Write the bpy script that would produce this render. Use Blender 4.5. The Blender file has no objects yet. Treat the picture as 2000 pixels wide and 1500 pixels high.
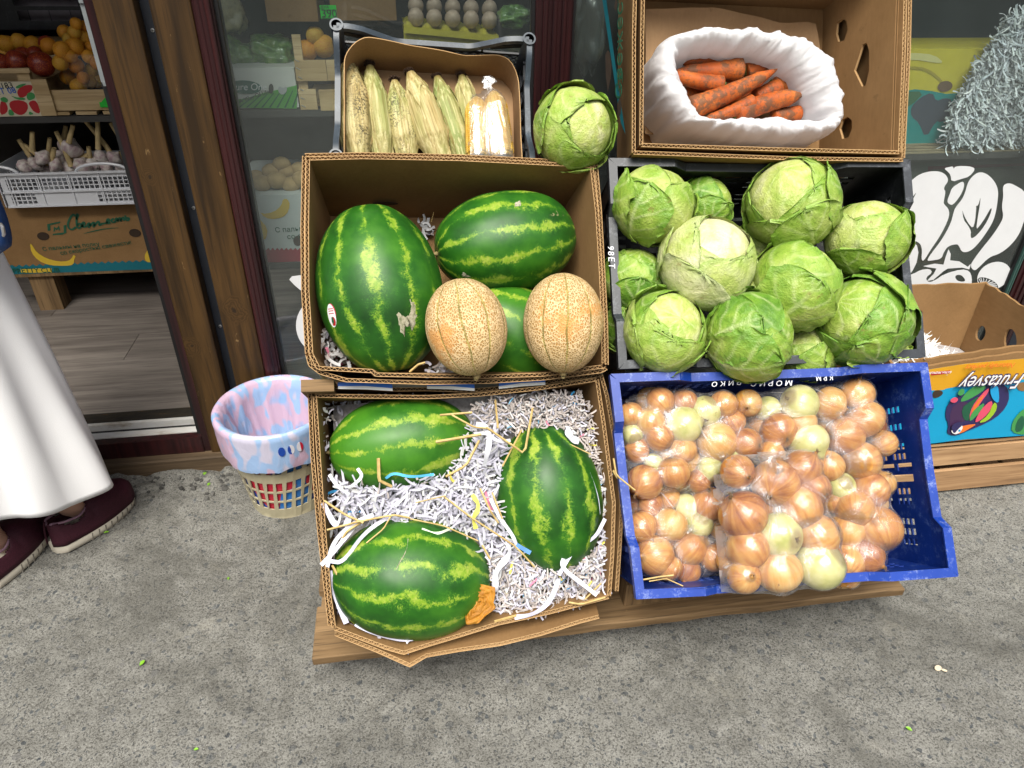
import bpy, math, random
import numpy as np
from mathutils import Vector, Matrix, noise as mnoise
from mathutils.geometry import tessellate_polygon

random.seed(7); rng = np.random.default_rng(7)
S = bpy.context.scene
COL = S.collection
PI = math.pi

# ------------------------------------------------------------------ camera
CR = np.array([[0.9883, 0.06955, -0.13576], [-0.15195, 0.52714, -0.83609], [0.01341, 0.84693, 0.53153]])
CAM = np.array([0.0, 0.0, 1.33]); FPX = 1387.0
cd = bpy.data.cameras.new("camera"); cam = bpy.data.objects.new("camera", cd); COL.objects.link(cam)
cd.sensor_width = 36.0; cd.lens = 36.0 * FPX / 2000.0; cd.clip_start = 0.02; cd.clip_end = 400
cam.matrix_world = Matrix([list(CR[i]) + [CAM[i]] for i in range(3)] + [[0, 0, 0, 1]])
S.camera = cam

# ------------------------------------------------------------------ daylight
SUN_EL, SUN_AZ = math.radians(60), math.radians(195)      # azimuth: clockwise from +y, so the sun stands behind the camera
W = bpy.data.worlds.new("World"); S.world = W; W.use_nodes = True
wn, wl = W.node_tree.nodes, W.node_tree.links
bg = next(n for n in wn if n.type == 'BACKGROUND')
sky = wn.new('ShaderNodeTexSky'); sky.sky_type = 'NISHITA'; sky.sun_disc = False
sky.sun_elevation = SUN_EL; sky.sun_rotation = SUN_AZ; sky.dust_density = 3.0; sky.air_density = 1.0; sky.ozone_density = 1.0
hs = wn.new('ShaderNodeHueSaturation'); hs.inputs['Saturation'].default_value = 0.3
wl.new(sky.outputs[0], hs.inputs['Color']); wl.new(hs.outputs[0], bg.inputs['Color'])
bg.inputs['Strength'].default_value = 0.11
sd = bpy.data.lights.new("sun", 'SUN'); sd.energy = 2.9; sd.angle = math.radians(32); sd.color = (1.0, 0.955, 0.865)
so = bpy.data.objects.new("sun", sd); COL.objects.link(so)
sdir = Vector((math.sin(SUN_AZ) * math.cos(SUN_EL), math.cos(SUN_AZ) * math.cos(SUN_EL), math.sin(SUN_EL)))
so.rotation_euler = sdir.to_track_quat('Z', 'Y').to_euler(); so.location = sdir * 30
S.view_settings.view_transform = 'Standard'; S.view_settings.look = 'None'
S.view_settings.exposure = 0.95; S.view_settings.gamma = 1.0; S.view_settings.use_curve_mapping = False
S.render.engine = 'CYCLES'
S.cycles.max_bounces = 8; S.cycles.transparent_max_bounces = 24; S.cycles.diffuse_bounces = 3
S.cycles.use_denoising = True

# ------------------------------------------------------------------ geometry helpers
def ray(px, py): return CR @ np.array([px - 1000.0, 750.0 - py, -FPX])
def at_y(px, py, y): r = ray(px, py); return CAM + r * (y / r[1])
def at_z(px, py, z): r = ray(px, py); return CAM + r * ((z - CAM[2]) / r[2])
def depth_of(P): return float(-(CR.T @ (np.asarray(P) - CAM))[2])

class Frame:
    """a plane standing in the place: origin o, axes X (right), Y (up along the plane), Z (out of it)"""
    def __init__(s, o, X, Z):
        s.o = np.array(o, float); X = np.array(X, float); Z = np.array(Z, float)
        Z = Z / np.linalg.norm(Z); X = X - Z * X.dot(Z); X /= np.linalg.norm(X)
        s.R = np.stack([X, np.cross(Z, X), Z], 1)
    def M(s): return Matrix([list(s.R[i]) + [s.o[i]] for i in range(3)] + [[0, 0, 0, 1]])
    def w(s, p): return s.o + s.R @ np.asarray(p, float)
    def loc(s, px, py, z=0.0):
        r = ray(px, py); n = s.R[:, 2]; k = ((s.o + n * z - CAM) @ n) / (r @ n)
        return s.R.T @ (CAM + r * k - s.o)
    def inv(s, P): return s.R.T @ (np.asarray(P) - s.o)

class MB:
    def __init__(s): s.v = []; s.f = []; s.m = []; s.c = []; s.uv = None
    def add(s, vs, fs, mi=0, col=None):
        b = len(s.v); s.v.extend([tuple(map(float, p)) for p in vs]); s.f.extend([tuple(b + i for i in f) for f in fs]); s.m.extend([mi] * len(fs))
        if col is not None: s.c.extend([col] * len(vs))
        return s
    def box(s, a, b, mi=0, col=None):
        x0, y0, z0 = a; x1, y1, z1 = b
        return s.add([(x0,y0,z0),(x1,y0,z0),(x1,y1,z0),(x0,y1,z0),(x0,y0,z1),(x1,y0,z1),(x1,y1,z1),(x0,y1,z1)],
                     [(3,2,1,0),(4,5,6,7),(0,1,5,4),(1,2,6,5),(2,3,7,6),(3,0,4,7)], mi, col)
    def bar(s, p, q, w, h, up=(0, 0, 1), mi=0):
        p, q, up = map(lambda a: np.array(a, float), (p, q, up)); d = q - p; d /= np.linalg.norm(d)
        sx = np.cross(d, up); sx /= np.linalg.norm(sx); u = np.cross(sx, d)
        vs = [e + sx * a * w / 2 + u * b * h / 2 for e in (p, q) for a, b in ((-1,-1),(1,-1),(1,1),(-1,1))]
        return s.add(vs, [(0,1,2,3),(7,6,5,4),(0,4,5,1),(1,5,6,2),(2,6,7,3),(3,7,4,0)], mi)
    def grid(s, P, mi=0, closeu=False, closev=False, col=None):
        P = np.asarray(P, float); nu, nv = P.shape[:2]; fs = []
        for i in range(nu if closeu else nu - 1):
            i2 = (i + 1) % nu
            for j in range(nv if closev else nv - 1):
                j2 = (j + 1) % nv; fs.append((i * nv + j, i2 * nv + j, i2 * nv + j2, i * nv + j2))
        return s.add(P.reshape(-1, 3), fs, mi, col)
    def tube(s, pts, rad, n=8, mi=0, cap=True, col=None):
        pts = np.asarray(pts, float); k = len(pts); rad = np.broadcast_to(rad, (k,))
        T = np.gradient(pts, axis=0); T /= np.linalg.norm(T, axis=1)[:, None] + 1e-12
        a = np.array([0, 0, 1.0]) if abs(T[0][2]) < .9 else np.array([1.0, 0, 0]); R = []
        nrm = np.cross(T[0], a); nrm /= np.linalg.norm(nrm)
        for i in range(k):
            nrm = nrm - T[i] * nrm.dot(T[i]); nrm /= np.linalg.norm(nrm) + 1e-12; b = np.cross(T[i], nrm)
            R.append([pts[i] + rad[i] * (math.cos(t) * nrm + math.sin(t) * b) for t in np.linspace(0, 2 * PI, n, endpoint=False)])
        b0 = len(s.v); s.grid(R, mi, closev=True, col=col)
        if cap:
            s.f.append(tuple(b0 + i for i in range(n))[::-1]); s.m.append(mi)
            s.f.append(tuple(b0 + (k - 1) * n + i for i in range(n))); s.m.append(mi)
        return s
    def lathe(s, prof, n=32, mi=0, c=(0, 0, 0)):
        t = np.linspace(0, 2 * PI, n, endpoint=False)
        return s.grid([[(c[0] + r * math.cos(a), c[1] + r * math.sin(a), c[2] + z) for a in t] for r, z in prof], mi, closev=True)
    def prism(s, loops, z0, z1, mi=0, sides=True):
        """outline (first loop) with holes (others), in XY, thick from z0 to z1"""
        loops = [list(map(tuple, l)) for l in loops]
        tri = tessellate_polygon([[Vector((x, y, 0)) for x, y in l] for l in loops]); P = [p for l in loops for p in l]; n = len(P)
        vs = [(x, y, z1) for x, y in P] + [(x, y, z0) for x, y in P]; fs = []
        for t in tri:
            a, b, c = (np.array(P[i]) for i in t); ccw = (b[0]-a[0])*(c[1]-a[1]) - (b[1]-a[1])*(c[0]-a[0]) > 0
            t = tuple(t) if ccw else tuple(t)[::-1]
            fs.append(t)
            if sides: fs.append(tuple(i + n for i in t)[::-1])
        o = 0
        for l in loops if sides else ():
            k = len(l); fs += [(o + i, o + i + n, o + (i + 1) % k + n, o + (i + 1) % k) for i in range(k)]; o += k
        return s.add(vs, fs, mi)
    def xf(s, M):
        s.v = [tuple(M @ Vector(p)) for p in s.v]; return s
    def build(s, name, mats, parent=None, smooth=False, auto=None):
        me = bpy.data.meshes.new(name); me.from_pydata(s.v, [], s.f)
        mats = mats if isinstance(mats, (list, tuple)) else [mats]
        for m in mats: me.materials.append(m)
        if len(mats) > 1: me.polygons.foreach_set('material_index', s.m)
        if s.c and len(s.c) == len(s.v):
            ca = me.color_attributes.new('Col', 'FLOAT_COLOR', 'POINT'); ca.data.foreach_set('color', np.array([list(c) + [1] for c in s.c], np.float32).ravel())
        if smooth: me.polygons.foreach_set('use_smooth', [True] * len(me.polygons))
        if auto is not None:
            me.polygons.foreach_set('use_smooth', [True] * len(me.polygons)); me.set_sharp_from_angle(angle=math.radians(auto))
        me.update()
        return link(name, me, parent)

def link(name, data, parent=None):
    o = bpy.data.objects.new(name, data); COL.objects.link(o)
    if parent is not None: o.parent = parent
    return o
def tag(o, label=None, cat=None, group=None, kind=None):
    if label: o['label'] = label
    if cat: o['category'] = cat
    if group: o['group'] = group
    if kind: o['kind'] = kind
    return o
def thing(name, label, cat, M=None, group=None):
    o = bpy.data.objects.new(name, None); COL.objects.link(o); o.empty_display_size = .05
    if M is not None: o.matrix_world = M if isinstance(M, Matrix) else Matrix.Translation(Vector(M))
    return tag(o, label, cat, group)
def copy_tree(o, parent=None):
    c = o.copy(); COL.objects.link(c); c.parent = parent
    for ch in list(o.children): copy_tree(ch, c)
    return c
def resample(P, step=None, n=None, closed=False):
    P = np.asarray(P, float)
    if closed: P = np.vstack([P, P[:1]])
    d = np.r_[0, np.cumsum(np.linalg.norm(np.diff(P, axis=0), axis=1))]
    n = n or max(2, int(round(d[-1] / step)) + 1); t = np.linspace(0, d[-1], n)
    return np.stack([np.interp(t, d, P[:, k]) for k in range(P.shape[1])], 1)
def smooth_closed(P, it=2):
    P = np.asarray(P, float)
    for _ in range(it): P = np.stack([.75 * P + .25 * np.roll(P, -1, 0), .25 * P + .75 * np.roll(P, -1, 0)], 1).reshape(-1, P.shape[1])
    return P
def smooth_open(P, it=2):
    P = np.asarray(P, float)
    for _ in range(it):
        Q = [P[0]]
        for a, b in zip(P[:-1], P[1:]): Q += [.75 * a + .25 * b, .25 * a + .75 * b]
        P = np.array(Q + [P[-1]])
    return P
def fbm(p, o=3): return mnoise.fractal(Vector(p), 1.0, 2.0, o)
def NZ(p): return mnoise.noise(Vector(p))

# ------------------------------------------------------------------ material helper
class Mat:
    def __init__(s, name, rough=.6, spec=.5, base=(.5, .5, .5)):
        s.m = bpy.data.materials.new(name); s.m.use_nodes = True; s.t = s.m.node_tree; s.N = s.t.nodes; s.L = s.t.links
        s.b = next(n for n in s.N if n.type == 'BSDF_PRINCIPLED'); s.out = next(n for n in s.N if n.type == 'OUTPUT_MATERIAL')
        s.set('Base Color', base); s.set('Roughness', rough); s.set('Specular IOR Level', spec); s._tc = None
    def set(s, k, v, node=None):
        i = (node or s.b).inputs[k]
        if isinstance(v, bpy.types.NodeSocket): s.L.new(v, i)
        elif isinstance(v, tuple) and len(v) == 3 and i.type == 'RGBA': i.default_value = (*v, 1)
        else: i.default_value = v
        return s
    def new(s, t, **kw):
        n = s.N.new('ShaderNode' + t)
        for k, v in kw.items(): setattr(n, k, v)
        return n
    def co(s, k='Object'):
        if s._tc is None: s._tc = s.new('TexCoord')
        return s._tc.outputs[k]
    def rnd(s): return s.new('ObjectInfo').outputs['Random']
    def attr(s, name='Col', out='Color'): return s.new('Attribute', attribute_name=name).outputs[out]
    def mapv(s, sc=(1, 1, 1), loc=(0, 0, 0), rot=(0, 0, 0), v=None):
        n = s.new('Mapping'); s.L.new(v or s.co(), n.inputs['Vector'])
        n.inputs['Scale'].default_value = sc; n.inputs['Rotation'].default_value = rot
        if isinstance(loc, bpy.types.NodeSocket): s.L.new(loc, n.inputs['Location'])
        else: n.inputs['Location'].default_value = loc
        return n.outputs[0]
    def off(s, k=31.0, v=None):
        """object coordinates shifted by the object's own random number"""
        c = s.new('CombineXYZ'); r = s.math('MULTIPLY', s.rnd(), k)
        for i in range(3): s.L.new(r, c.inputs[i])
        a = s.new('VectorMath', operation='ADD'); s.L.new(v or s.co(), a.inputs[0]); s.L.new(c.outputs[0], a.inputs[1]); return a.outputs[0]
    def noise(s, scale=5, det=3, rough=.5, v=None, dist=0.0, out=0):
        n = s.new('TexNoise'); s.L.new(v or s.co(), n.inputs['Vector'])
        for k, x in (('Scale', scale), ('Detail', det), ('Roughness', rough), ('Distortion', dist)): n.inputs[k].default_value = x
        return n.outputs[out]
    def voro(s, scale=5, feature='F1', v=None, out=0, rand=1.0):
        n = s.new('TexVoronoi', feature=feature); s.L.new(v or s.co(), n.inputs['Vector']); n.inputs['Scale'].default_value = scale
        n.inputs['Randomness'].default_value = rand; return n.outputs[out]
    def wave(s, scale=5, dist=2, det=2, v=None, dirn='X', kind='BANDS', dsc=1.0):
        n = s.new('TexWave', wave_type=kind); s.L.new(v or s.co(), n.inputs['Vector'])
        if kind == 'BANDS': n.bands_direction = dirn
        for k, x in (('Scale', scale), ('Distortion', dist), ('Detail', det), ('Detail Scale', dsc)): n.inputs[k].default_value = x
        return n.outputs[1]
    def math(s, op, a, b=0.0, c=None, clamp=False):
        n = s.new('Math', operation=op, use_clamp=clamp)
        for i, x in enumerate((a, b) if c is None else (a, b, c)):
            if isinstance(x, bpy.types.NodeSocket): s.L.new(x, n.inputs[i])
            else: n.inputs[i].default_value = x
        return n.outputs[0]
    def step(s, a, lo, hi, to=(0, 1)):
        n = s.new('MapRange', interpolation_type='SMOOTHSTEP'); s.L.new(a, n.inputs[0])
        for i, x in enumerate((lo, hi, *to)): n.inputs[i + 1].default_value = x
        return n.outputs[0]
    def ramp(s, f, stops, interp='LINEAR'):
        n = s.new('ValToRGB'); s.L.new(f, n.inputs[0]); r = n.color_ramp; r.interpolation = interp
        while len(r.elements) < len(stops): r.elements.new(.5)
        for e, (p, c) in zip(r.elements, stops):
            e.position = p; e.color = (*c, 1) if len(c) == 3 else c
        return n.outputs[0]
    def mix(s, f, a, b, mode='MIX'):
        n = s.new('Mix', data_type='RGBA', blend_type=mode)
        for i, x in ((0, f), (6, a), (7, b)):
            if isinstance(x, bpy.types.NodeSocket): s.L.new(x, n.inputs[i])
            else: n.inputs[i].default_value = (*x, 1) if isinstance(x, tuple) else x
        return n.outputs[2]
    def xyz(s, v=None):
        n = s.new('SeparateXYZ'); s.L.new(v or s.co(), n.inputs[0]); return n.outputs
    def bump(s, h, st=.3, d=.002, prev=None):
        n = s.new('Bump'); s.L.new(h, n.inputs['Height']); n.inputs['Strength'].default_value = st; n.inputs['Distance'].default_value = d
        if prev is not None: s.L.new(prev, n.inputs['Normal'])
        s.L.new(n.outputs[0], s.b.inputs['Normal']); return n.outputs[0]
    def col(s, c): s.set('Base Color', c); return s
def plain(name, c, rough=.6, var=.15, scale=30, spec=.5):
    m = Mat(name, rough, spec); f = m.noise(scale, 4, .6)
    m.col(m.ramp(f, [(.25, tuple(x * (1 - var) for x in c)), (.75, tuple(min(1, x * (1 + var)) for x in c))])); return m

# ================================================================== SETTING
def vnoise(x, y, sc, seed=0):
    x = np.asarray(x) * sc + 1000.3; y = np.asarray(y) * sc + 1000.7; xi = np.floor(x).astype(np.int64); yi = np.floor(y).astype(np.int64)
    fx = x - xi; fy = y - yi; fx = fx * fx * (3 - 2 * fx); fy = fy * fy * (3 - 2 * fy)
    def h(a, b):
        k = (a * 374761393 + b * 668265263 + seed * 1442695041) & 0xffffffff
        k = ((k ^ (k >> 13)) * 1274126177) & 0xffffffff
        return ((k ^ (k >> 16)) & 0xffff) / 65535.0
    return (h(xi, yi) * (1 - fx) + h(xi + 1, yi) * fx) * (1 - fy) + (h(xi, yi + 1) * (1 - fx) + h(xi + 1, yi + 1) * fx) * fy

def asphalt():
    m = Mat('asphalt', .93, .2)
    big = m.noise(1.3, 4, .6); mid = m.noise(22, 6, .7); fine = m.noise(230, 4, .75); gr = m.noise(520, 2, .6); wv = m.new('VectorMath', operation='ADD')
    sc = m.new('VectorMath', operation='SCALE'); m.L.new(m.noise(70, 3, .6, out=1), sc.inputs[0]); sc.inputs['Scale'].default_value = .016
    m.L.new(m.co(), wv.inputs[0]); m.L.new(sc.outputs[0], wv.inputs[1]); v_ = wv.outputs[0]
    base = m.ramp(m.math('ADD', m.math('MULTIPLY', mid, .65), m.math('MULTIPLY', big, .35)), [(.32, (.13, .126, .111)), (.5, (.20, .196, .176)), (.70, (.285, .28, .255))])
    def stones(scale, thr, r0, r1):
        d = m.voro(scale, 'F1', v=v_); c = m.xyz(m.voro(scale, 'F1', out=1, v=v_)); rad = m.math('MULTIPLY_ADD', c[2], .22, r0)
        return m.math('MULTIPLY', m.step(c[0], thr, thr + .03), m.step(m.math('SUBTRACT', d, rad), .06, -.03)), c[1]
    s1, k1 = stones(33, .86, .2, 0); s2, k2 = stones(75, .72, .18, 0); s3, k3 = stones(170, .55, .16, 0)
    tone = [(0, (.035, .042, .05)), (.5, (.07, .08, .088)), (.8, (.13, .125, .115)), (1, (.16, .16, .165))]
    c = m.mix(m.math('MULTIPLY', m.step(fine, .515, .395), .78), base, (.042, .039, .034))  # low spots darkened: shade of the pits painted into the colour
    c = m.mix(m.math('MULTIPLY', m.step(gr, .56, .7), .5), c, (.46, .45, .42))
    c = m.mix(m.math('MULTIPLY', s3, .75), c, m.ramp(k3, tone)); c = m.mix(m.math('MULTIPLY', s2, .75), c, m.ramp(k2, tone))
    c = m.mix(m.math('MULTIPLY', s1, .6), c, m.mix(m.step(fine, .45, .6), m.ramp(k1, tone), (.14, .14, .135)))
    st = m.math('MULTIPLY', m.step(m.noise(2.6, 5, .7, dist=.6), .46, .66), .55); c = m.mix(st, c, (.075, .072, .062)); c = m.mix(m.math('MULTIPLY', m.step(m.noise(5.5, 5, .75, dist=.4), .56, .72), .3), c, (.36, .34, .28))
    m.col(c)
    h = m.math('ADD', m.math('MULTIPLY', fine, 1.0), m.math('ADD', m.math('MULTIPLY', mid, .7), m.math('SUBTRACT', m.math('MULTIPLY', s1, .35), m.math('MULTIPLY', s3, .6))))
    m.bump(h, .9, .004); return m.m
ASPH = asphalt()
def ground():
    xs = np.r_[-60, -25, -10, -5, -3, np.linspace(-2.0, 2.4, 620), 3.2, 5, 10, 25, 60]
    ys = np.r_[-60, -25, -10, -3, -1, 0, np.linspace(.35, 1.76, 210), 2.2, 5, 25, 60]
    X, Y = np.meshgrid(xs, ys, indexing='ij')
    Z = (vnoise(X, Y, 9, 1) - .5) * .006 + (vnoise(X, Y, 34, 2) - .5) * .006 + (vnoise(X, Y, 110, 3) - .5) * .003
    e = np.clip((Y - 1.6) / .14, 0, 1); Z += e * ((vnoise(X, Y, 40, 5) - .5) * .022 + .004) * (Y < 1.9)
    Z[(Y > 1.78) | (np.abs(X) > 2.6) | (Y < .3)] = -.004
    b = MB(); b.grid(np.stack([X, Y, Z], -1)); o = b.build('ground', ASPH, smooth=True); tag(o, kind='structure', label='rough worn grey asphalt pavement in front of the shop')
ground()

def wood_mat(name, c0, c1, axis=2, rough=.55, dark=(.02, .012, .006), grain=1.0, knots=(), scuff=.0, cz=2.2):
    m = Mat(name, rough, .35); sc = [46 * grain] * 3; sc[axis] = cz
    v = m.mapv(tuple(sc), v=m.off(9)); n = m.noise(1, 5, .62, v=v, dist=.6); sc2 = [9 * grain] * 3; sc2[axis] = .9
    n2 = m.noise(1, 3, .5, v=m.mapv(tuple(sc2), v=m.off(9)), dist=1.2)
    f = m.math('ADD', m.math('MULTIPLY', n, .55), m.math('MULTIPLY', n2, .5))
    c = m.ramp(f, [(.33, tuple(.55 * a for a in c0)), (.46, c0), (.62, c1), (.75, tuple(min(1, 1.25 * a) for a in c1))])
    sc3 = [220] * 3; sc3[axis] = 8
    c = m.mix(m.math('MULTIPLY', m.step(m.noise(1, 2, v=m.mapv(tuple(sc3), v=m.off(5))), .56, .7), .5), c, dark)
    for (kx, ky, kz, kr) in knots:
        a = m.new('VectorMath', operation='SUBTRACT'); m.L.new(m.co(), a.inputs[0]); a.inputs[1].default_value = (kx, ky, kz)
        sq = m.new('VectorMath', operation='MULTIPLY'); m.L.new(a.outputs[0], sq.inputs[0]); sq.inputs[1].default_value = (1, 0, .75)
        l = m.new('VectorMath', operation='LENGTH'); m.L.new(sq.outputs[0], l.inputs[0])
        d = m.math('ADD', l.outputs[1], m.math('MULTIPLY', m.math('SUBTRACT', m.noise(40, 2), .5), kr * 1.3))
        ring = m.math('MULTIPLY', m.math('SINE', m.math('MULTIPLY', d, 2 * PI / (kr * .22))), .4)
        kc = m.mix(m.math('MULTIPLY_ADD', ring, .5, .5), tuple(a * .7 for a in c0), tuple(min(1, a * 1.25) for a in c1))
        kc = m.mix(m.step(d, kr * .3, kr * .12), kc, dark)
        c = m.mix(m.step(d, kr * 1.15, kr * .8), c, kc)
    if scuff: c = m.mix(m.math('MULTIPLY', m.step(m.noise(60, 5, .7, v=m.mapv((1, 1, .25))), .66, .74), scuff), c, (.42, .27, .12))
    m.col(c); m.bump(f, .25, .002); return m.m
def dark_red():
    m = Mat('dark red laminated frame', .32, .5); n = m.noise(1, 3, .6, v=m.mapv((70, 70, 1.2)))
    m.col(m.ramp(n, [(.35, (.012, .004, .005)), (.55, (.03, .008, .009)), (.75, (.06, .012, .012))])); m.bump(n, .1, .001); return m.m
MAROON = dark_red()
BLACK = plain('black rubber', (.008, .008, .009), .5).m
NAVY = plain('blue black painted panel', (.012, .015, .022), .55).m
STEEL = Mat('zinc screw', .35); STEEL.set('Metallic', .9).col((.6, .6, .6)); STEEL = STEEL.m
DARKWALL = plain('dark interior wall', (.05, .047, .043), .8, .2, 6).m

FY = 1.765   # front of the shop front
# timber sill along the ground
o = MB().box((-2.6, 1.738, -.03), (1.95, 1.80, .047)).build('timber_sill', wood_mat('weathered sill timber', (.05, .033, .018), (.12, .08, .045), 0, .8))
tag(o, 'weathered brown timber sill beam along the foot of the shop front', 'sill beam')
b = o.modifiers.new('b', 'BEVEL'); b.width = .004
# two stained timber posts
def post(x0, x1, label, knots):
    b = MB().box((x0, FY - .004, .045), (x1, FY + .042, 2.32)); o = b.build('timber_post', wood_mat('brown stained pine', (.026, .0135, .0042), (.072, .037, .0105), 2, .5, knots=knots, scuff=.55)); tag(o, label, 'post', 'stained timber posts beside the shop door')
    m = o.modifiers.new('b', 'BEVEL'); m.width = .004; m.segments = 2; return o
p_ = at_y(293, 345, FY); k1 = (p_[0], FY, p_[2], .018)
p_ = at_y(375, 675, FY); k2 = (p_[0], FY, p_[2], .026)
p_ = at_y(460, 604, FY); k3 = (p_[0], FY, p_[2], .03)
post(-.599, -.520, 'brown stained timber post next to the open doorway with two pale knots', [k1, k2])
post(-.490, -.407, 'brown stained timber post next to the window frame with one round knot', [k3])
# dark strip behind the posts
o = MB().box((-.60, FY + .044, .05), (-.36, FY + .07, 2.32)).build('dark_backing_panel', NAVY); tag(o, 'blue black painted panel strip in the gap between the two timber posts', 'panel')
for i, (px, py) in enumerate([(298, 59), (378, 406), (430, 637)]):
    P = at_y(px, py, FY + .044); b = MB(); b.lathe([(.0005, .0), (.0042, .0), (.0038, .0014), (.0005, .002)], 12)
    b.box((-.003, -.0005, .0016), (.003, .0005, .0022), 1); b.box((-.0005, -.003, .0016), (.0005, .003, .0022), 1)
    o = b.build('screw', [STEEL, BLACK], smooth=False); o.matrix_world = Matrix.Translation(P) @ Matrix.Rotation(PI / 2, 4, 'X')
    tag(o, 'bright screw head in the dark strip, ' + ['topmost of the three', 'middle one of the three', 'lowest one of the three'][i], 'screw', 'screws in the dark strip between the posts')

# windows
def glass_mat():
    m = Mat('dusty window glass'); N = m.N; tr = m.new('BsdfTransparent'); gl = m.new('BsdfGlossy'); df = m.new('BsdfDiffuse')
    tr.inputs[0].default_value = (.93, .97, .96, 1); gl.inputs['Roughness'].default_value = .02; df.inputs[0].default_value = (.42, .47, .46, 1)
    fr = m.new('Fresnel'); fr.inputs[0].default_value = 1.75
    m1 = m.new('MixShader'); m2 = m.new('MixShader'); L = m.L
    du = m.math('MULTIPLY_ADD', m.noise(3, 5, .7, v=m.mapv((1, 1, .5))), .05, .012)
    sm = m.step(m.noise(16, 4, .7, v=m.mapv((.25, 1, 1))), .68, .78); L.new(m.math('MULTIPLY_ADD', sm, .05, du), m1.inputs[0])
    L.new(tr.outputs[0], m1.inputs[1]); L.new(df.outputs[0], m1.inputs[2])
    ge = m.new('NewGeometry'); L.new(m.math('MULTIPLY', fr.outputs[0], m.math('SUBTRACT', 1.0, ge.outputs['Backfacing'])), m2.inputs[0]); L.new(m1.outputs[0], m2.inputs[1]); L.new(gl.outputs[0], m2.inputs[2]); L.new(m2.outputs[0], m.out.inputs[0]); return m.m
GLASS = glass_mat()
DECAL = plain('white window film', (.66, .67, .68), .45, .03).m
GEDGE = plain('green glass edge', (.05, .11, .095), .2).m
def window(x0, x1, label, jambs):
    t = thing('shop_window', label, 'window', (x0, FY, .05)); M = Matrix.Translation((-x0, -FY, -.05))
    for a, c in jambs:
        b = MB().box((a, FY, .05), (c, FY + .055, 2.3)); w = c - a
        for k in (.25, .5, .75): b.box((a + w * k - .006, FY - .006, .05), (a + w * k + .006, FY - .001, 2.3))
        q = b.xf(M).build('frame_upright', MAROON, t); mo = q.modifiers.new('b', 'BEVEL'); mo.width = .003; mo.segments = 2
    for z0, z1, nm in ((.05, .13, 'bottom_rail'), (2.1, 2.3, 'top_rail')): MB().box((x0, FY + .002, z0), (x1, FY + .052, z1)).xf(M).build(nm, MAROON, t)
    for a in (x0, x1 - .008): MB().box((a, FY + .012, .13), (a + .008, FY + .03, 2.1)).xf(M).build('gasket', BLACK, t)
    MB().box((x0 + .004, FY + .018, .13), (x1 - .004, FY + .024, 2.1)).xf(M).build('glass_pane', GLASS, t)
    return t, M
w1, M1 = window(-.364, .328, 'tall shop window behind the corn crate with dark red frame and goods inside', [(-.407, -.364), (.328, .414)])
w2, M2 = window(.414, 1.846, 'wide shop window behind the carrot box with a white vegetable decal', [(1.858, 1.93)])
for k, x in enumerate((1.846, 1.853)): MB().box((x, FY + .004, .13), (x + .003, FY + .02, 2.1)).xf(M2).build('glass_edge_strip', GEDGE, w2)
def decal(polys, M, parent, name='decal'):
    b = MB()
    for loops in polys:
        L = [[(at_y(px, py, FY + .017)[0], at_y(px, py, FY + .017)[2]) for px, py in l] for l in loops]
        b.prism(L, 0, .0006)
    R = Matrix(((1, 0, 0, 0), (0, 0, -1, FY + .0175), (0, 1, 0, 0), (0, 0, 0, 1)))
    return b.xf(M @ R).build(name, DECAL, parent)
def z5(pts): return [(1700 + x / 3.571, 300 + y / 3.571) for x, y in pts]
def sm(pts, it=2): return [tuple(p) for p in smooth_closed(pts, it)]
D = []
D.append([z5(sm([(230,230),(285,190),(340,145),(420,122),(490,125),(530,150),(545,190),(518,225),(512,250),(525,262),(512,330),(510,350),(550,390),(548,450),(490,570),(420,670),(372,750),(355,740),(362,670),(345,620),(285,603),(230,620),(215,420)])), z5(sm([(268,478),(282,450),(306,420),(304,432),(288,462)], 1)), z5(sm([(270,580),(285,565),(300,552),(290,570)], 1)), z5(sm([(275,340),(295,300),(322,268),(310,295),(290,330)], 1))])
D.append([z5([(230,640),(280,612),(325,640),(335,690),(322,760),(295,815),(260,860),(225,880)])])
D.append([z5(sm([(513,103),(560,92),(576,90),(582,108),(592,90),(650,86),(710,92),(732,110),(690,160),(640,175),(565,198),(560,150),(540,125)], 1))])
D.append([z5(sm([(620,205),(650,193),(655,230),(630,290),(575,362),(545,350),(535,330),(555,280),(568,240)]))])
D.append([z5(sm([(680,200),(720,150),(765,127),(815,142),(862,188),(888,240),(892,300),(870,440),(830,520),(760,620),(700,680),(640,692),(617,640),(600,630),(540,645),(510,690),(495,735),(430,745),(390,750),(430,690),(500,600),(560,490),(578,420),(590,380),(640,320),(662,270)])),
  z5(sm([(640,385),(652,430),(685,490),(715,522),(730,470),(738,380),(736,365),(752,362),(770,296),(762,370),(748,450),(738,530),(765,500),(805,440),(838,380),(848,384),(835,430),(800,500),(745,570),(706,595),(698,575),(702,540),(680,500),(648,460)], 1))])
D.append([z5(sm([(922,225),(960,205),(1000,215),(1090,270),(1100,400),(1071,470),(1040,560),(980,640),(900,700),(830,720),(760,790),(725,820),(695,785),(720,740),(780,660),(850,575),(900,500),(930,440),(915,370),(928,300)]))])
D.append([z5([(370,785),(450,768),(510,775),(525,720),(545,668),(560,700),(556,745),(620,752),(680,790),(700,770),(690,808),(640,795),(540,802),(510,820),(440,880),(395,888),(440,842),(462,802),(400,792)])])
D.append([z5(sm([(230,860),(300,840),(350,812),(415,803),(432,830),(385,865),(400,897),(440,892),(520,838),(640,806),(690,818),(708,860),(706,930),(230,930)], 1)), z5(sm([(585,850),(635,842),(672,895),(605,892)]))])
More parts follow.
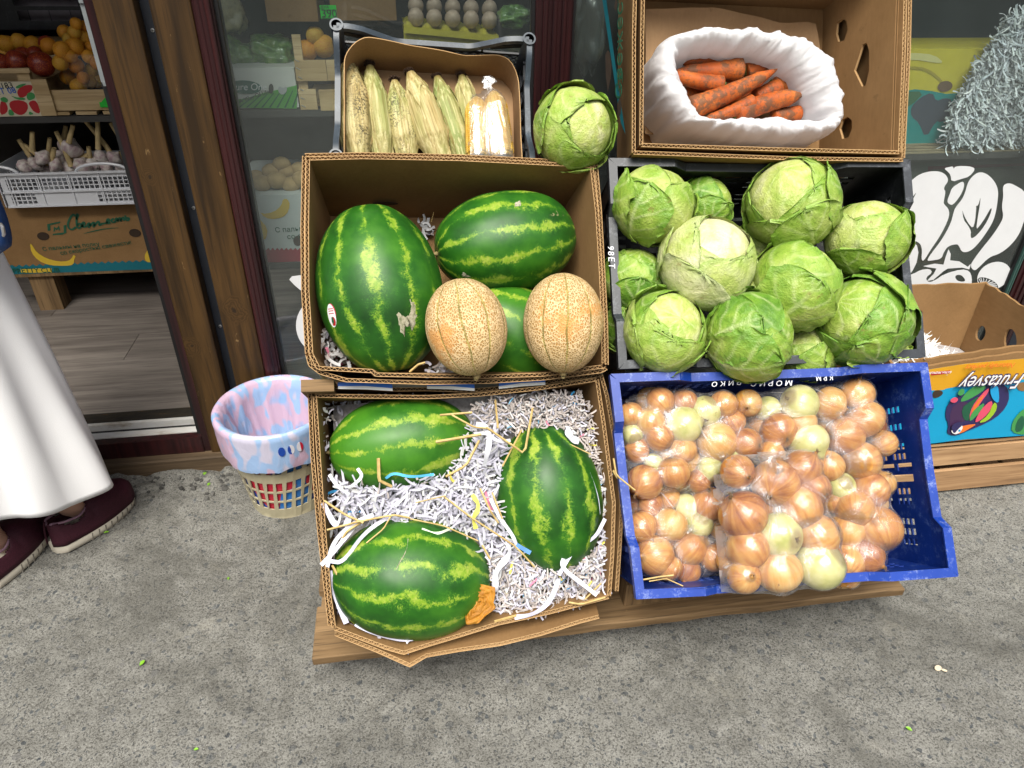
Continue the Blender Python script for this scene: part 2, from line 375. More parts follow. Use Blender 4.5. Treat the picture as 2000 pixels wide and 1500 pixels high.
def ell(cx, cy, rx, ry, a, n=40): return [(cx + rx * math.cos(t) * math.cos(a) - ry * math.sin(t) * math.sin(a), cy + rx * math.cos(t) * math.sin(a) + ry * math.sin(t) * math.cos(a)) for t in np.linspace(0, 2 * PI, n, endpoint=False)]
D.append([z5(ell(862, 852, 122, 90, -.45)), z5(ell(820, 905, 76, 32, .42))])
D.append([z5(ell(808, 922, 42, 26, .42))])
for k in range(9):
    a = .42; t = -PI * .95 + k * PI * .95 / 8; p = np.array([820 + 70 * math.cos(t) * math.cos(a) - 28 * math.sin(t) * math.sin(a), 905 + 70 * math.cos(t) * math.sin(a) + 28 * math.sin(t) * math.cos(a)]); q = np.array([810 + 30 * math.cos(t), 922 + 18 * math.sin(t)])
    n_ = np.array([-(p - q)[1], (p - q)[0]]); n_ = n_ / np.linalg.norm(n_) * 2.4; D.append([z5([p - n_, q - n_, q + n_, p + n_])])
decal(D, M2, w2, 'vegetable_decal')
decal([[sm([(560, 541), (600, 536), (625, 560), (618, 585), (598, 574), (580, 562)], 1)], [ell(640, 636, 62, 60, 0)]], M1, w1, 'flower_decal')

# door: jamb, track, threshold
t = thing('door_frame', 'dark red frame of the open shop doorway with a grey track along the jamb', 'door frame', (-.62, FY, .05)); M = Matrix.Translation((.62, -FY, -.05))
MB().box((-.618, FY + .004, .05), (-.6005, FY + .06, 2.2)).xf(M).build('jamb', MAROON, t)
MB().box((-.632, FY + .02, .1), (-.6185, FY + .06, 2.2)).xf(M).build('gasket', BLACK, t)
MB().box((-1.9, FY + .002, .048), (-.619, FY + .03, .10)).xf(M).build('bottom_rail', MAROON, t)
MB().box((-1.9, FY, 2.2), (-.6, FY + .06, 2.32)).xf(M).build('head_rail', MAROON, t)
MB().box((-1.98, FY, .05), (-1.9, FY + .06, 2.32)).xf(M).build('jamb', MAROON, t)
GREYM = plain('grey metal track', (.32, .35, .36), .35, .08); GREYM.set('Metallic', .4); GREYM = GREYM.m
a, c = at_y(167, 8, FY + .012), at_y(208, 160, FY + .012)
b = MB(); b.bar((-.6235, FY + .012, a[2]), (-.6235, FY + .012, c[2]), .009, .006, (0, 1, 0)); b.tube([(-.6235, FY + .01, a[2] + .03), (-.6235, FY + .01, a[2] + .002)], .006, 8); b.tube([(-.6235, FY + .012, c[2]), (-.6225, FY + .012, c[2] - .008)], [.0045, .004], 8)
b.xf(M).build('closing_strip', GREYM, t)
WPL = Mat('dirty white plastic', .4); WPL.col(WPL.ramp(WPL.noise(9, 5, .7, v=WPL.mapv((1, 2, 2))), [(.3, (.72, .72, .72)), (.55, (.62, .6, .56)), (.75, (.3, .22, .13))])); WPL = WPL.m
t = thing('door_threshold', 'grubby white plastic threshold strips across the shop doorway', 'threshold', (-.62, FY, .1)); M = Matrix.Translation((.62, -FY, -.1))
ys = [at_z(300, y, .102)[1] for y in (861, 849, 836, 829, 822, 806)]
MB().box((-1.9, FY + .031, .07), (-.633, ys[1] + .004, .102)).xf(M).build('front_strip', WPL, t)
MB().box((-1.9, ys[1] + .006, .07), (-.633, ys[2], .098)).xf(M).build('inner_strip', WPL, t)
MB().box((-1.9, ys[2], .07), (-.633, ys[3] + .01, .085)).xf(M).build('track_gap', BLACK, t)
MB().box((-1.9, ys[3] + .012, .07), (-.633, ys[4] + .006, .104)).xf(M).build('rear_strip', WPL, t)
CHAR = Mat('charred board', .75); CHAR.col(CHAR.ramp(CHAR.noise(1, 4, .7, v=CHAR.mapv((9, 40, 40))), [(.4, (.012, .01, .008)), (.62, (.03, .022, .012)), (.72, (.3, .13, .02))])); CHAR.bump(CHAR.noise(60), .5, .004)
MB().box((-1.9, ys[4] + .008, .07), (-.633, ys[5] + .02, .100)).xf(M).build('charred_strip', CHAR.m, t)

# interior shell: floor of planks, walls, ceiling
FZ = .09
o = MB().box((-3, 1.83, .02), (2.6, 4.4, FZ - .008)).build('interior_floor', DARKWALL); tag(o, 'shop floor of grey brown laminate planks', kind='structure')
LAM = wood_mat('grey laminate', (.15, .13, .115), (.24, .21, .185), 0, .5, dark=(.06, .05, .045), cz=3)
y = 1.90; r = 0
while y < 3.4:
    x = -2.9 + (r % 3) * .37
    while x < .4:
        MB().box((x, y, FZ - .008), (min(x + 1.18, .45), y + .188, FZ)).build('plank', LAM, o); x += 1.182
    y += .19; r += 1
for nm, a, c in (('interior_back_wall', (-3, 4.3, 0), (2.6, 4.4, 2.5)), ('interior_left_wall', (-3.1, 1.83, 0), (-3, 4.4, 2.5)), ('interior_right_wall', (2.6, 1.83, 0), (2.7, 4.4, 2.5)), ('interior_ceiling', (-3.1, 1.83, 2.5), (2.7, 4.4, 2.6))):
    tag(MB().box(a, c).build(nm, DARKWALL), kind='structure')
o = MB().box((-3.1, FY, 2.32), (2.7, FY + .08, 3.6)).box((-3.1, FY, 0), (-1.98, FY + .08, 2.32)).box((1.93, FY, 0), (2.7, FY + .08, 2.32)).build('shop_wall', NAVY); tag(o, 'dark painted shop wall above and beside the windows and doorway', 'wall')
t = thing('shade_awning', 'unseen flat dark awning over the display, sized to shade the ground by the shop', 'awning', (0, FY, 2.5))  # unseen awning put over the display to shade the ground near the shop
MB().box((-3, -.55, 0), (2.6, -.002, .03)).build('awning_sheet', NAVY, t); MB().box((-3, -.58, -.05), (2.6, -.552, .05)).build('fascia', MAROON, t)
# far side of the street, behind the camera: added to cut low sky light
o = MB().box((-40, -12, -.02), (40, -11, 6.5)).build('low_sky_blocker', plain('rendered wall', (.16, .15, .14), .9, .2, .5).m); tag(o, 'unseen long grey building added across the street to cut low sky light', 'building')

# ================================================================== BOXES AND CRATES
def cardboard(name='brown cardboard', a=(.20, .112, .045), c=(.28, .163, .07)):
    m = Mat(name, .8, .2); n = m.noise(7, 4, .6); f = m.noise(160, 3, .6, v=m.mapv((1, .25, 1)))
    x = m.ramp(m.math('ADD', m.math('MULTIPLY', n, .7), m.math('MULTIPLY', f, .3)), [(.32, a), (.68, c)])
    x = m.mix(m.math('MULTIPLY', m.step(m.noise(22, 5, .7), .62, .72), .35), x, tuple(.55 * q for q in a)); m.col(x)
    m.bump(f, .12, .001); return m.m
CARD = cardboard(); CARDEDGE = cardboard('cut cardboard edge', (.36, .22, .10), (.48, .31, .15)); KRAFT = cardboard('kraft paper', (.25, .15, .075), (.33, .205, .105))
CARD_SHADE = plain('painted shade of fluting and holes', (.035, .02, .01), .9).m  # dark brown painted as the shade in fluting and hand holes
def printed(name, c): return plain(name, c, .55, .06, 12).m
TEAL = printed('teal print', (.0, .13, .17)); OLIVE = printed('yellow green print', (.33, .30, .03)); PBLUE = printed('blue print', (.01, .12, .55)); PWHITE = printed('white print', (.72, .72, .72))
PGREEN = printed('dark green print', (.01, .09, .045)); PYEL = printed('yellow print', (.62, .42, .03)); PDARK = printed('dark print', (.03, .035, .03)); PRED = printed('red print', (.42, .01, .015)); PGR2 = printed('leaf green print', (.05, .27, .07))

def corr_panel(P, depth, t=.0072, per=.0098, z=0.0, out=1, botP=None, inner_holes=(), outer_mat=0, th=.0011):
    """one corrugated wall in frame coordinates: two liners with the fluting between them, rim along P (XY) at height z, going down by depth"""
    b = MB(); P = np.asarray(P, float); zz = P[:, 2] if P.shape[1] > 2 else np.full(len(P), z)
    P3 = np.c_[P[:, :2], zz]; Q = resample(P3, per / 2); n = len(Q)
    T = np.gradient(Q[:, :2], axis=0); T /= np.linalg.norm(T, axis=1)[:, None]; Nn = np.stack([T[:, 1], -T[:, 0]], 1) * out
    s = np.linspace(0, 1, n)[:, None]
    e0, e1 = (P3[0, :2], P3[-1, :2]) if botP is None else map(np.array, botP)
    Bm = e0 * (1 - s) + e1 * s
    def lay(off, a, c):  # rim line at offset, z delta a -> c
        return np.c_[Q[:, :2] + Nn * off, Q[:, 2] + a]
    def low(off): return np.c_[Bm + Nn * off, np.full(n, -depth)]
    def midl(off, d): # points a little below the rim on the way to the bottom
        f = d / depth; return lay(off, 0, 0) * (1 - f) + low(off) * f
    for o0, o1, mi in ((-t / 2, -t / 2 + th, 0), (t / 2 - th, t / 2, outer_mat)):
        inn, outp = (0, 2) if True else (0, 0)
        b.grid([low(o0), midl(o0, depth * .5), lay(o0, 0, 0)], 0 if o0 < 0 else 1)
        b.grid([lay(o0, 0, 0), lay(o1, 0, 0)], 1)
        b.grid([lay(o1, 0, 0), midl(o1, depth * .5), low(o1)], 1 if o0 < 0 else mi)
    sg = np.where(np.arange(n) % 2 == 0, 1, -1)[:, None] * (t / 2 - th)
    Z0 = np.c_[Q[:, :2] + Nn * sg, Q[:, 2] - .0004]
    hw = np.c_[Nn * .00045 + T * .0006 * 0, np.zeros(n)]
    a, c = Z0 - hw, Z0 + hw; f = .011 / depth
    da = a * (1 - f) + np.c_[Bm + Nn * sg, np.full(n, -depth)] * f; dc = c * (1 - f) + np.c_[Bm + Nn * sg, np.full(n, -depth)] * f
    b.grid([da, a], 1); b.grid([a, c], 1); b.grid([c, dc], 1)
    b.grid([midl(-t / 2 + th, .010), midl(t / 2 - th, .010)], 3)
    for k in (0, n - 1):
        l = [low(-t / 2)[k], lay(-t / 2, 0, 0)[k], lay(t / 2, 0, 0)[k], low(t / 2)[k]]; b.add(l, [(0, 1, 2, 3)], 1)
    return b
def flat_panel(W, depth, Mx, holes=(), t=.0062):
    """plain straight wall with hand holes: local x along, y down; placed by the 4x4 matrix Mx"""
    b = MB(); out = [(0, -.012), (W, -.012), (W, -depth), (0, -depth)]
    for z0, z1 in ((0, .0012), (t - .0012, t)): b.prism([out] + [list(h) for h in holes], z0, z1, 0)
    b.add([(0, -.013, t / 2), (W, -.013, t / 2), (W, -.0125, t / 2), (0, -.0125, t / 2)], [(0, 1, 2, 3)], 1)
    for h in holes:
        k = len(h); b.add([(x, y, .0012) for x, y in h] + [(x, y, t - .0012) for x, y in h], [(i, (i + 1) % k, (i + 1) % k + k, i + k) for i in range(k)], 1)
    return b.xf(Mx)
def oval(cx, cy, rx, ry, n=16, a=0): return [(cx + rx * math.cos(q) * math.cos(a) - ry * math.sin(q) * math.sin(a), cy + rx * math.cos(q) * math.sin(a) + ry * math.sin(q) * math.cos(a)) for q in np.linspace(0, 2 * PI, n, endpoint=False)]

_fc = {}
def text(body, size, mat, parent, M, shear=0.0, ext=.0003, offset=0.0, align='CENTER', name='lettering', spacing=1.0, sx=1.0):
    c = bpy.data.curves.new('t', 'FONT'); c.body = body; c.size = size; c.shear = shear; c.extrude = ext; c.offset = offset; c.align_x = align; c.align_y = 'CENTER'; c.space_character = spacing; c.resolution_u = 4
    o = bpy.data.objects.new('t', c); COL.objects.link(o); dg = bpy.context.evaluated_depsgraph_get(); me = bpy.data.meshes.new_from_object(o.evaluated_get(dg)); bpy.data.objects.remove(o); bpy.data.curves.remove(c)
    me.name = name; me.materials.clear(); me.materials.append(mat); me.transform(M @ Matrix.Diagonal((sx, 1, 1, 1)))
    return link(name, me, parent)
def strokes(lines, w, mat, parent, M, name='lettering', th=.0004):
    b = MB()
    for l in lines:
        l = smooth_open(l, 2); b.grid([[(*(p + nn * k * w / 2), th) for k in (-1, 1)] for p, nn in zip(l, [np.array([-d[1], d[0]]) / (np.linalg.norm(d) + 1e-9) for d in np.gradient(l, axis=0)])])
    return b.xf(M).build(name, mat, parent)
def plane_M(o, x, y):
    x = Vector(x).normalized(); y = Vector(y); y = (y - x * y.dot(x)).normalized(); z = x.cross(y)
    return Matrix(((x[0], y[0], z[0], o[0]), (x[1], y[1], z[1], o[1]), (x[2], y[2], z[2], o[2]), (0, 0, 0, 1)))
def face_on(o, x, z):
    x = Vector(x).normalized(); z = Vector(z); z = (z - x * z.dot(x)).normalized(); y = z.cross(x); return plane_M(o, x, y)

FA = Frame((.08517, 1.00968, .45514), (.99976, .00576, -.02091), (.01684, -.81352, .58129))
FB = Frame((.10155, 1.22813, .82033), (.99766, .0202, -.06526), (.05618, -.78615, .61547))
FD = Frame((.69993, 1.21399, .80536), (.99698, -.07762, -.00244), (-.06006, -.79049, .60953))
FE = Frame((.671, .93912, .48966), (.99709, -.07337, .02091), (-.06892, -.74875, .65926))
FF = Frame((.722, 1.322, .9895), (.5185, -.0345, -.018), (-.043, -.88, .473))
FC = Frame((.080, 1.494, 1.060), (.41, 0, -.032), (.03, -.786, .617))

def trace(fr, pts, z=0.0): return [tuple(fr.loc(px, py, z)) for px, py in pts]
def z7(p): return [(580 + x / 2.5424, 730 + y / 2.5424) for x, y in p]
def z5b(p): return [(580 + x / 3.1258, 280 + y / 3.1258) for x, y in p]

def cardbox(name, label, fr, inner, outer, depth, bot, zo=-.012, out_mats=(CARD,) * 4, group=None, inner_names=('back_wall', 'side_wall', 'front_wall', 'side_wall')):
    t = thing(name, label, 'cardboard box', fr.M(), group)
    bw, bh = bot
    bc = [(-bw, bh), (bw, bh), (bw, -bh), (-bw, -bh)]
    for k in range(4):
        corr_panel(inner[k], depth, z=0, out=-1, botP=(bc[k], bc[(k + 1) % 4])).build(inner_names[k], [CARD, CARDEDGE, CARD, CARD_SHADE], t)
    g = .012; oc = [(-bw - g, bh + g), (bw + g, bh + g), (bw + g, -bh - g), (-bw - g, -bh - g)]
    for k in range(4):
        if outer[k] is not None:
            corr_panel(outer[k], depth + .004, z=zo, out=-1, botP=(oc[k], oc[(k + 1) % 4]), outer_mat=2).build('outer_wall', [CARD, CARDEDGE, out_mats[k], CARD_SHADE], t)
    MB().box((-bw - g, -bh - g, -depth - .008), (bw + g, bh + g, -depth)).build('base', CARD, t)
    return t
# --- lower watermelon box
iA = [z7(l) for l in ([(88, 108), (300, 112), (640, 116), (900, 104), (1200, 72), (1488, 28)], [(1490, 28), (1525, 260), (1558, 520), (1574, 640), (1566, 900), (1550, 1104)],
      [(1548, 1108), (1250, 1186), (1000, 1240), (800, 1302), (640, 1350), (530, 1386), (440, 1360), (187, 1264)], [(184, 1260), (162, 1120), (132, 760), (108, 420), (88, 110)])]
oA = [z7(l) for l in ([(64, 84), (220, 62), (480, 78), (640, 76), (860, 84), (1020, 70), (1508, 6)], [(1510, 6), (1540, 110), (1580, 350), (1604, 560), (1612, 700), (1600, 900), (1588, 1080)],
      [(1500, 1206), (1400, 1232), (1212, 1292), (1010, 1342), (800, 1372), (640, 1400), (560, 1448), (400, 1376), (192, 1292)], [(164, 1250), (112, 800), (76, 400), (62, 88)])]
boxA = cardbox('fruit_box', 'open brown cardboard box of three watermelons bedded in shredded paper', FA, [trace(FA, l) for l in iA], [trace(FA, l, -.012) for l in oA], .235, (.262, .19), group='corrugated boxes on the display')
for a, c in ((205, 475), (645, 880), (1000, 1230)):   # torn blue and white print left on the rear rim
    P = np.array(trace(FA, z7([(a, 60), (c, 70 if c < 1000 else 40)]), -.002)); d = P[1] - P[0]
    b = MB(); b.grid([[P[0] + (0, -.006, .005), P[0] + d * .5 + (0, -.005, .006), P[1] + (0, -.006, .005)], [P[0] + (0, -.001, .006), P[0] + d * .5 + (0, .001, .007), P[1] + (0, -.001, .006)]], 1); b.grid([[P[0] + (0, -.001, .0065), P[0] + d * .5 + (0, .001, .0075), P[1] + (0, -.001, .0065)], [P[0] + (0, .006, .007), P[0] + d * .5 + (0, .008, .008), P[1] + (0, .006, .007)]], 0)
    b.build('torn_print', [PBLUE, PWHITE], boxA)
# --- upper watermelon box
iB = [z5b(l) for l in ([(72, 92), (400, 84), (1000, 96), (1500, 122), (1800, 138)], [(1800, 142), (1832, 420), (1856, 800), (1868, 1100), (1872, 1345)],
      [(1866, 1362), (1500, 1412), (1150, 1424), (900, 1420), (480, 1412), (460, 1390), (130, 1372), (88, 1290)], [(86, 1286), (62, 900), (60, 500), (66, 96)])]
oB = [z5b(l) for l in ([(48, 72), (400, 66), (1000, 78), (1500, 104), (1822, 128)], [(1826, 130), (1850, 400), (1872, 800), (1888, 1100), (1892, 1352)],
      [(1890, 1372), (1860, 1390), (1500, 1436), (1150, 1456), (800, 1462), (300, 1446), (140, 1398), (80, 1352), (64, 1290)], [(62, 1284), (38, 900), (34, 500), (44, 76)])]
boxB = cardbox('fruit_box', 'open brown cardboard box of watermelons and two netted melons, on top of another box', FB, [trace(FB, l) for l in iB], [trace(FB, l, -.010) for l in oB], .235, (.252, .172), zo=-.01, out_mats=(CARD, CARD, OLIVE, CARD), group='corrugated boxes on the display')
# hand hole low inside the rear wall: flat patch, its shade painted dark
P = FB.loc(752, 362, -.16); MB().prism([oval(0, 0, .026, .009, 18)], 0, .0008).xf(Matrix.Translation((P[0], .173, -.165)) @ Matrix.Rotation(PI / 2, 4, 'X')).build('hand_hole_patch', CARD_SHADE, boxB)

# --- carrot box (front frame: y runs up from the lower rim)
HB = .40; wF = .262
iF = [[(-wF, HB, 0), (wF, HB, 0)], [(wF, HB, 0), (wF + .002, .2, 0), (wF + .001, 0, 0)], [(wF, 0, 0), (0, -.001, 0), (-wF, 0, 0)], [(-wF, 0, 0), (-wF - .001, .2, 0), (-wF, HB, 0)]]
g = .013; oF = [[(-wF - g, HB + g, -.006), (wF + g, HB + g, -.006)], [(wF + g, HB + g, -.006), (wF + g + .005, .2, -.008), (wF + g, -g + .004, -.006)], [(wF + g, -g, -.006), (.05, -g - .002, -.009), (-wF - g, -g, -.006)], [(-wF - g, -g, -.006), (-wF - g - .002, .2, -.007), (-wF - g, HB + g, -.006)]]
boxF = thing('fruit_box', 'open brown cardboard box holding a white bag of carrots above the cabbage crate', 'cardboard box', FF.M(), 'corrugated boxes on the display')
nmF = ('back_wall', 'side_wall', 'front_wall', 'side_wall'); dF = .235; bcF = [(-.232, HB - .02), (.232, HB - .02), (.232, .012), (-.232, .012)]
for k in range(4):
    b = corr_panel(iF[k], dF if k != 1 else .03, out=-1, botP=(bcF[k], bcF[(k + 1) % 4]) if k != 1 else ((wF - .004, HB), (wF - .003, 0)))
    b.build(nmF[k] if k != 1 else 'rim_strip', [CARD, CARDEDGE, CARD, CARD_SHADE], boxF)
    oc = [(-.247, HB), (.247, HB), (.247, -.004), (-.247, -.004)]
    corr_panel(oF[k], dF + .004, out=-1, botP=(oc[k], oc[(k + 1) % 4])).build('outer_wall', [CARD, CARDEDGE, CARD, CARD_SHADE], boxF)
MB().box((-.247, -.004, -dF - .01), (.247, HB, -dF)).build('base', CARD, boxF)
# right inner wall with its hand holes: runs from rim (x=wF) to base (x=.232)
def wallpt(px, py):  # point of the inner right wall under a pixel, as (along, depth)
    r = FF.R.T @ ray(px, py); o_ = FF.R.T @ (CAM - FF.o)
    nrm = np.array([dF, 0, -(wF - .232)]); k = (np.array([wF, 0, 0]) - o_) @ nrm / (r @ nrm); q = o_ + k * r; return (HB - q[1], q[2])
def z4(p): return [(1160 + x / 2.381, y / 2.381) for x, y in p]
hol = []
for l in ([(1140, 160), (1145, 110), (1170, 90), (1190, 100), (1196, 140), (1180, 190), (1150, 198)], [(1225, 330), (1265, 210), (1285, 200), (1297, 240), (1297, 330), (1280, 400), (1262, 405)], [(1156, 600), (1170, 560), (1195, 545), (1215, 560), (1216, 600), (1200, 640), (1170, 648)]):
    hol.append([wallpt(*q) for q in z4(l)])
MW = plane_M((wF - .003, HB, 0), (0, -1, 0), (wF - .232, 0, dF))
flat_panel(HB, math.hypot(dF, wF - .232), MW, hol).build('side_wall', [CARD, CARDEDGE], boxF)
# kraft paper lining
b = MB(); q = trace(FF, [(1262, 16), (1330, 14), (1400, 12), (1470, 28), (1530, 44), (1595, 40), (1606, 100), (1612, 180), (1614, 240), (1262, 262)], -.2)
cx = np.mean([p[0] for p in q]); cy = np.mean([p[1] for p in q])
G = [[(p[0] * k + cx * (1 - k), p[1] * k + cy * (1 - k), -.225 + .02 * k + .006 * NZ((p[0] * 14 * k, p[1] * 14 * k, 3))) for p in resample(np.array(q), n=60, closed=True)] for k in np.linspace(0.05, 1, 14)]
o = b.grid(G).build('lining_paper', KRAFT, smooth=True); o.matrix_world = FF.M(); tag(o, 'creased brown kraft paper lining the box behind the white carrot bag', 'lining paper')
# print on the left outside and underside of the carrot box
ML = face_on((-.274, .2, -.115), (0, -1, 0), (-1, 0, -.11))
def onleft(px, py):
    r = FF.R.T @ ray(px, py); o_ = FF.R.T @ (CAM - FF.o); nrm = np.array([-1, 0, .12]); k = (np.array([-.2815, 0, -.006]) - o_) @ nrm / (r @ nrm); return o_ + k * r
nl = Vector((-1, 0, .12)).normalized(); 
MT = face_on(onleft(1196, 130) + np.array(nl) * .0005, (0, 1, 0), nl)
text('Свежесть', .05, PGREEN, boxF, face_on(onleft(1211, 78) + np.array(nl) * .001, (0, 1, 0), nl), .3)
tm = face_on(onleft(1212, 158) + np.array(nl) * .001, (0, 1, 0), nl)
strokes([[(-.016, -.012), (-.016, .012), (.008, .012)], [(-.008, -.014), (.016, -.014), (.016, .010)], [(-.007, -.006), (-.007, .005), (0, -.002), (.007, .005), (.007, -.006)]], .004, PGREEN, boxF, tm, 'printed_emblem')
b = MB(); a0, a1 = onleft(1171, -40), onleft(1213, 240); b0, b1 = onleft(1179, -40), onleft(1222, 262)
b.add([a0, b0, b1, a1] , [(0, 1, 2, 3)]); b.v = [tuple(np.array(p) + np.array(nl) * .0006) for p in b.v]; b.build('teal_border', TEAL, boxF)
for pts in ([(1183, 108), (1187, 98), (1192, 104), (1195, 130), (1194, 150), (1188, 180), (1184, 150)], [(1207, 218), (1208, 198), (1212, 190), (1215, 205), (1213, 222), (1209, 232)], [(1200, 14), (1204, -4), (1207, 6), (1204, 22)]):
    l = [onleft(*p) for p in pts]; MB().add([np.array(p) + np.array(nl) * .0009 for p in l], [tuple(range(len(l)))]).build('hand_hole_patch', CARD_SHADE, boxF)  # flat patches, the darkness of the holes is in their colour
nb = Vector((0, -1, -.05)).normalized(); 
text('С пальмы на полку', .019, PGREEN, boxF, face_on((.10, -.0155, -.045), (-1, 0, 0), (0, -1, .04))); text('со скоростью свежести!', .019, PGREEN, boxF, face_on((.07, -.0155, -.022), (-1, 0, 0), (0, -1, .04)))
text('СОЛНЦЕМ', .02, PGREEN, boxF, face_on((-.19, -.0155, -.03), (-1, 0, 0), (0, -1, .04)))

# ------------------------------------------------------------------ plastic crates
def plastic(name, c, rough=.42, scuff=(.3, .35, .5), amt=.5, dust=0):
    m = Mat(name, rough, .5); x = m.ramp(m.noise(12, 4, .6), [(.3, tuple(a * .85 for a in c)), (.7, tuple(a * 1.15 for a in c))])
    s_ = m.math('MULTIPLY', m.step(m.noise(24, 5, .8), .50, .62), m.step(m.noise(180, 3, .75), .40, .58))
    x = m.mix(m.math('MULTIPLY', s_, amt), x, scuff); m.col(x); m.bump(m.noise(220, 2), .08, .001); return m.m
BLUE = plastic('blue plastic', (.003, .024, .19), .4, (.12, .2, .42), .35); BLUERIM = plastic('scuffed blue rim', (.004, .036, .27), .42, (.26, .32, .52), .5)
BLK = plastic('black plastic', (.008, .009, .011), .4, (.06, .065, .07), .4); BLKRIM = plastic('worn black rim', (.026, .03, .036), .4, (.12, .13, .15), .6)
GRY = plastic('grey plastic', (.034, .046, .06), .42, (.12, .15, .18), .4); GRYD = plastic('dark grey plastic', (.014, .016, .02), .4, (.07, .08, .09), .4)  # rim grey lighter than the lattice: sky gloss painted into its colour

def hole_panel(W, H, holes, t, fmap):
    xs = sorted({0.0, W, *[h[0] for h in holes], *[h[2] for h in holes]}); ys = sorted({0.0, H, *[h[1] for h in holes], *[h[3] for h in holes]})
    xs = [a for i, a in enumerate(xs) if i == 0 or a - xs[i - 1] > 1e-6]; ys = [a for i, a in enumerate(ys) if i == 0 or a - ys[i - 1] > 1e-6]
    solid = np.ones((len(xs) - 1, len(ys) - 1), bool)
    for h in holes:
        for i in range(len(xs) - 1):
            for j in range(len(ys) - 1):
                mx, my = (xs[i] + xs[i + 1]) / 2, (ys[j] + ys[j + 1]) / 2
                if h[0] < mx < h[2] and h[1] < my < h[3]: solid[i, j] = False
    b = MB(); nx, ny = len(xs), len(ys); V = []
    for k in (0, t):
        for i in range(nx):
            for j in range(ny): V.append(fmap(xs[i], ys[j], k))
    idx = lambda i, j, k: k * nx * ny + i * ny + j
    F = []
    for i in range(nx - 1):
        for j in range(ny - 1):
            if not solid[i, j]: continue
            F.append((idx(i, j, 0), idx(i, j + 1, 0), idx(i + 1, j + 1, 0), idx(i + 1, j, 0))); F.append((idx(i, j, 1), idx(i + 1, j, 1), idx(i + 1, j + 1, 1), idx(i, j + 1, 1)))
            for di, dj, a, c in ((-1, 0, (i, j), (i, j + 1)), (1, 0, (i + 1, j + 1), (i + 1, j)), (0, -1, (i + 1, j), (i, j)), (0, 1, (i, j + 1), (i + 1, j + 1))):
                u, v = i + di, j + dj
                if not (0 <= u < nx - 1 and 0 <= v < ny - 1) or not solid[u, v]: F.append((idx(*a, 0), idx(*a, 1), idx(*c, 1), idx(*c, 0)))
    return b.add(V, F)
def produce_crate(name, label, fr, w, h, d, mw, mr, holes_l, holes_s, corners=None, crack=False, dip=.024, mb=None):
    t = thing(name, label, 'plastic crate', fr.M())
    c = [np.array(p, float) for p in (corners or [(-w/2, h/2), (w/2, h/2), (w/2, -h/2), (-w/2, -h/2)])]; cen = sum(c) / 4; rimb = MB()
    for k in range(4):
        a, e = c[k], c[(k + 1) % 4]; L = np.linalg.norm(e - a); u = (e - a) / L; inn = np.array([u[1], -u[0]]); inn *= np.sign(inn @ (cen - a)); tp = .05
        fm = lambda x, y, n, a=a, u=u, inn=inn: (*(a + u * x + inn * (y * tp - n)), -.04 - y)
        hs = holes_l(L, d - .04) if k % 2 == 0 else holes_s(L, d - .04)
        hole_panel(L, d - .04, hs, .0028, fm).build('side_wall', mw, t)
        S_ = [0, .10, .20, .25, .5, .75, .80, .90, 1.0]; Zp = [0, 0, 0, -dip, -dip - .003, -dip, 0, 0, 0]
        ss = np.linspace(0, 1, 41); zs = np.interp(ss, S_, Zp)
        top = np.array([[*(a + u * s * L), z] for s, z in zip(ss, zs)]); lowr = top.copy(); lowr[:, 2] = -.04
        o3 = np.r_[inn, 0]; rimb.grid([lowr, top - (0, 0, .001)], 0); rimb.grid([(top - o3 * .0028 - (0, 0, .001)), (lowr - o3 * .0028)], 0)
        ov = np.array([[*(u * (-.013 if i == 0 else .013 if i == 40 else 0)), 0] for i in range(41)])
        A, B_ = top + o3 * .0025 - ov * .15, top - o3 * .014 + ov
        sec = [A, B_, B_ - (0, 0, .016), B_ + o3 * .003 - (0, 0, .016), B_ + o3 * .003 - (0, 0, .004), A - (0, 0, .004)]
        parts = [(0, 41)] if not (crack and k == 2) else [(0, 23), (23, 41)]
        for q, (i0, i1) in enumerate(parts):
            sc = [x[i0:i1].copy() for x in sec]
            if crack and k == 2:
                for x in sc: x[:, 2] += (-.012 if q == 1 else .0) * np.linspace(1 if q else 0, 0 if q else 1, i1 - i0) ** 1.5; x[:, 1] -= (.007 if q else 0) * np.linspace(1, 0, i1 - i0)
            rimb.grid(np.stack(sc, 1), 1, closev=True); n6 = len(rimb.v); m_ = i1 - i0
            rimb.f.append(tuple(range(n6 - 6 * m_, n6 - 6 * m_ + 6))); rimb.m.append(1); rimb.f.append(tuple(range(n6 - 6, n6))[::-1]); rimb.m.append(1)
        for s in (.12, .32, .5, .68, .88):   # outside ribs
            p = a + u * s * L - inn * .006; q_ = p + inn * (d * tp); rimb.bar((*p, -.03), (*q_, -d), .004, .010, (*u, 0), 0)
    ro = rimb.build('rim', [mw, mr], t, auto=35); 
    bb = c; hole_panel(w * .96, h * .95, [(x, y, x + .022, y + .008) for x in np.arange(.03, w * .92, .034) for y in np.arange(.03, h * .9, .02)], .003, lambda x, y, n: (x - w * .48 + cen[0], y - h * .475 + cen[1], -d + n)).build('base', mb or mw, t)
    return t
def holes_blue_l(L, H): return [(x, y, x + .012, y + .009) for x in np.arange(.04, L - .05, .019) for y in (.03, .045, .06, .09, .105, .12) if abs(x - L / 2) > .05]
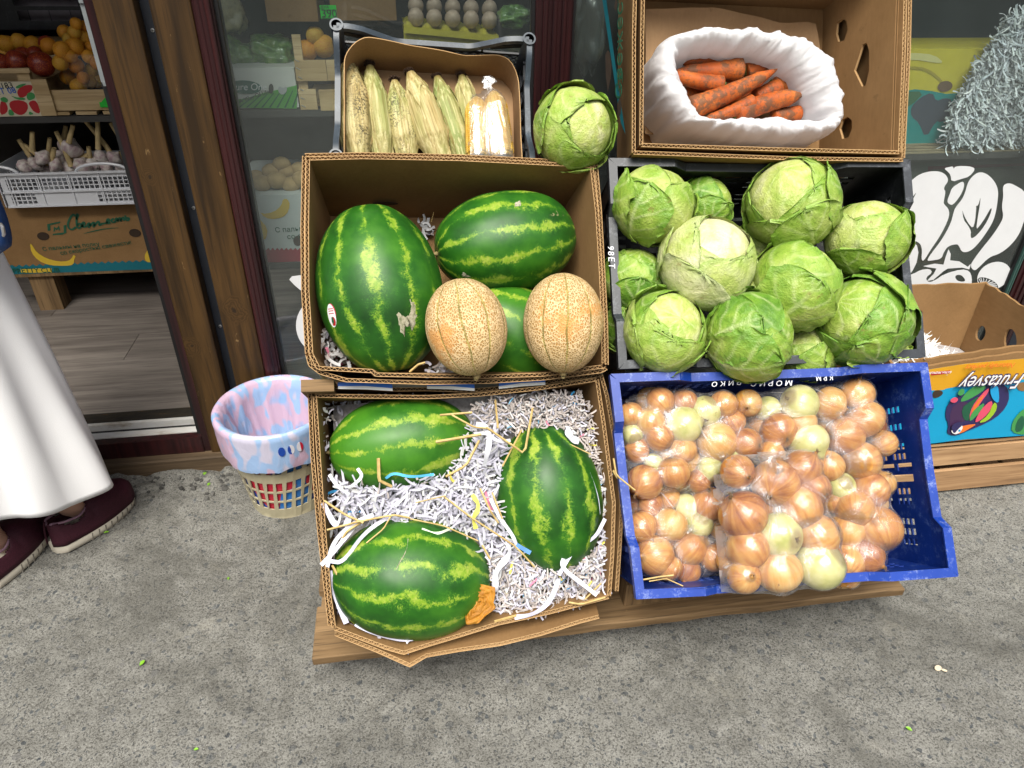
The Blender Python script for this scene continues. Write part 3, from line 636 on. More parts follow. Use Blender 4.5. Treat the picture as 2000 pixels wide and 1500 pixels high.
def holes_blue_s(L, H):
    R = []
    for x0 in (.06, .075 + .02, .135, .155, .225, .245, .285, .305, .325):
        for y in (.045, .060, .075, .105, .120): R.append((x0, y, x0 + .012, y + .010))
    R += [(.175, .03, .190, .075), (.175, .085, .187, .15), (.198, .03, .212, .14)]
    R = [r for r in R if r[2] < L - .03]
    keep = []
    for r in R:
        if all(r[2] <= k[0] + 1e-6 or r[0] >= k[2] - 1e-6 or r[3] <= k[1] + 1e-6 or r[1] >= k[3] - 1e-6 for k in keep): keep.append(r)
    return keep
def holes_blk_l(L, H): return [(x, y, x + .036, y + .011) for x in np.arange(.05, L - .08, .048) for y in (.018, .042, .066, .105, .129, .153)]
def holes_blk_s(L, H): return [(x, y, x + .03, y + .012) for x in np.arange(.045, L - .06, .042) for y in (.012, .036, .06, .10, .124, .148)]
cE = [tuple(FE.loc(*p)[:2]) for p in ((1207, 744), (1800, 722), (1856, 1112), (1256, 1154))]
crateE = produce_crate('produce_crate', 'royal blue plastic crate packed with bags of onions, front rim cracked', FE, .585, .385, .20, BLUE, BLUERIM, holes_blue_l, holes_blue_s, cE, True)
cD = [tuple(FD.loc(*p)[:2]) for p in ((1203, 322), (1766, 324), (1794, 684), (1222, 706))]
crateD = produce_crate('produce_crate', 'black plastic crate heaped with green cabbages above the blue crate', FD, .585, .385, .215, BLK, BLKRIM, holes_blk_l, holes_blk_s, cD)
# marker lettering
INK = plain('white marker ink', (.75, .76, .82), .5, .02).m
def onrim(fr, px, py, z): return fr.loc(px, py, z)
P = onrim(FE, 1508, 748, -.026); text('МОРИС', .0135, INK, crateE, Matrix.Translation((P[0], P[1], -.0255)) @ Matrix.Rotation(PI - .03, 4, 'Z'), .2, spacing=1.5, sx=1.3)
P = onrim(FE, 1420, 748, -.026); text('РИКО', .0125, INK, crateE, Matrix.Translation((P[0], P[1], -.0255)) @ Matrix.Rotation(PI + .02, 4, 'Z'), .2, spacing=1.6, sx=1.3)
P = onrim(FE, 1610, 738, -.026); text('КРМ', .0125, INK, crateE, Matrix.Translation((P[0], P[1], -.0255)) @ Matrix.Rotation(PI, 4, 'Z'), 0, spacing=1.6)
P = onrim(FD, 1196, 502, -.026); text('98ЕТ', .017, INK, crateD, Matrix.Translation((P[0] - .003, P[1], -.0255)) @ Matrix.Rotation(-PI / 2, 4, 'Z'), .1, spacing=1.3)

# --- corn crate
HOLE_SHADE = Mat('painted hollow shade', 1.0, 0.0, (.006, .006, .007)).m  # post hollows painted near black for the shade inside them
def corn_crate():
    fr = FC; t = thing('produce_crate', 'grey plastic crate with hollow corner posts holding husked corn in front of the window', 'plastic crate', fr.M())
    w, h, d = .404, .288, .125; rim = MB(); wx, wy = w / 2 - .012, h / 2 - .012
    for sx in (-1, 1):
        for sy in (-1, 1):
            rim = MB(); rim.tube([(sx * wx, sy * wy, z) for z in (-d, -.05, .012)], .0125, 20, 0, cap=False)
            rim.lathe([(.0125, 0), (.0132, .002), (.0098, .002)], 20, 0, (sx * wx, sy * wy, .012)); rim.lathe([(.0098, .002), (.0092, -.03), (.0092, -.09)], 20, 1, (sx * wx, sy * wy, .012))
            rim.add([(sx * wx + .0086 * math.cos(a), sy * wy + .0086 * math.sin(a), -.076) for a in np.linspace(0, 2 * PI, 20, endpoint=False)], [tuple(range(20))], 1); rim.build('corner_post', [GRY, HOLE_SHADE], t, auto=40)
    bar = MB()
    def run(p0, p1, out):
        p0, p1, out = map(np.array, (p0, p1, out)); ss = np.linspace(0, 1, 33); zs = np.interp(ss, [0, .06, .12, .3, .7, .88, .94, 1], [.010, .010, .006, -.028, -.028, .006, .010, .010])
        top = np.array([[*(p0 + (p1 - p0) * s), z] for s, z in zip(ss, zs)]); o3 = np.r_[out, 0]
        bar.grid(np.stack([top - o3 * .005, top + o3 * .006, top + o3 * .006 - (0, 0, .011), top - o3 * .005 - (0, 0, .011)], 1), 0, closev=True)
        lo = top.copy(); lo[:, 2] = -d
        return p0, p1
    sides = [((-wx, wy), (wx, wy), (0, 1)), ((wx, wy), (wx, -wy), (1, 0)), ((wx, -wy), (-wx, -wy), (0, -1)), ((-wx, -wy), (-wx, wy), (-1, 0))]
    for p0, p1, out in sides: run(p0, p1, out)
    bar.build('rim', GRY, t, auto=40)
    for p0, p1, out in sides:
        p0, p1 = np.array(p0), np.array(p1); L = np.linalg.norm(p1 - p0); u = (p1 - p0) / L; lat = MB()
        P3 = lambda s, z: (*(p0 + u * s), z)
        if out[1] != 0:   # diamond lattice
            for s in np.arange(-.1, L, .017):
                for sg in (1, -1):
                    a, c = (s, -.045) if sg > 0 else (s, -d + .01), (s + .085, -d + .01) if sg > 0 else (s + .085, -.045)
                    s0, s1 = max(a[0], .012), min(c[0], L - .012)
                    if s1 - s0 < .01: continue
                    f = lambda s_: a[1] + (c[1] - a[1]) * (s_ - a[0]) / (c[0] - a[0])
                    lat.bar(P3(s0, f(s0)), P3(s1, f(s1)), .002, .0022, (*out, 0))
            lat.bar(P3(.01, -.045), P3(L - .01, -.045), .004, .006, (0, 0, 1)); lat.bar(P3(.01, -.012), P3(.075, -.026), .004, .01, (0, 0, 1)); lat.bar(P3(L - .01, -.012), P3(L - .075, -.026), .004, .01, (0, 0, 1))
            for s in np.linspace(.09, L - .09, 3): lat.bar(P3(s, -.03), P3(s, -.045), .004, .004, (*out, 0))
        else:
            for s in np.linspace(.02, L - .02, 7): lat.bar(P3(s, -.04), P3(s, -d), .004, .007, (*out, 0))
            for z in (-.05, -.09, -d + .006): lat.bar(P3(.005, z), P3(L - .005, z), .005, .008, (0, 0, 1))
            for s in np.arange(.02, L - .05, .041): lat.bar(P3(s, -.09), P3(s + .041, -.05), .003, .004, (*out, 0))
        lat.build('side_lattice', GRYD, t)
    MB().box((-wx, -wy, -d), (wx, wy, -d + .004)).build('base', GRYD, t)
    # cardboard insert: one curled sheet along the walls, and a floor sheet
    pts = []; r = .05; ix, iy = wx - .014, wy - .012
    for (cx, cy, a0) in ((-ix + r, iy - r, PI), (ix - r, iy - r, PI / 2)):
        for a in np.linspace(a0, a0 - PI / 2, 9): pts.append((cx + r * math.cos(a), cy + r * math.sin(a)))
    pts = [(-ix, -iy)] + pts + [(ix, -iy)]; Q = resample(np.array(pts), n=90); s = np.linspace(0, 1, 90)
    zt = np.interp(s, [0, .28, .33, .40, .5, .58, .66, .70, .74, 1], [-.02, -.012, -.004, -.012, -.03, -.042, -.036, -.034, -.046, -.03]) + .002 * np.sin(s * 40)
    b = MB(); bot = np.c_[Q, np.full(90, -d + .006)]; top = np.c_[Q, zt]; nrm = np.gradient(Q, axis=0); nrm = np.stack([nrm[:, 1], -nrm[:, 0]], 1); nrm /= np.linalg.norm(nrm, axis=1)[:, None]; of = np.c_[nrm * .0016, np.zeros(90)]
    b.grid([bot, top], 0); b.grid([top, top - of], 1); b.grid([top - of, bot - of], 0); b.build('cardboard_liner', [KRAFT, CARDEDGE], t, smooth=False)
    MB().prism([[tuple(p) for p in Q]], -d + .005, -d + .0065).build('floor_sheet', KRAFT, t)
    return t
crateC = corn_crate()

# ------------------------------------------------------------------ pallet and sloping rack that carries the boxes
PAL = wood_mat('raw pallet pine', (.13, .078, .034), (.26, .165, .08), 0, .8, dark=(.03, .02, .012), scuff=.2)
PALZ = wood_mat('raw upright pine', (.12, .072, .032), (.24, .15, .07), 2, .8, dark=(.05, .03, .018))
x0, x1 = -.238, 1.045
t = thing('pallet', 'worn wooden pallet under the tilted boxes, front board showing', 'pallet', (0, 1.0, 0))
for i, (ya, yb) in enumerate(((.945, 1.078), (1.12, 1.22), (1.27, 1.40), (1.45, 1.55), (1.58, 1.70))):
    b = MB(); L = np.linspace(x0, x1, 50); za = lambda x: .12 + .0015 * NZ((x * 6, i, 0)); 
    P = [[(x, (ya + .004 * NZ((x * 9, i, 1)) + (.012 if k in (0, 3) and i == 0 and x < x0 + .1 and False else 0)) - 1.0 if k in (0, 3) else (yb + .004 * NZ((x * 9, i, 2))) - 1.0, za(x) if k < 2 else za(x) - .021) for k in (0, 1, 2, 3)] for x in L]
    P = [[p[0], p[1], p[2], p[3]] for p in P]; P = [[(a[0][0], a[0][1], a[0][2]), (a[1][0], a[1][1], a[1][2]), (a[1][0], a[1][1], a[2][2]), (a[0][0], a[0][1], a[2][2])] for a in P]
    b.grid(P, closev=True); b.f += [(0, 1, 2, 3), tuple(range(len(b.v) - 1, len(b.v) - 5, -1))]; b.m += [0, 0]
    q = b.build('deck_board', PAL, t); mo = q.modifiers.new('b', 'BEVEL'); mo.width = .0025
for x in (x0 + .005, .35, x1 - .105):
    MB().box((x, -.03, .077), (x + .1, .695, .099)).build('stringer_board', PAL, t)
    for y in (.09, .32, .55): MB().box((x, y, .02), (x + .1, y + .12, .077)).build('block', PAL, t)
    MB().box((x, .08, .0), (x + .1, .695, .02)).build('runner_board', PAL, t)
t = thing('display_rack', 'sloping wooden rack behind the stacked boxes, its side rail just showing', 'display rack', (0, 1.2, .12))
Mr = Matrix.Translation((0, -1.2, -.12))
def rail(x, ya, za, yb, zb, w=.03): MB().bar((x, ya, za), (x, yb, zb), w, .07, (0, -.6, .8)).xf(Mr).build('side_rail', PALZ, t)
for x in (-.155, .30): rail(x, 1.165, .14, 1.575, .785)
for x in (.44, .93): rail(x, 1.0, .145, 1.54, .815)
for k in range(4):
    f = .12 + k * .25
    MB().bar((-.19, 1.165 + .41 * f + .05, .14 + .645 * f - .032), (.335, 1.165 + .41 * f + .05, .14 + .645 * f - .032), .018, .09, (0, -.84, .54)).xf(Mr).build('cross_slat', PALZ, t)
    MB().bar((.41, 1.0 + .54 * f + .05, .145 + .67 * f - .04), (.96, 1.0 + .54 * f + .05, .145 + .67 * f - .04), .018, .09, (0, -.78, .63)).xf(Mr).build('cross_slat', PALZ, t)
for x in (-.155, .30, .44, .93): MB().box((x - .02, 1.63, .12), (x + .02, 1.67, .80)).bar((x, 1.56, .79), (x, 1.66, .79), .03, .03).xf(Mr).build('rear_leg', PALZ, t)
MB().box((.41, .985, .1215), (.98, 1.04, .185)).xf(Mr).build('front_beam', PALZ, t)
q = MB().box((-.292, -.228, -.20), (-.235, -.206, -.03)).build('packing_plank', PAL); q.matrix_world = FB.M(); tag(q, 'rough plank wedged between the two watermelon boxes, its end showing on the left', 'plank')

# ================================================================== PRODUCE
def rot_to(axis, roll=0.0):
    return Vector(axis).normalized().to_track_quat('Z', 'Y').to_matrix().to_4x4() @ Matrix.Rotation(roll, 4, 'Z')
def put(o, fr, P, axis=(0, 1, 0), roll=0.0, sc=1.0):
    """stand object o in the frame at local point P with its own z axis along axis"""
    o.matrix_world = fr.M() @ Matrix.Translation(Vector(P)) @ rot_to(axis, roll) @ Matrix.Scale(sc, 4); return o
def rad_at(fr, P, rpx): return rpx * depth_of(fr.w(P)) / FPX

# ------------------------------------------------------------------ watermelons
def melon_mat():
    m = Mat('striped watermelon rind', .4, .35); v = m.off(17); x, y, z = m.xyz()
    w1 = m.math('SUBTRACT', m.math('ADD', m.math('MULTIPLY', m.noise(13, 2, .5, v=v), .6), m.math('MULTIPLY', m.noise(48, 3, .6, v=v), .4)), .5); ang = m.math('DIVIDE', m.math('ARCTAN2', y, x), 2 * PI)
    a = m.math('MULTIPLY_ADD', ang, 12.0, m.math('MULTIPLY', w1, 1.5)); f = m.math('MULTIPLY', m.math('ABSOLUTE', m.math('SUBTRACT', m.math('FRACT', m.math('ADD', a, 50.0)), .5)), 2.0)
    rag = m.math('SUBTRACT', m.noise(120, 6, .85, v=m.mapv((1, 1, 1.5), v=v), dist=1.5), .5); brk = m.noise(17, 3, .55, v=v)
    th = m.math('ADD', m.math('MULTIPLY_ADD', brk, 1.9, -.82), m.math('MULTIPLY', rag, 1.8))
    s_ = m.step(m.math('SUBTRACT', th, f), -.13, .10)
    dark = m.ramp(m.math('ADD', m.noise(9, 4, .6, v=v), m.math('MULTIPLY_ADD', m.rnd(), .26, -.11)), [(.28, (.005, .034, .004)), (.5, (.014, .088, .006)), (.72, (.045, .17, .010))])
    lite = m.ramp(m.math('ADD', m.math('MULTIPLY', m.noise(130, 3, .7, v=v), .6), m.math('MULTIPLY', brk, .4)), [(.34, (.07, .19, .008)), (.5, (.19, .31, .02)), (.68, (.36, .41, .075))])
    fr_ = m.step(m.math('SUBTRACT', m.math('MULTIPLY_ADD', rag, .9, m.math('ADD', th, .22)), f), -.2, .2); dark = m.mix(m.math('MULTIPLY', fr_, .6), dark, (.045, .17, .012))
    c = m.mix(m.math('MULTIPLY', s_, .93), dark, lite)
    sc = m.math('MULTIPLY', m.step(m.noise(11, 5, .8, v=m.off(29)), .67, .71), .55); c = m.mix(sc, c, (.33, .29, .16))
    m.col(c); m.set('Roughness', m.math('MULTIPLY_ADD', m.noise(14, 3, .6, v=v), .22, .34)); m.bump(m.noise(160, 2, v=v), .05, .001); return m.m
MELON = melon_mat(); STEMM = plain('dry stem', (.2, .15, .06), .8).m
def melon_mesh(ra, rl, seed):
    nu, nv = 64, 96; P = []
    for i in range(nu):
        t = PI * i / (nu - 1); row = []
        for j in range(nv):
            a = 2 * PI * j / nv; d = (math.sin(t) * math.cos(a), math.sin(t) * math.sin(a), math.cos(t))
            k = 1 + .02 * fbm((d[0] * 1.3 + seed, d[1] * 1.3, d[2] * 1.3), 2) + .004 * math.cos(11 * a) * math.sin(t)
            z = math.copysign(abs(d[2]) ** .94, d[2]); row.append((d[0] * ra * k, d[1] * ra * k, z * rl * k - .006 * math.exp(-((1 - abs(d[2])) * 60)) * math.copysign(1, d[2])))
        P.append(row)
    return MB().grid(P, closev=True)
def melon(fr, px, py, ra_px, rl_px, ang, zoff, label, group, tilt=0.0, seed=0, roll=0.0):
    P = fr.loc(px, py, zoff); k = depth_of(fr.w(P)) / FPX; ra, rl = ra_px * k, rl_px * k
    t = thing('watermelon', label, 'watermelon', None, group); b = melon_mesh(ra, rl, seed)
    put(t, fr, P, (math.cos(ang), math.sin(ang), tilt), roll); b.build('rind', MELON, t, smooth=True)
    s_ = MB().tube([(0, 0, -rl + .008), (.001, 0, -rl - .001), (.004, .002, -rl - .008)], [.005, .0038, .003], 8); s_.build('stem', STEMM, t, smooth=True)
    return t, P, ra, rl
GA, GB = 'watermelons in the lower box', 'watermelons in the upper box'
mA1 = melon(FA, 786, 866, 92, 142, .06, -.075, 'striped watermelon lying across the upper left of the shredded paper', GA, seed=1, roll=.3)
mA2 = melon(FA, 1072, 972, 104, 144, PI / 2 + .1, -.06, 'dark striped watermelon standing lengthwise on the right of the shredded paper', GA, seed=4, roll=.9)
mA3 = melon(FA, 805, 1128, 116, 154, -.12, -.045, 'watermelon with a thin forked crack in its rind, nearest the pallet edge', GA, seed=8, roll=2.0)
mB1 = melon(FB, 743, 566, 121, 168, PI / 2 + .16, -.06, 'big upright watermelon with a red sticker and a grey scar', GB, seed=12, roll=1.2)
mB2 = melon(FB, 988, 474, 98, 142, .17, -.09, 'watermelon lying crosswise at the back of the upper box', GB, seed=15, roll=2.4)
mB3 = melon(FB, 1004, 652, 92, 118, -.5, -.12, 'watermelon half hidden between and behind the two netted melons', GB, seed=21, roll=.2)
def onsurf(mel, px, py, lift=0.0):
    """point and outward normal on a melon under a pixel, in the melon's own coordinates"""
    t, P, ra, rl = mel; Mi = t.matrix_world.inverted(); o_ = np.array(Mi @ Vector(CAM)); r = np.array(Mi.to_3x3() @ Vector(ray(px, py)))
    s_ = np.array([1 / ra, 1 / ra, 1 / rl]); o2, r2 = o_ * s_, r * s_; A, B_, C = r2 @ r2, 2 * o2 @ r2, o2 @ o2 - 1.0
    q = max(B_ * B_ - 4 * A * C, 0); k = (-B_ - math.sqrt(q)) / (2 * A); p = o_ + r * k; n = p * s_ * s_; n /= np.linalg.norm(n); return p + n * lift, n
# patches that lie on the rind: scars, sticker, crack
def patch(mel, pts, name, mat, lift=.0012, rag=.0):
    t = mel[0]; cx, cy = np.mean(pts, axis=0); rings = []
    pts = resample(np.array(pts, float), n=41, closed=True)[:-1]
    if rag: pts = np.array([(cx + (x - cx) * (1 + rag * fbm((i * .9, 3, 1), 3)), cy + (y - cy) * (1 + rag * fbm((i * .9, 9, 4), 3))) for i, (x, y) in enumerate(pts)])
    for k in np.linspace(.02, 1, 8): rings.append([onsurf(mel, cx + (x - cx) * k, cy + (y - cy) * k, lift if k < .99 else lift * .3)[0] for x, y in pts])
    return MB().grid(rings, closev=True).build(name, mat, t, smooth=True)
SCAR = Mat('corky scar', .85, .2); SCAR.col(SCAR.ramp(SCAR.noise(120, 4, .7), [(.35, (.12, .14, .07)), (.5, (.33, .31, .22)), (.7, (.42, .4, .31))])); SCAR.bump(SCAR.noise(140), .4, .001); SCAR = SCAR.m
patch(mB1, [(782, 580), (800, 578), (812, 590), (814, 625), (806, 640), (788, 636), (790, 655), (783, 650), (776, 620), (775, 595)], 'corky_scar', SCAR, rag=.35)
patch(mB2, [(905, 528), (930, 522), (936, 538), (915, 542), (902, 540)], 'corky_scar', SCAR, rag=.4)
patch(mB2, [(1006, 396), (1016, 392), (1018, 402), (1006, 404)], 'corky_scar', SCAR, rag=.4)
STK = printed('red sticker edge', (.45, .01, .05)); st1 = patch(mB1, ell(650, 616, 9, 26, -.22, 40), 'fruit_sticker', STK, .0016); st1['label'] = 'red rimmed oval sticker with a melon slice'
b = MB(); 
for (q, mi) in ((ell(650, 616, 7.2, 23, -.22, 28), 0), (ell(654, 627, 3.4, 9, -.22, 20), 1), (ell(652, 625, 2.0, 7, -.22, 16), 2)):
    n0 = len(b.v); b.add([onsurf(mB1, *np.mean(q, axis=0), .0021 + .0002 * mi)[0]] + [onsurf(mB1, x, y, .0021 + .0002 * mi)[0] for x, y in q], [(0, i + 1, (i + 1) % len(q) + 1) for i in range(len(q))], mi)
for y0 in (603, 607, 612): b.add([onsurf(mB1, 646 + dx + (y0 - 603) * .2, y0 + dy, .0024)[0] for dx, dy in ((-3, -.5), (6, -1.5), (6, 0), (-3, 1))], [(0, 1, 2, 3)], 1)
b.build('sticker_face', [PWHITE, PRED, PGREEN], st1)
b = MB()
for l in ([(797, 1053), (795, 1075), (775, 1108), (768, 1130), (757, 1148)], [(713, 1085), (715, 1104), (735, 1122), (741, 1132), (736, 1140), (728, 1162)], [(716, 1104), (706, 1118)], [(741, 1130), (752, 1134)]):
    l = smooth_open(l, 2); b.tube([onsurf(mA3, *p, .0002)[0] for p in l], np.linspace(.0013, .0004, len(l)), 5)
b.build('rind_crack', SCAR, mA3[0], smooth=True)
# ------------------------------------------------------------------ netted melons
def net_mat():
    m = Mat('netted cantaloupe rind', .75, .3); v = m.off(13); wv = m.new('VectorMath', operation='ADD'); sc = m.new('VectorMath', operation='SCALE'); m.L.new(m.noise(60, 2, v=v, out=1), sc.inputs[0]); sc.inputs['Scale'].default_value = .008; m.L.new(v, wv.inputs[0]); m.L.new(sc.outputs[0], wv.inputs[1])
    d = m.voro(250, 'DISTANCE_TO_EDGE', v=m.mapv((1, 1, .72), v=wv.outputs[0])); net = m.step(d, .20, .08)
    g = m.math('ADD', m.noise(12, 3, .5, v=v), m.math('MULTIPLY_ADD', m.rnd(), .16, -.09)); base = m.ramp(g, [(.36, (.31, .21, .085)), (.52, (.43, .23, .07)), (.68, (.52, .215, .045))])
    c = m.mix(net, m.mix(.35, base, (.22, .15, .05)), m.ramp(m.noise(30, 2, v=v), [(.3, (.56, .40, .2)), (.7, (.68, .5, .28))]))
    c = m.mix(m.math('MULTIPLY', m.step(g, .58, .66), .75), c, (.58, .27, .075))
    x, y, z = m.xyz(); a = m.math('FRACT', m.math('ADD', m.math('MULTIPLY_ADD', m.math('DIVIDE', m.math('ARCTAN2', y, x), 2 * PI), 10.0, m.math('MULTIPLY', m.math('SUBTRACT', m.noise(16, 2, v=v), .5), .25)), 20.0))
    s_ = m.step(m.math('ABSOLUTE', m.math('SUBTRACT', a, .5)), .055, .02); c = m.mix(m.math('MULTIPLY', s_, .8), c, m.ramp(m.noise(40, 2, v=v), [(.4, (.14, .13, .025)), (.6, (.36, .3, .07))]))
    c = m.mix(m.math('MULTIPLY', m.step(m.noise(24, 3, .6, v=v), .7, .74), .5), c, (.1, .09, .06)); m.col(c); m.bump(m.math('SUBTRACT', net, m.math('MULTIPLY', s_, .6)), .7, .0016); return m.m
NET = net_mat()
def cantaloupe(fr, px, py, ra_px, rl_px, ang, zoff, label, roll):
    P = fr.loc(px, py, zoff); k = depth_of(fr.w(P)) / FPX; ra, rl = ra_px * k, rl_px * k; P_ = []
    for i in range(60):
        t = PI * i / 59; P_.append([(math.sin(t) ** .95 * math.cos(a) * ra * q, math.sin(t) ** .95 * math.sin(a) * ra * q, math.cos(t) * rl * (1 + .012 * fbm((px, math.cos(a), t), 2))) for a in np.linspace(0, 2 * PI, 120, endpoint=False) for q in [1 - .016 * max(0, math.cos(10 * a + PI)) ** 6 + .012 * fbm((math.cos(a) + px, math.sin(a), t), 2)]])
    t = thing('cantaloupe', label, 'melon', None, 'netted melons in the upper box'); put(t, fr, P, (math.cos(ang), math.sin(ang), .12), roll)
    MB().grid(P_, closev=True).build('rind', NET, t, smooth=True); MB().tube([(0, 0, -rl + .004), (.001, 0, -rl - .003), (.006, .001, -rl - .008)], [.009, .006, .004], 10).build('stem', STEMM, t, smooth=True)
cantaloupe(FB, 911, 639, 79, 95, PI / 2 + .2, .045, 'netted orange melon leaning against the stickered watermelon', .4)
cantaloupe(FB, 1100, 631, 78, 97, PI / 2 - .02, .035, 'paler netted melon in the right corner of the upper box', 1.1)

# ------------------------------------------------------------------ cabbages
def cab_mat():
    m = Mat('cabbage leaf', .42, .4); g = m.attr(); r, gg, b = m.xyz(g)   # r: vein mask, g: margin, b: leaf tone
    v = m.off(21); n = m.noise(2.2, 5, .62, v=v)
    tone = m.ramp(m.math('ADD', m.math('MULTIPLY_ADD', n, .62, -.10), m.math('MULTIPLY', b, .76)), [(.2, (.04, .125, .011)), (.37, (.115, .245, .022)), (.55, (.25, .37, .05)), (.74, (.43, .49, .14)), (.95, (.64, .62, .38))])
    c = m.mix(m.math('MULTIPLY', r, .66), tone, (.60, .64, .34)); c = m.mix(m.math('MULTIPLY', gg, .5), c, (.13, .29, .03))
    fine = m.voro(9, 'DISTANCE_TO_EDGE', v=m.mapv((1, 1, 1), v=v)); c = m.mix(m.math('MULTIPLY', m.step(fine, .05, .01), .07), c, (.45, .54, .2))
    c = m.mix(m.math('MULTIPLY', m.step(m.noise(2.4, 6, .75, v=v), .60, .68), .55), c, (.20, .12, .04)); c = m.mix(m.math('MULTIPLY', m.step(m.noise(4.5, 5, .8, v=v), .67, .71), .6), c, (.035, .05, .015))
    m.col(c); m.bump(m.math('ADD', m.math('ADD', m.math('MULTIPLY', m.noise(2.6, 4, .62, v=v, dist=1.2), 1.2), m.math('MULTIPLY', m.noise(9, 5, .65, v=v, dist=.8), .5)), m.math('MULTIPLY', m.step(fine, .12, 0), .08)), 0.32, .02); m.set('Subsurface Weight', .0); return m.m
CAB = cab_mat(); CUT = Mat('cut cabbage stalk', .7); CUT.col(CUT.ramp(CUT.noise(60, 4, .7), [(.3, (.16, .09, .035)), (.6, (.42, .30, .15))])); CUT = CUT.m
def leaf_patch(R, u0, u1, half, az, off, seed, tone, ruff=.02, nu=46, nv=40, curl=0.0):
    """one wrapper leaf: grows from the stalk pole (angle u0) over the head to angle u1, half = half width in radians, az = direction"""
    P, Cc = [], []; rs = random.Random(seed); fv = rs.uniform(4.0, 5.6); tip = .25 + .1 * rs.random()
    for i in range(nu):
        v = i / (nu - 1); row = []
        wv = half * (math.sin(PI * min(1, .18 + v * .82) * .62) ** .8) * (1 if v < 1 - tip else math.sqrt(max(0, 1 - ((v - 1 + tip) / tip) ** 2)) * .93 + .07)
        for j in range(nv):
            u = -1 + 2 * j / (nv - 1); marg = max(abs(u) ** 6, v ** 9)
            rg = 1 + .05 * fbm((seed * 3.1 + u * 2, v * 5, 1), 3) + .10 * fbm((seed * 1.7 + (1 if u > 0 else -1), v * 9, 4), 4) * abs(u)
            th = u0 + (u1 - u0) * v * (1 + .05 * marg * fbm((u * 4, seed, v * 2), 3)); a = az + u * wv * rg / max(.35, math.sin(min(max(th, .25), PI - .25)))
            if math.sin(th) < .25: a = az + u * wv * 2.2
            mid = math.exp(-(u * wv / (.055 * (1.25 - v))) ** 2) * (1 - .45 * v)
            q = (v * fv - abs(u) ** 1.15 * (1.5 + .4 * v) + .25 * fbm((u * 2 + seed, v * 3, 7), 2)) % 1.0
            side = math.exp(-((q - .5) / .075) ** 2) * (1 - .75 * abs(u)) * min(1, abs(u) * 7) * .85
            vein = min(1, mid + side)
            h = off + .022 * mid + .012 * side + .014 * fbm((seed + u * 2.2 * half, v * 3.4, 3), 3) - .012 * abs(NZ((seed + u * 5 * half, v * 9, 8))) - .006 * abs(NZ((seed + u * 12 * half, v * 20, 2))) + ruff * marg * (fbm((u * 5 + seed, v * 6, 11), 3) * 1.4 + .35) + curl * marg
            r_ = R * (1 + h); row.append((r_ * math.sin(th) * math.cos(a), r_ * math.sin(th) * math.sin(a), -r_ * math.cos(th)))
            Cc.append((vein, min(1, marg * 1.0), max(0, min(1, tone + .16 * fbm((u * 1.5 + seed, v * 2, 5), 2) + .25 * (1 - v) ** 2))))
        P.append(row)
    b = MB().grid(P); b.c = Cc; return b
def cabbage_parts(seed, tone):
    R = 1.0; rs = random.Random(seed); L = []
    P = []; C_ = []
    for i in range(40):
        t = PI * i / 39; row = []
        for j in range(60):
            a = 2 * PI * j / 60; k = .985 + .025 * fbm((math.cos(a) * 1.4 * math.sin(t) + seed, math.sin(a) * 1.4 * math.sin(t), math.cos(t) * 1.4), 3) - .02 * abs(NZ((math.cos(a) * 4 * math.sin(t) + seed, math.sin(a) * 4 * math.sin(t), math.cos(t) * 4)))
            row.append((k * math.sin(t) * math.cos(a), k * math.sin(t) * math.sin(a), -k * math.cos(t))); q = (a * 5 / PI + .8 * fbm((math.cos(a), t * 2, seed), 2)) % 1.0
            C_.append((.7 * math.exp(-((q - .5) / .09) ** 2), 0, min(1, tone + .07 + .25 * fbm((t, math.cos(a), seed), 2))))
        P.append(row)
    hb = MB().grid(P, closev=True); hb.c = C_; L.append(('head', hb, CAB))
    n = 8; a0 = rs.uniform(0, 6.28)
    for k in range(n):
        inner = k < 4; az = a0 + k * 2.4 + rs.uniform(-.25, .25)
        L.append(('leaf', leaf_patch(R, .16, rs.uniform(2.2, 2.7) if inner else rs.uniform(1.6, 2.25), rs.uniform(1.1, 1.35) if inner else rs.uniform(.65, 1.0), az, .012 + .016 * k, seed * 10 + k, tone + rs.uniform(-.16, .12) - (.0 if inner else .08), .018 if inner else .05, curl=.02 if inner else .05), CAB))
    L.append(('stalk', MB().lathe([(.001, -1.0), (.12, -1.015), (.15, -.99), (.17, -.9)], 18), CUT))
    return L
_cab = {}
def cabbage(fr, px, py, rpx, zoff, label, variant, axis, roll, group, tone=.45, squash=(1, 1, .95)):
    P = fr.loc(px, py, zoff); r = rad_at(fr, P, rpx) * .93
    t = thing('cabbage', label, 'cabbage', None, group)
    key = variant
    if key not in _cab: _cab[key] = [(n, b.build(n, m, t, smooth=True), m) for n, b, m in cabbage_parts(variant, tone)]; new = True
    else:
        for n, o, m in _cab[key]: c = o.copy(); COL.objects.link(c); c.parent = t
    t.matrix_world = fr.M() @ Matrix.Translation(Vector(P)) @ rot_to(axis, roll) @ Matrix.Diagonal((r * squash[0], r * squash[1], r * squash[2], 1)); return t
GC = 'cabbages in the black crate'
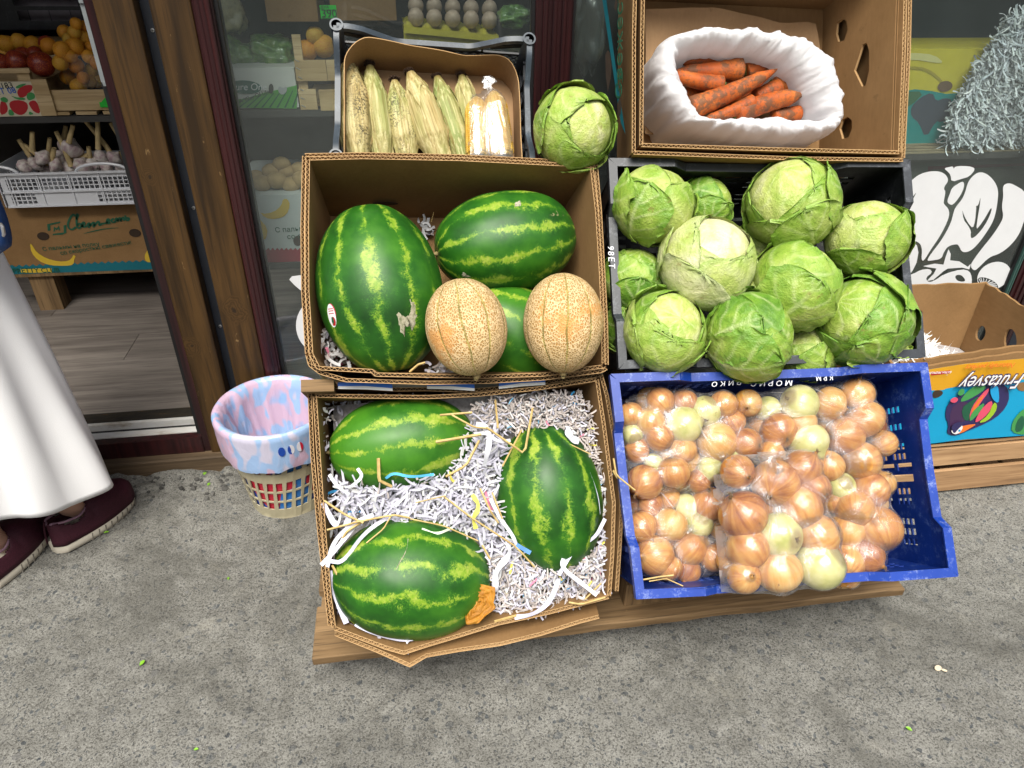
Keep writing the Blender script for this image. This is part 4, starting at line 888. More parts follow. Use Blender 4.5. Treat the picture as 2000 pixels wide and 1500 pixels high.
# axis = direction of the stalk-to-crown axis in the crate's frame (Z towards the viewer)
cabbage(FD, 1277, 399, 79, -.01, 'cabbage with a torn hanging leaf in the upper left corner', 3, (.35, .75, .5), .4, GC, .5)
cabbage(FD, 1546, 396, 89, -.005, 'largest smooth pale green cabbage at the top of the heap', 7, (-.5, .5, .6), 1.0, GC, .55, (1, 1, 1))
cabbage(FD, 1692, 463, 79, -.015, 'cabbage with a thick pale rib, against the right crate wall', 11, (-.3, .85, .3), 2.1, GC, .56)
cabbage(FD, 1382, 512, 94, .0, 'whitish peeled cabbage in the middle of the heap', 13, (.2, .35, .9), .2, GC, .88)
cabbage(FD, 1555, 556, 88, .0, 'crumpled green cabbage right of the whitish one', 17, (.5, .6, .4), 3.0, GC, .46)
cabbage(FD, 1686, 624, 91, -.005, 'dark green cabbage with black blotches in the lower right corner', 19, (-.8, .35, .4), .6, GC, .36)
cabbage(FD, 1300, 647, 82, .0, 'flattish pale cabbage in the lower left corner', 23, (.15, .2, .95), 1.7, GC, .52, (1.03, 1, .92))
cabbage(FD, 1466, 654, 88, .01, 'deep green cabbage hanging over the front rim with fanned veins', 29, (.95, .2, .25), .9, GC, .33, (1, 1, .97))
cabbage(FD, 1378, 398, 56, -.085, 'small dark cabbage tucked behind the upper left one', 19, (.6, .5, .4), 2.2, GC)
cabbage(FD, 1240, 545, 66, -.075, 'shaded cabbage at the left wall under the hanging leaf', 29, (.1, .8, .5), 2.6, GC)
cabbage(FD, 1236, 640, 62, -.10, 'barely visible cabbage deep behind the flattish pale one', 17, (.1, .3, .8), .6, GC)
cabbage(FD, 1575, 686, 60, -.075, 'shaded cabbage low down behind the front rim', 11, (-.4, .8, .3), 1.4, GC)
cabbage(FD, 1480, 500, 66, -.12, 'hidden cabbage deep in the middle gap of the heap', 7, (.3, .3, .8), .9, GC)
cabbage(FD, 1640, 545, 62, -.12, 'hidden cabbage deep near the right wall', 3, (-.3, .5, .8), 2.9, GC)
FT = Frame(at_y(1121, 253, 1.40), (1, 0, 0), (.03, -.80, .60))
cabbage(FT, 1121, 253, 80, 0, 'single yellowish cabbage standing alone between the corn crate and carrot box', 31, (.35, -.25, .85), 2.4, None, .6)
# loose leaves on the crate
def loose_leaf(fr, px, py, z, L, wd, ang, label, tone, seed):
    b = MB(); P, C_ = [], []
    for i in range(24):
        v = i / 23; w_ = wd * math.sin(PI * min(1, .12 + v * .88)) ** .7
        row = []
        for j in range(17):
            u = -1 + j / 8; hgt = .006 * fbm((u * 2 + seed, v * 4, 1), 3) + .012 * abs(u) ** 2 * (1 + fbm((v * 5, u, seed), 2)) - .012 * v * v
            row.append(((v - .5) * L, u * w_, hgt)); C_.append((math.exp(-(u / .1) ** 2), abs(u) ** 5, tone))
        P.append(row)
    b.grid(P); b.c = C_; o = b.build('cabbage_leaf', CAB, smooth=True); q = fr.loc(px, py, z)
    o.matrix_world = fr.M() @ Matrix.Translation(Vector(q)) @ Matrix.Rotation(ang, 4, 'Z'); return tag(o, label, 'leaf', 'loose cabbage leaves on the black crate')
loose_leaf(FD, 1690, 705, .004, .075, .013, .12, 'torn strip of cabbage leaf lying on the front rim of the black crate', .45, 2)
loose_leaf(FD, 1762, 685, -.01, .05, .016, .3, 'curled bit of cabbage leaf in the lower right crate corner', .5, 5)

# ------------------------------------------------------------------ onions in bags
def onion_mat():
    m = Mat('onion skin', .40, .4); v = m.off(40); x, y, z = m.xyz(); ang = m.math('DIVIDE', m.math('ARCTAN2', y, x), 2 * PI); r = m.rnd(); pal = m.new('ObjectInfo').outputs['Object Index']
    c3 = m.new('CombineXYZ'); m.L.new(m.math('MULTIPLY', ang, 26.0), c3.inputs[0]); m.L.new(m.math('MULTIPLY', z, 14.0), c3.inputs[1]); m.L.new(m.math('MULTIPLY', r, 50.0), c3.inputs[2])
    st = m.noise(1, 3, .6, v=c3.outputs[0]); bl = m.noise(28, 3, .55, v=v)
    skin = m.ramp(m.math('ADD', m.math('MULTIPLY', st, .5), m.math('ADD', m.math('MULTIPLY', bl, .5), m.math('MULTIPLY_ADD', r, .24, -.12))), [(.3, (.25, .065, .010)), (.45, (.44, .175, .032)), (.58, (.56, .29, .07)), (.74, (.63, .42, .15))])
    pale = m.ramp(bl, [(.3, (.34, .36, .07)), (.5, (.52, .50, .18)), (.7, (.64, .60, .32))])
    c = m.mix(m.math('MINIMUM', pal, 1.0), skin, pale); c = m.mix(m.math('MULTIPLY', m.step(m.math('ADD', m.math('ABSOLUTE', m.math('SUBTRACT', z, .002)), m.math('MULTIPLY', bl, .008)), .0305, .0345), .6), c, (.16, .075, .025))
    c = m.mix(m.math('MULTIPLY', m.step(m.noise(60, 4, .7, v=v), .66, .70), .6), c, (.13, .04, .015)); m.col(c); m.bump(st, .15, .0008); return m.m
ONION = onion_mat(); ROOTM = plain('onion root tuft', (.13, .08, .04), .9).m
om = []
for k in range(5):
    rs = random.Random(k + 50); P = []
    for i in range(26):
        t = PI * i / 25; rr = math.sin(t) ** (.9 + .1 * rs.random()) if 0 < t < PI else 0; z = math.cos(t) * (.86 + .06 * k % .2)
        if t < .5: z += .20 * (1 - t / .5) ** 2; rr = max(rr * .92, .085 * (1 - (t / .5) * .3))
        P.append([(rr * math.cos(a) * (1 + .025 * fbm((math.cos(a) + k, math.sin(a), t), 2)), rr * math.sin(a) * (1 + .025 * fbm((math.cos(a) + k, math.sin(a), t), 2)), z) for a in np.linspace(0, 2 * PI, 36, endpoint=False)])
    b = MB().grid(P, closev=True); b.f.append(tuple(range(36))); b.m.append(0); b.xf(Matrix.Scale(.032, 4))
    me = b.build('onion', ONION, smooth=True); o1 = me.data; bpy.data.objects.remove(me)
    rt = MB(); 
    for q in range(10):
        a = rs.uniform(0, 6.28); d = rs.uniform(.3, 1); rt.tube([(0, 0, -.0275), (.003 * d * math.cos(a), .003 * d * math.sin(a), -.0295), (.006 * d * math.cos(a + .5), .006 * d * math.sin(a + .5), -.0305)], [.0009, .0006, .0003], 4)
    nk_ = MB()
    for q in range(5):
        a = rs.uniform(0, 6.28); nk_.tube([(.0018 * math.cos(a), .0018 * math.sin(a), .031), (.0028 * math.cos(a), .0028 * math.sin(a), .037), (.004 * math.cos(a + 1), .004 * math.sin(a + 1), .041)], [.0012, .0009, .0003], 5)
    rr_ = rt.build('root', ROOTM); o2 = rr_.data; bpy.data.objects.remove(rr_); n_ = nk_.build('neck', ROOTM); o3 = n_.data; bpy.data.objects.remove(n_); om.append((o1, o2, o3))
def film_mat(name, haze, gloss, tint=(1, 1, 1), gap=0.0):
    m = Mat(name); tr = m.new('BsdfTransparent'); tr.inputs[0].default_value = (.97 * tint[0], .97 * tint[1], .97 * tint[2], 1); gl = m.new('BsdfGlossy'); gl.inputs['Roughness'].default_value = .16; df = m.new('BsdfDiffuse'); df.inputs[0].default_value = (.82, .82, .84, 1); tl = m.new('BsdfTranslucent'); tl.inputs[0].default_value = (.8, .8, .82, 1)
    v = m.off(5); w = m.attr('Col'); wr = m.noise(1, 4, .65, v=w, dist=.4); bp = m.new('Bump'); m.L.new(m.math('ADD', wr, m.math('MULTIPLY', m.noise(90, 3, v=v), .25)), bp.inputs['Height']); bp.inputs['Strength'].default_value = .9; bp.inputs['Distance'].default_value = .0035
    for s_ in (gl, df): m.L.new(bp.outputs[0], s_.inputs['Normal'])
    lw = m.new('LayerWeight'); lw.inputs[0].default_value = .35; m.L.new(bp.outputs[0], lw.inputs['Normal'])
    dd = m.new('MixShader'); dd.inputs[0].default_value = .4; m.L.new(df.outputs[0], dd.inputs[1]); m.L.new(tl.outputs[0], dd.inputs[2])
    a = m.new('MixShader'); hz = m.math('ADD', m.math('MULTIPLY_ADD', m.noise(18, 4, .6, v=v), haze, haze * .25), m.math('MULTIPLY', m.step(wr, .58, .70), haze * 1.9)); hz = m.math('MULTIPLY', hz, m.math('MULTIPLY_ADD', m.xyz(w)[2], gap, 1.0 - .5 * (gap > 0)), clamp=True); m.L.new(hz, a.inputs[0]); m.L.new(tr.outputs[0], a.inputs[1]); m.L.new(dd.outputs[0], a.inputs[2])
    c = m.new('MixShader'); m.L.new(m.math('MULTIPLY_ADD', lw.outputs[1], gloss * 2.0, gloss * .35), c.inputs[0]); m.L.new(a.outputs[0], c.inputs[1]); m.L.new(gl.outputs[0], c.inputs[2]); m.L.new(c.outputs[0], m.out.inputs[0]); return m.m
FILM = film_mat('clear onion bag film', .20, .14, gap=1.6)
def hull(pts):
    pts = sorted({(round(float(p[0]), 4), round(float(p[1]), 4)) for p in pts})
    def half(ps):
        h = []
        for p in ps:
            while len(h) > 1 and (h[-1][0] - h[-2][0]) * (p[1] - h[-2][1]) - (h[-1][1] - h[-2][1]) * (p[0] - h[-2][0]) <= 0: h.pop()
            h.append(p)
        return h
    a, c = half(pts), half(pts[::-1]); return np.array(a[:-1] + c[:-1])
def drape(spheres, extra, mar, res=.005, it=50, base=-.12, sag=0.0, drop=.006):
    """film shrunk over a heap of spheres: returns grid points (local) and mask. extra = further outline points"""
    pts = [(x + (r + mar) * math.cos(a), y + (r + mar) * math.sin(a)) for x, y, z, r in spheres for a in np.linspace(0, 2 * PI, 14)] + list(extra); H = hull(pts)
    x0, y0 = H.min(0) - .004; x1, y1 = H.max(0) + .004; nx, ny = int((x1 - x0) / res) + 2, int((y1 - y0) / res) + 2
    X, Y = np.meshgrid(x0 + np.arange(nx) * res, y0 + np.arange(ny) * res, indexing='ij'); ins = np.ones_like(X, bool); dist = np.full_like(X, 9.0)
    for p, q in zip(H, np.roll(H, -1, 0)):
        d = ((q[0] - p[0]) * (Y - p[1]) - (q[1] - p[1]) * (X - p[0])) / (np.hypot(*(q - p)) + 1e-9); ins &= d > -res * .5; dist = np.minimum(dist, d)
    low = np.full_like(X, base)
    for x, y, z, r in spheres:
        r_ = r + .0015; q = r_ ** 2 - (X - x) ** 2 - (Y - y) ** 2; low = np.where(q > 0, np.maximum(low, z + np.sqrt(np.maximum(q, 0))), low)
    zc = np.mean([s[2] for s in spheres]) - sag; edge = dist < res * 1.2; h = np.maximum(low, zc)
    for _ in range(it):
        hp = np.pad(h, 1, mode='edge'); a = (hp[:-2, 1:-1] + hp[2:, 1:-1] + hp[1:-1, :-2] + hp[1:-1, 2:]) / 4; h = np.maximum(a, low); h = np.where(edge, np.maximum(low, zc - drop), h)
    return X, Y, h, ins, H, low, dist
def bag_mesh(sph, extra, mar, tie=None, seed=0, **kw):
    drop = kw.get('drop', .03)
    X, Y, h, ins, H, LOW, dist_ = drape(sph, extra, mar, **kw); b = MB(); idx = -np.ones(X.shape, int); c0 = np.array(tie if tie is not None else H.mean(0))
    for i in range(X.shape[0]):
        for j in range(X.shape[1]):
            if ins[i, j] and dist_[i, j] > (.0045 if drop > .02 else .0015) * (1 + NZ((X[i, j] * 45, Y[i, j] * 45, seed))):
                dx, dy = X[i, j] - c0[0], Y[i, j] - c0[1]; a = math.atan2(dy, dx); rr = math.hypot(dx, dy)
                idx[i, j] = len(b.v); b.v.append((X[i, j], Y[i, j], h[i, j] + .0012 * NZ((a * 9, rr * 14, seed)))); b.c.append((a * 9, rr * 5, min(1.0, max(0, (h[i, j] - LOW[i, j]) / .022)) + (.4 if dist_[i, j] < .008 else 0)))
    for i in range(X.shape[0] - 1):
        for j in range(X.shape[1] - 1):
            q = (idx[i, j], idx[i + 1, j], idx[i + 1, j + 1], idx[i, j + 1])
            if min(q) >= 0: b.f.append(q); b.m.append(0)
    return b
def zA(p): return [(1190 + x / 3.409, 740 + y / 3.409, r / 3.409) for x, y, r in p]
def zB(p): return [(1180 + x / 2.728, 690 + y / 2.728, r / 2.728) for x, y, r in p]
PALE = {'top left': (1, 2, 4, 6, 10, 13), 'bottom left': (2, 3), 'top right': (0, 1, 4), 'bottom right': (0,), 'front': (2, 8)}
bags = [
 ('top left', zA([(275,285,88),(500,305,112),(640,215,92),(335,390,85),(155,370,62),(185,475,80),(300,565,66),(430,620,98),(235,690,108),(715,420,118),(670,600,78),(600,680,75),(915,430,92),(850,510,78),(820,285,78),(490,470,85),(140,235,80),(500,150,80),(340,150,85),(760,170,85)]), -.055, (1400, 905)),
 ('bottom left', zA([(215,985,95),(405,970,108),(510,855,80),(595,965,85),(665,830,105),(275,840,80),(300,1175,122),(540,1130,98),(700,1190,85),(520,1275,80),(395,1260,82),(755,1000,76),(805,1240,62),(400,800,70)]), -.07, (1340, 1040)),
 ('top right', zB([(870,295,62),(1040,270,92),(1200,270,84),(930,415,88),(1090,475,97),(1280,440,92),(1390,350,92),(1350,215,78),(1370,575,92),(1190,600,78),(1490,480,62),(890,540,66),(765,265,66),(1060,370,66)]), -.06, (1625, 815)),
 ('bottom right', zB([(1260,710,68),(1420,725,88),(1490,690,56),(1330,830,92),(1225,790,56),(1460,935,108),(1290,940,88),(1395,1080,88),(1290,1110,84),(1350,900,66),(1300,1190,56)]), -.06, (1690, 1010)),
 ('front', zB([(910,690,114),(740,860,118),(935,970,110),(1050,820,98),(1140,970,104),(710,630,82),(765,1040,104),(930,1160,110),(1150,1130,114),(745,1190,80),(1060,610,88),(1120,720,78)]), .012, (1500, 905))]
rs = random.Random(3)
for bn, L, z0, tie in bags:
    lab = {'front': 'yellow brown onion in the tied clear bag lying on top at the front', 'top left': 'yellow brown onion in the clear bag in the upper left crate corner', 'bottom left': 'yellow brown onion in the clear bag in the lower left crate corner', 'top right': 'yellow brown onion in the clear bag in the upper right part of the blue crate', 'bottom right': 'yellow brown onion in the clear bag by the slotted right crate wall'}[bn]
    sph = []
    for px, py, rp in L:
        z = z0 + rs.uniform(-.006, .006) - (.012 if rp < 24 else 0); P = FE.loc(px, py, z); r = rad_at(FE, P, rp) * 1.14; sph.append((P[0], P[1], z, r))
    for q in range(120):
        a, c = rs.choice(sph), rs.choice(sph); x, y = (a[0] + c[0]) / 2 + rs.uniform(-.02, .02), (a[1] + c[1]) / 2 + rs.uniform(-.02, .02)
        if math.hypot(a[0] - c[0], a[1] - c[1]) < .12 and all(math.hypot(x - s_[0], y - s_[1]) > .03 or abs(s_[2] - (z0 - .042)) > .03 for s_ in sph) and len(sph) < len(L) + 12: sph.append((x, y, z0 - .040, .031))
    for x, y, z, r in sph:
        k = rs.randrange(5); o = link('onion', om[k][0]); pale = sph.index((x, y, z, r)) in PALE[bn]; o.pass_index = int(pale)
        tag(o, lab.replace('yellow brown', 'pale greenish') if pale else lab, 'onion', ('pale onions in the %s bag' if pale else 'onions in the %s bag') % bn); link('root', om[k][1], o); link('neck', om[k][2], o)
        ax = (rs.uniform(-1, 1), rs.uniform(-1, 1), rs.uniform(-1.0, .8)); put(o, FE, (x, y, z), ax, rs.uniform(0, 6), r / .0325)
    ex = [tuple(FE.loc(*p, z0)[:2]) for p in {'front': [(1418, 1165), (1500, 1168), (1600, 1145), (1677, 1128), (1440, 895), (1590, 885)], 'top left': [(1243, 975), (1225, 770), (1425, 765)], 'bottom left': [(1245, 1132)], 'top right': [(1752, 862), (1748, 840), (1500, 880)], 'bottom right': [(1755, 1020), (1720, 1110)]}[bn]]
    tl_ = tuple(FE.loc(*tie, z0)[:2]); b = bag_mesh(sph, ex, .003, tl_, seed=len(bn), it=32, base=z0 - .05, res=.0038, drop=.012 if bn == 'front' else .03)
    t = thing('onion_bag', {'front': 'clear tied plastic bag of onions lying on top at the front rim', 'top left': 'clear plastic bag of onions in the upper left corner of the blue crate', 'bottom left': 'clear plastic bag of onions in the lower left corner of the blue crate', 'top right': 'clear plastic bag of onions in the upper right part of the blue crate', 'bottom right': 'clear plastic bag of onions against the slotted right wall of the blue crate'}[bn], 'plastic bag', FE.M(), 'bags of onions in the blue crate')
    b.build('film', FILM, t, smooth=True)
    # gathered knot at the tie
    kb = MB(); zt = max(s_[2] + s_[3] for s_ in sph if math.hypot(s_[0] - tl_[0], s_[1] - tl_[1]) < .07) if any(math.hypot(s_[0] - tl_[0], s_[1] - tl_[1]) < .07 for s_ in sph) else z0 + .03
    for q in range(9 if bn == 'front' else 4):
        a = rs.uniform(0, 6.28); l = rs.uniform(.008, .02) * (1.6 if bn == 'front' else 1); d = np.array([math.cos(a), math.sin(a)]); nn = np.array([-d[1], d[0]]); G = []
        for s_ in np.linspace(0, 1, 6): w_ = .001 + .008 * s_; G.append([(*(np.array(tl_) + d * l * s_ + nn * w_ * k), zt - .004 + .008 * s_ * (1 - s_) * 4 + .003 * NZ((k * 3, s_ * 4, q))) for k in (-1, -.3, .3, 1)])
        kb.grid(G)
    kb.c = [(p[0] * 60, p[1] * 60, 0) for p in kb.v]; kb.build('knot', FILM, t, smooth=True)

# ------------------------------------------------------------------ corn
def husk_mat():
    m = Mat('corn husk', .6, .3); v = m.off(23); g = m.attr(); r, gg, b = m.xyz(g)
    fib = m.noise(1, 3, .6, v=m.mapv((230, 230, 7), v=v)); bl = m.noise(14, 4, .6, v=m.mapv((1.5, 1.5, .6), v=v))
    c = m.ramp(m.math('ADD', m.math('MULTIPLY', bl, .55), m.math('MULTIPLY', b, .45)), [(.25, (.17, .23, .06)), (.42, (.31, .31, .11)), (.6, (.42, .34, .15)), (.78, (.38, .25, .09))])
    c = m.mix(m.math('MULTIPLY', m.step(fib, .5, .62), .5), c, (.64, .58, .32)); c = m.mix(m.math('MULTIPLY', m.step(fib, .46, .36), .6), c, (.17, .14, .04))
    spot = m.math('MULTIPLY', m.step(m.noise(240, 3, .75, v=v), .48, .58), m.step(m.noise(13, 3, .6, v=v), .42, .62)); c = m.mix(m.math('MULTIPLY', m.math('MULTIPLY', spot, r), .95), c, (.045, .04, .025))
    c = m.mix(m.math('MULTIPLY', gg, .75), c, (.22, .13, .03)); m.col(c); m.bump(fib, .5, .0014); return m.m
HUSK = husk_mat(); SILK = plain('dry corn silk', (.05, .025, .012), .9, .4, 90).m
def corn(fr, base, tip, rpx, z, label, seed, mould, dry):
    p, q = fr.loc(*base, z), fr.loc(*tip, z - .004); L = np.linalg.norm(q - p); R = rad_at(fr, p, rpx) * 1.08; rs = random.Random(seed)
    t = thing('corn_cob', label, 'corn cob', None, 'corn cobs in their husks'); put(t, fr, p, q - p, rs.uniform(0, 6))
    def shell(a0, a1, off, s0, s1, nm, sd, n=20, m_=40):
        b = MB(); P, C_ = [], []
        for i in range(m_):
            s = s0 + (s1 - s0) * i / (m_ - 1); prof = (min(1, (.62 + s * 1.6)) if s < .24 else 1.0) * (1 - .16 * max(0, s - .3)) * (1 if s < .62 else max(.10, 1 - ((s - .62) / .42) ** 1.35 * .85)); row = []
            lead = (i / (m_ - 1)); w_ = 1.0 if nm == 'husk' else (math.sin(PI * min(1, .25 + .75 * lead)) ** .6 + .04)
            for j in range(n):
                u = j / (n - 1) - .5; a = (a0 + a1) / 2 + (a1 - a0) * u * w_
                ridge = .010 * math.sin(a * 9 + sd) + .03 * fbm((math.cos(a) * 2, math.sin(a) * 2 + sd, s * 3), 3)
                e = abs(u * 2) ** 5 * (0 if nm == 'husk' else 1); rr = R * prof * (1 + ridge + off) + .004 * e * (fbm((u * 3, s * 9, sd), 3) + .4)
                row.append((rr * math.cos(a), rr * math.sin(a), s * L)); C_.append((mould * (.4 + .6 * min(1, 1.4 - s)), max(e * .6, max(0, (s - .86) / .14) ** 1.5), min(1, dry + .25 * fbm((a, s * 2, sd), 2))))
            P.append(row)
        b.grid(P); b.c = C_; return b.build(nm, HUSK, t, smooth=True)
    shell(0, 2 * PI + .01, 0, 0, 1.0, 'husk', seed, 44, 46)
    for k in range(4): a = k * 1.6 + rs.uniform(-.3, .3); shell(a, a + rs.uniform(1.2, 2.0), .035 + .02 * (k % 2), 0, rs.uniform(.72, 1.04), 'husk_leaf', seed + k * 7)
    b = MB()
    for k in range(110):
        a = rs.uniform(0, 6.28); d = np.array([math.cos(a), math.sin(a)]); r0 = R * .22; l = rs.uniform(.008, .022) * (.5 + .8 * abs(math.cos(a * .5 + seed))); pts = []
        for s in np.linspace(0, 1, 5): pts.append((d[0] * (r0 * .7 + l * .38 * s) + .006 * NZ((k, s * 3, 1)), d[1] * (r0 * .7 + l * .38 * s) + .006 * NZ((k, s * 3, 9)), L * .985 + l * (s - .9 * s * s) + .004 * NZ((k, s * 4, 5))))
        b.tube(pts, [.0011, .0011, .0009, .0007, .0004], 4, cap=False)
    b.lathe([(.001, L * .97), (R * .3, L * .985), (R * .22, L * 1.02), (.001, L * 1.03)], 10); b.build('silk', SILK, t)
    return t
def zc(p): return (640 + p[0] / 4.762, 20 + p[1] / 4.762)
cz = -.085
corn(FC, zc((285, 1375)), zc((195, 460)), 31, cz + .01, 'mouldy speckled husked corn cob at the left wall of the grey crate', 1, 1.0, .62)
corn(FC, zc((505, 1380)), zc((390, 510)), 26, cz, 'smooth pale green husked corn cob beside the mouldy speckled one', 2, .25, .36)
corn(FC, zc((745, 1375)), zc((620, 650)), 25, cz, 'short grey speckled husked corn cob between two smoother ones', 3, .95, .42)
corn(FC, zc((1050, 1390)), zc((765, 570)), 29, cz + .008, 'light straw coloured corn cob with crinkled husk leaf in the middle', 4, .1, .6)
corn(FC, zc((1250, 1385)), zc((1015, 610)), 24, cz - .004, 'slim green corn cob with a folded husk leaf and dark silk', 5, .15, .2)
corn(FC, zc((1370, 1300)), zc((1245, 600)), 22, cz - .012, 'corn cob mostly hidden behind the two peeled wrapped cobs', 6, .2, .45)
KERN = Mat('corn kernels', .3, .5); KERN.col(KERN.ramp(KERN.noise(70, 3, .6), [(.3, (.56, .30, .03)), (.6, (.68, .46, .10)), (.8, (.74, .58, .24))])); KERN = KERN.m
WRAP = film_mat('cling film', .20, .34)
t = thing('corn_pack', 'two peeled yellow corn cobs side by side in shiny cling film', 'corn pack', FC.M())
sph = []
for (b0, t0, k) in ((zc((1400, 1370)), zc((1385, 815)), 0), (zc((1625, 1375)), zc((1540, 760)), 1)):
    p, q = FC.loc(*b0, -.05), FC.loc(*t0, -.055); L = np.linalg.norm(q - p); R = rad_at(FC, p, 25); P = []
    nk, rows = 30, 14
    for i in range(nk * 6):
        s = i / (nk * 6 - 1); row = []; kr = abs(math.sin(s * nk * PI)) ** .5
        for j in range(rows * 6):
            a = 2 * PI * j / (rows * 6); kc = abs(math.sin(a * rows / 2)) ** .5; prof = (1 - max(0, (s - .72) / .28) ** 2 * .75) * min(1, .75 + s * 4)
            rr = R * prof * (.90 + .10 * kr * kc); row.append((rr * math.cos(a), rr * math.sin(a), s * L))
        P.append(row)
    o = MB().grid(P, closev=True).build('peeled_cob', KERN, t, smooth=True); o.matrix_local = Matrix.Translation(Vector(p)) @ rot_to(q - p)
    for s in np.linspace(0, .97, 14): c = p + (q - p) * s; sph.append((c[0], c[1], c[2], R * (1 - max(0, (s - .72) / .28) ** 2 * .75)))
ex = [tuple(FC.loc(*zc((1485, 655)), -.05)[:2])]
wb = bag_mesh(sph, ex, .001, ex[0], seed=3, it=30, base=-.09, res=.004); wb.build('cling_film', WRAP, t, smooth=True)
kb = MB(); tx, ty = ex[0]
for q in range(16):
    a = PI / 2 + rs.uniform(-.9, .9); l = rs.uniform(.008, .022); d = np.array([math.cos(a), math.sin(a)]); nn = np.array([-d[1], d[0]]); sx = rs.uniform(-.006, .006)
    kb.grid([[(tx + sx + d[0] * l * s - nn[0] * w_ * (.003 + .004 * s), ty - .012 + d[1] * l * s - nn[1] * w_ * (.003 + .004 * s), -.05 + .004 * NZ((s * 5, w_ * 3, q)) + .004 * q / 16) for w_ in (-1, 0, 1)] for s in np.linspace(-.4, 1, 7)])
kb.c = [(p[0] * 90, p[1] * 90, 0) for p in kb.v]; kb.build('film_twist', WRAP, t, smooth=True)

# ------------------------------------------------------------------ white bag of carrots
BAGW = Mat('white thin plastic bag', .38, .4); BAGW.col((.80, .80, .82)); 
gw = BAGW.noise(1.1, 2, .45, v=BAGW.attr('Col'), dist=.5); BAGW.bump(BAGW.math('ADD', gw, BAGW.math('MULTIPLY', BAGW.noise(60, 3), .12)), .6, .006)
tl = BAGW.new('BsdfTranslucent'); tl.inputs[0].default_value = (.8, .8, .82, 1); mx = BAGW.new('MixShader'); mx.inputs[0].default_value = .3; BAGW.L.new(BAGW.b.outputs[0], mx.inputs[1]); BAGW.L.new(tl.outputs[0], mx.inputs[2]); BAGW.L.new(mx.outputs[0], BAGW.out.inputs[0]); BAGW = BAGW.m
def zF(p): return (1250 + p[0] / 4.878, 40 + p[1] / 4.878)
inn = [(330,500),(330,400),(440,350),(640,312),(850,345),(960,335),(1200,410),(1300,460),(1420,540),(1480,620),(1530,720),(1570,810),(1640,940),(1685,985),(1600,978),(1400,950),(1100,940),(800,960),(570,965),(500,900),(450,780),(430,720),(380,610)]
outr = [(120,440),(150,300),(220,200),(350,120),(510,78),(750,74),(1100,82),(1400,108),(1600,190),(1750,310),(1840,400),(1890,560),(1930,750),(1932,900),(1900,1010),(1830,1085),(1660,1120),(1400,1140),(1000,1105),(600,1050),(430,1010),(300,900),(200,740),(140,600)]
def polar(pts, z, n=280):
    L = np.array([FF.loc(*zF(p), z)[:2] for p in pts]); return resample(smooth_closed(L, 1), n=n + 1, closed=True)[:-1]
I, O = polar(inn, -.10), polar(outr, -.075)
k0 = min(range(280), key=lambda k: np.sum((np.roll(O, -k, 0) - I) ** 2)); O = np.roll(O, -k0, 0); cI = I.mean(0)
rows, C_ = [], []
for s, f, z in ((0, -.25, -.19), (.06, -.10, -.155), (.12, 0.0, -.115), (.2, .07, -.085), (.28, .16, -.065), (.36, .30, -.050), (.44, .45, -.043), (.5, .58, -.041), (.56, .72, -.044), (.62, .84, -.052), (.68, .94, -.065), (.74, 1.0, -.082), (.8, 1.01, -.105), (.86, .98, -.14), (.93, 1.02, -.18), (1, 1.08, -.225)):
    r_ = []
    for k in range(280):
        p = I[k] + (O[k] - I[k]) * f if f >= 0 else I[k] + (I[k] - cI) * f; a = k / 280 * 2 * PI
        wv = fbm((math.cos(a) * 5, math.sin(a) * 5, s * 2.2), 3) - .5 * abs(NZ((math.cos(a) * 6, math.sin(a) * 6, s * 3.6))) - .25 * abs(NZ((math.cos(a) * 15, math.sin(a) * 15, s * 9 + 5))) + .2; d = (p - cI) / np.linalg.norm(p - cI)
        p = p + d * (.0065 * wv) * min(1, 2.5 * s + .25); zz = z - .004 + .009 * fbm((math.cos(a) * 7 + 3, math.sin(a) * 7, s * 3), 3) - .004 * abs(NZ((math.cos(a) * 8 + 9, math.sin(a) * 8, s * 6)))
        x = min(max(p[0], -wF + .008 + .03 * (s > .75)), wF - .012 - (.0 if s < .75 else .025)); y = max(p[1], .006 + (.010 if s > .75 else 0)); r_.append((x, y, zz)); C_.append((math.cos(a) * 6 + 2 * s, math.sin(a) * 6, s * 2.5))
    rows.append(r_)
b = MB().grid(rows, closev=True); b.c = C_; t = thing('white_bag', 'white plastic bag with its rim rolled open around the dirty carrots', 'plastic bag', FF.M()); b.build('bag_film', BAGW, t, smooth=True)
CAR = Mat('earthy carrot', .6, .3); v = CAR.off(19); rg = CAR.noise(1, 3, .6, v=CAR.mapv((40, 40, 220), v=v)); d1 = CAR.step(CAR.noise(26, 5, .72, v=v), .50, .60); d2 = CAR.step(CAR.noise(130, 4, .75, v=v), .51, .60)
c = CAR.ramp(CAR.noise(20, 3, .6, v=v), [(.3, (.28, .05, .008)), (.55, (.42, .095, .014)), (.75, (.50, .16, .035))]); c = CAR.mix(CAR.math('MULTIPLY', CAR.math('MAXIMUM', CAR.math('MULTIPLY', d1, .8), CAR.math('MULTIPLY', d2, .55)), .95), c, (.075, .05, .028)); CAR.col(c); CAR.bump(CAR.math('ADD', rg, CAR.math('MULTIPLY', d1, .8)), .35, .0018); CAR = CAR.m
CROWN = plain('carrot crown', (.08, .10, .02), .9, .4, 80).m
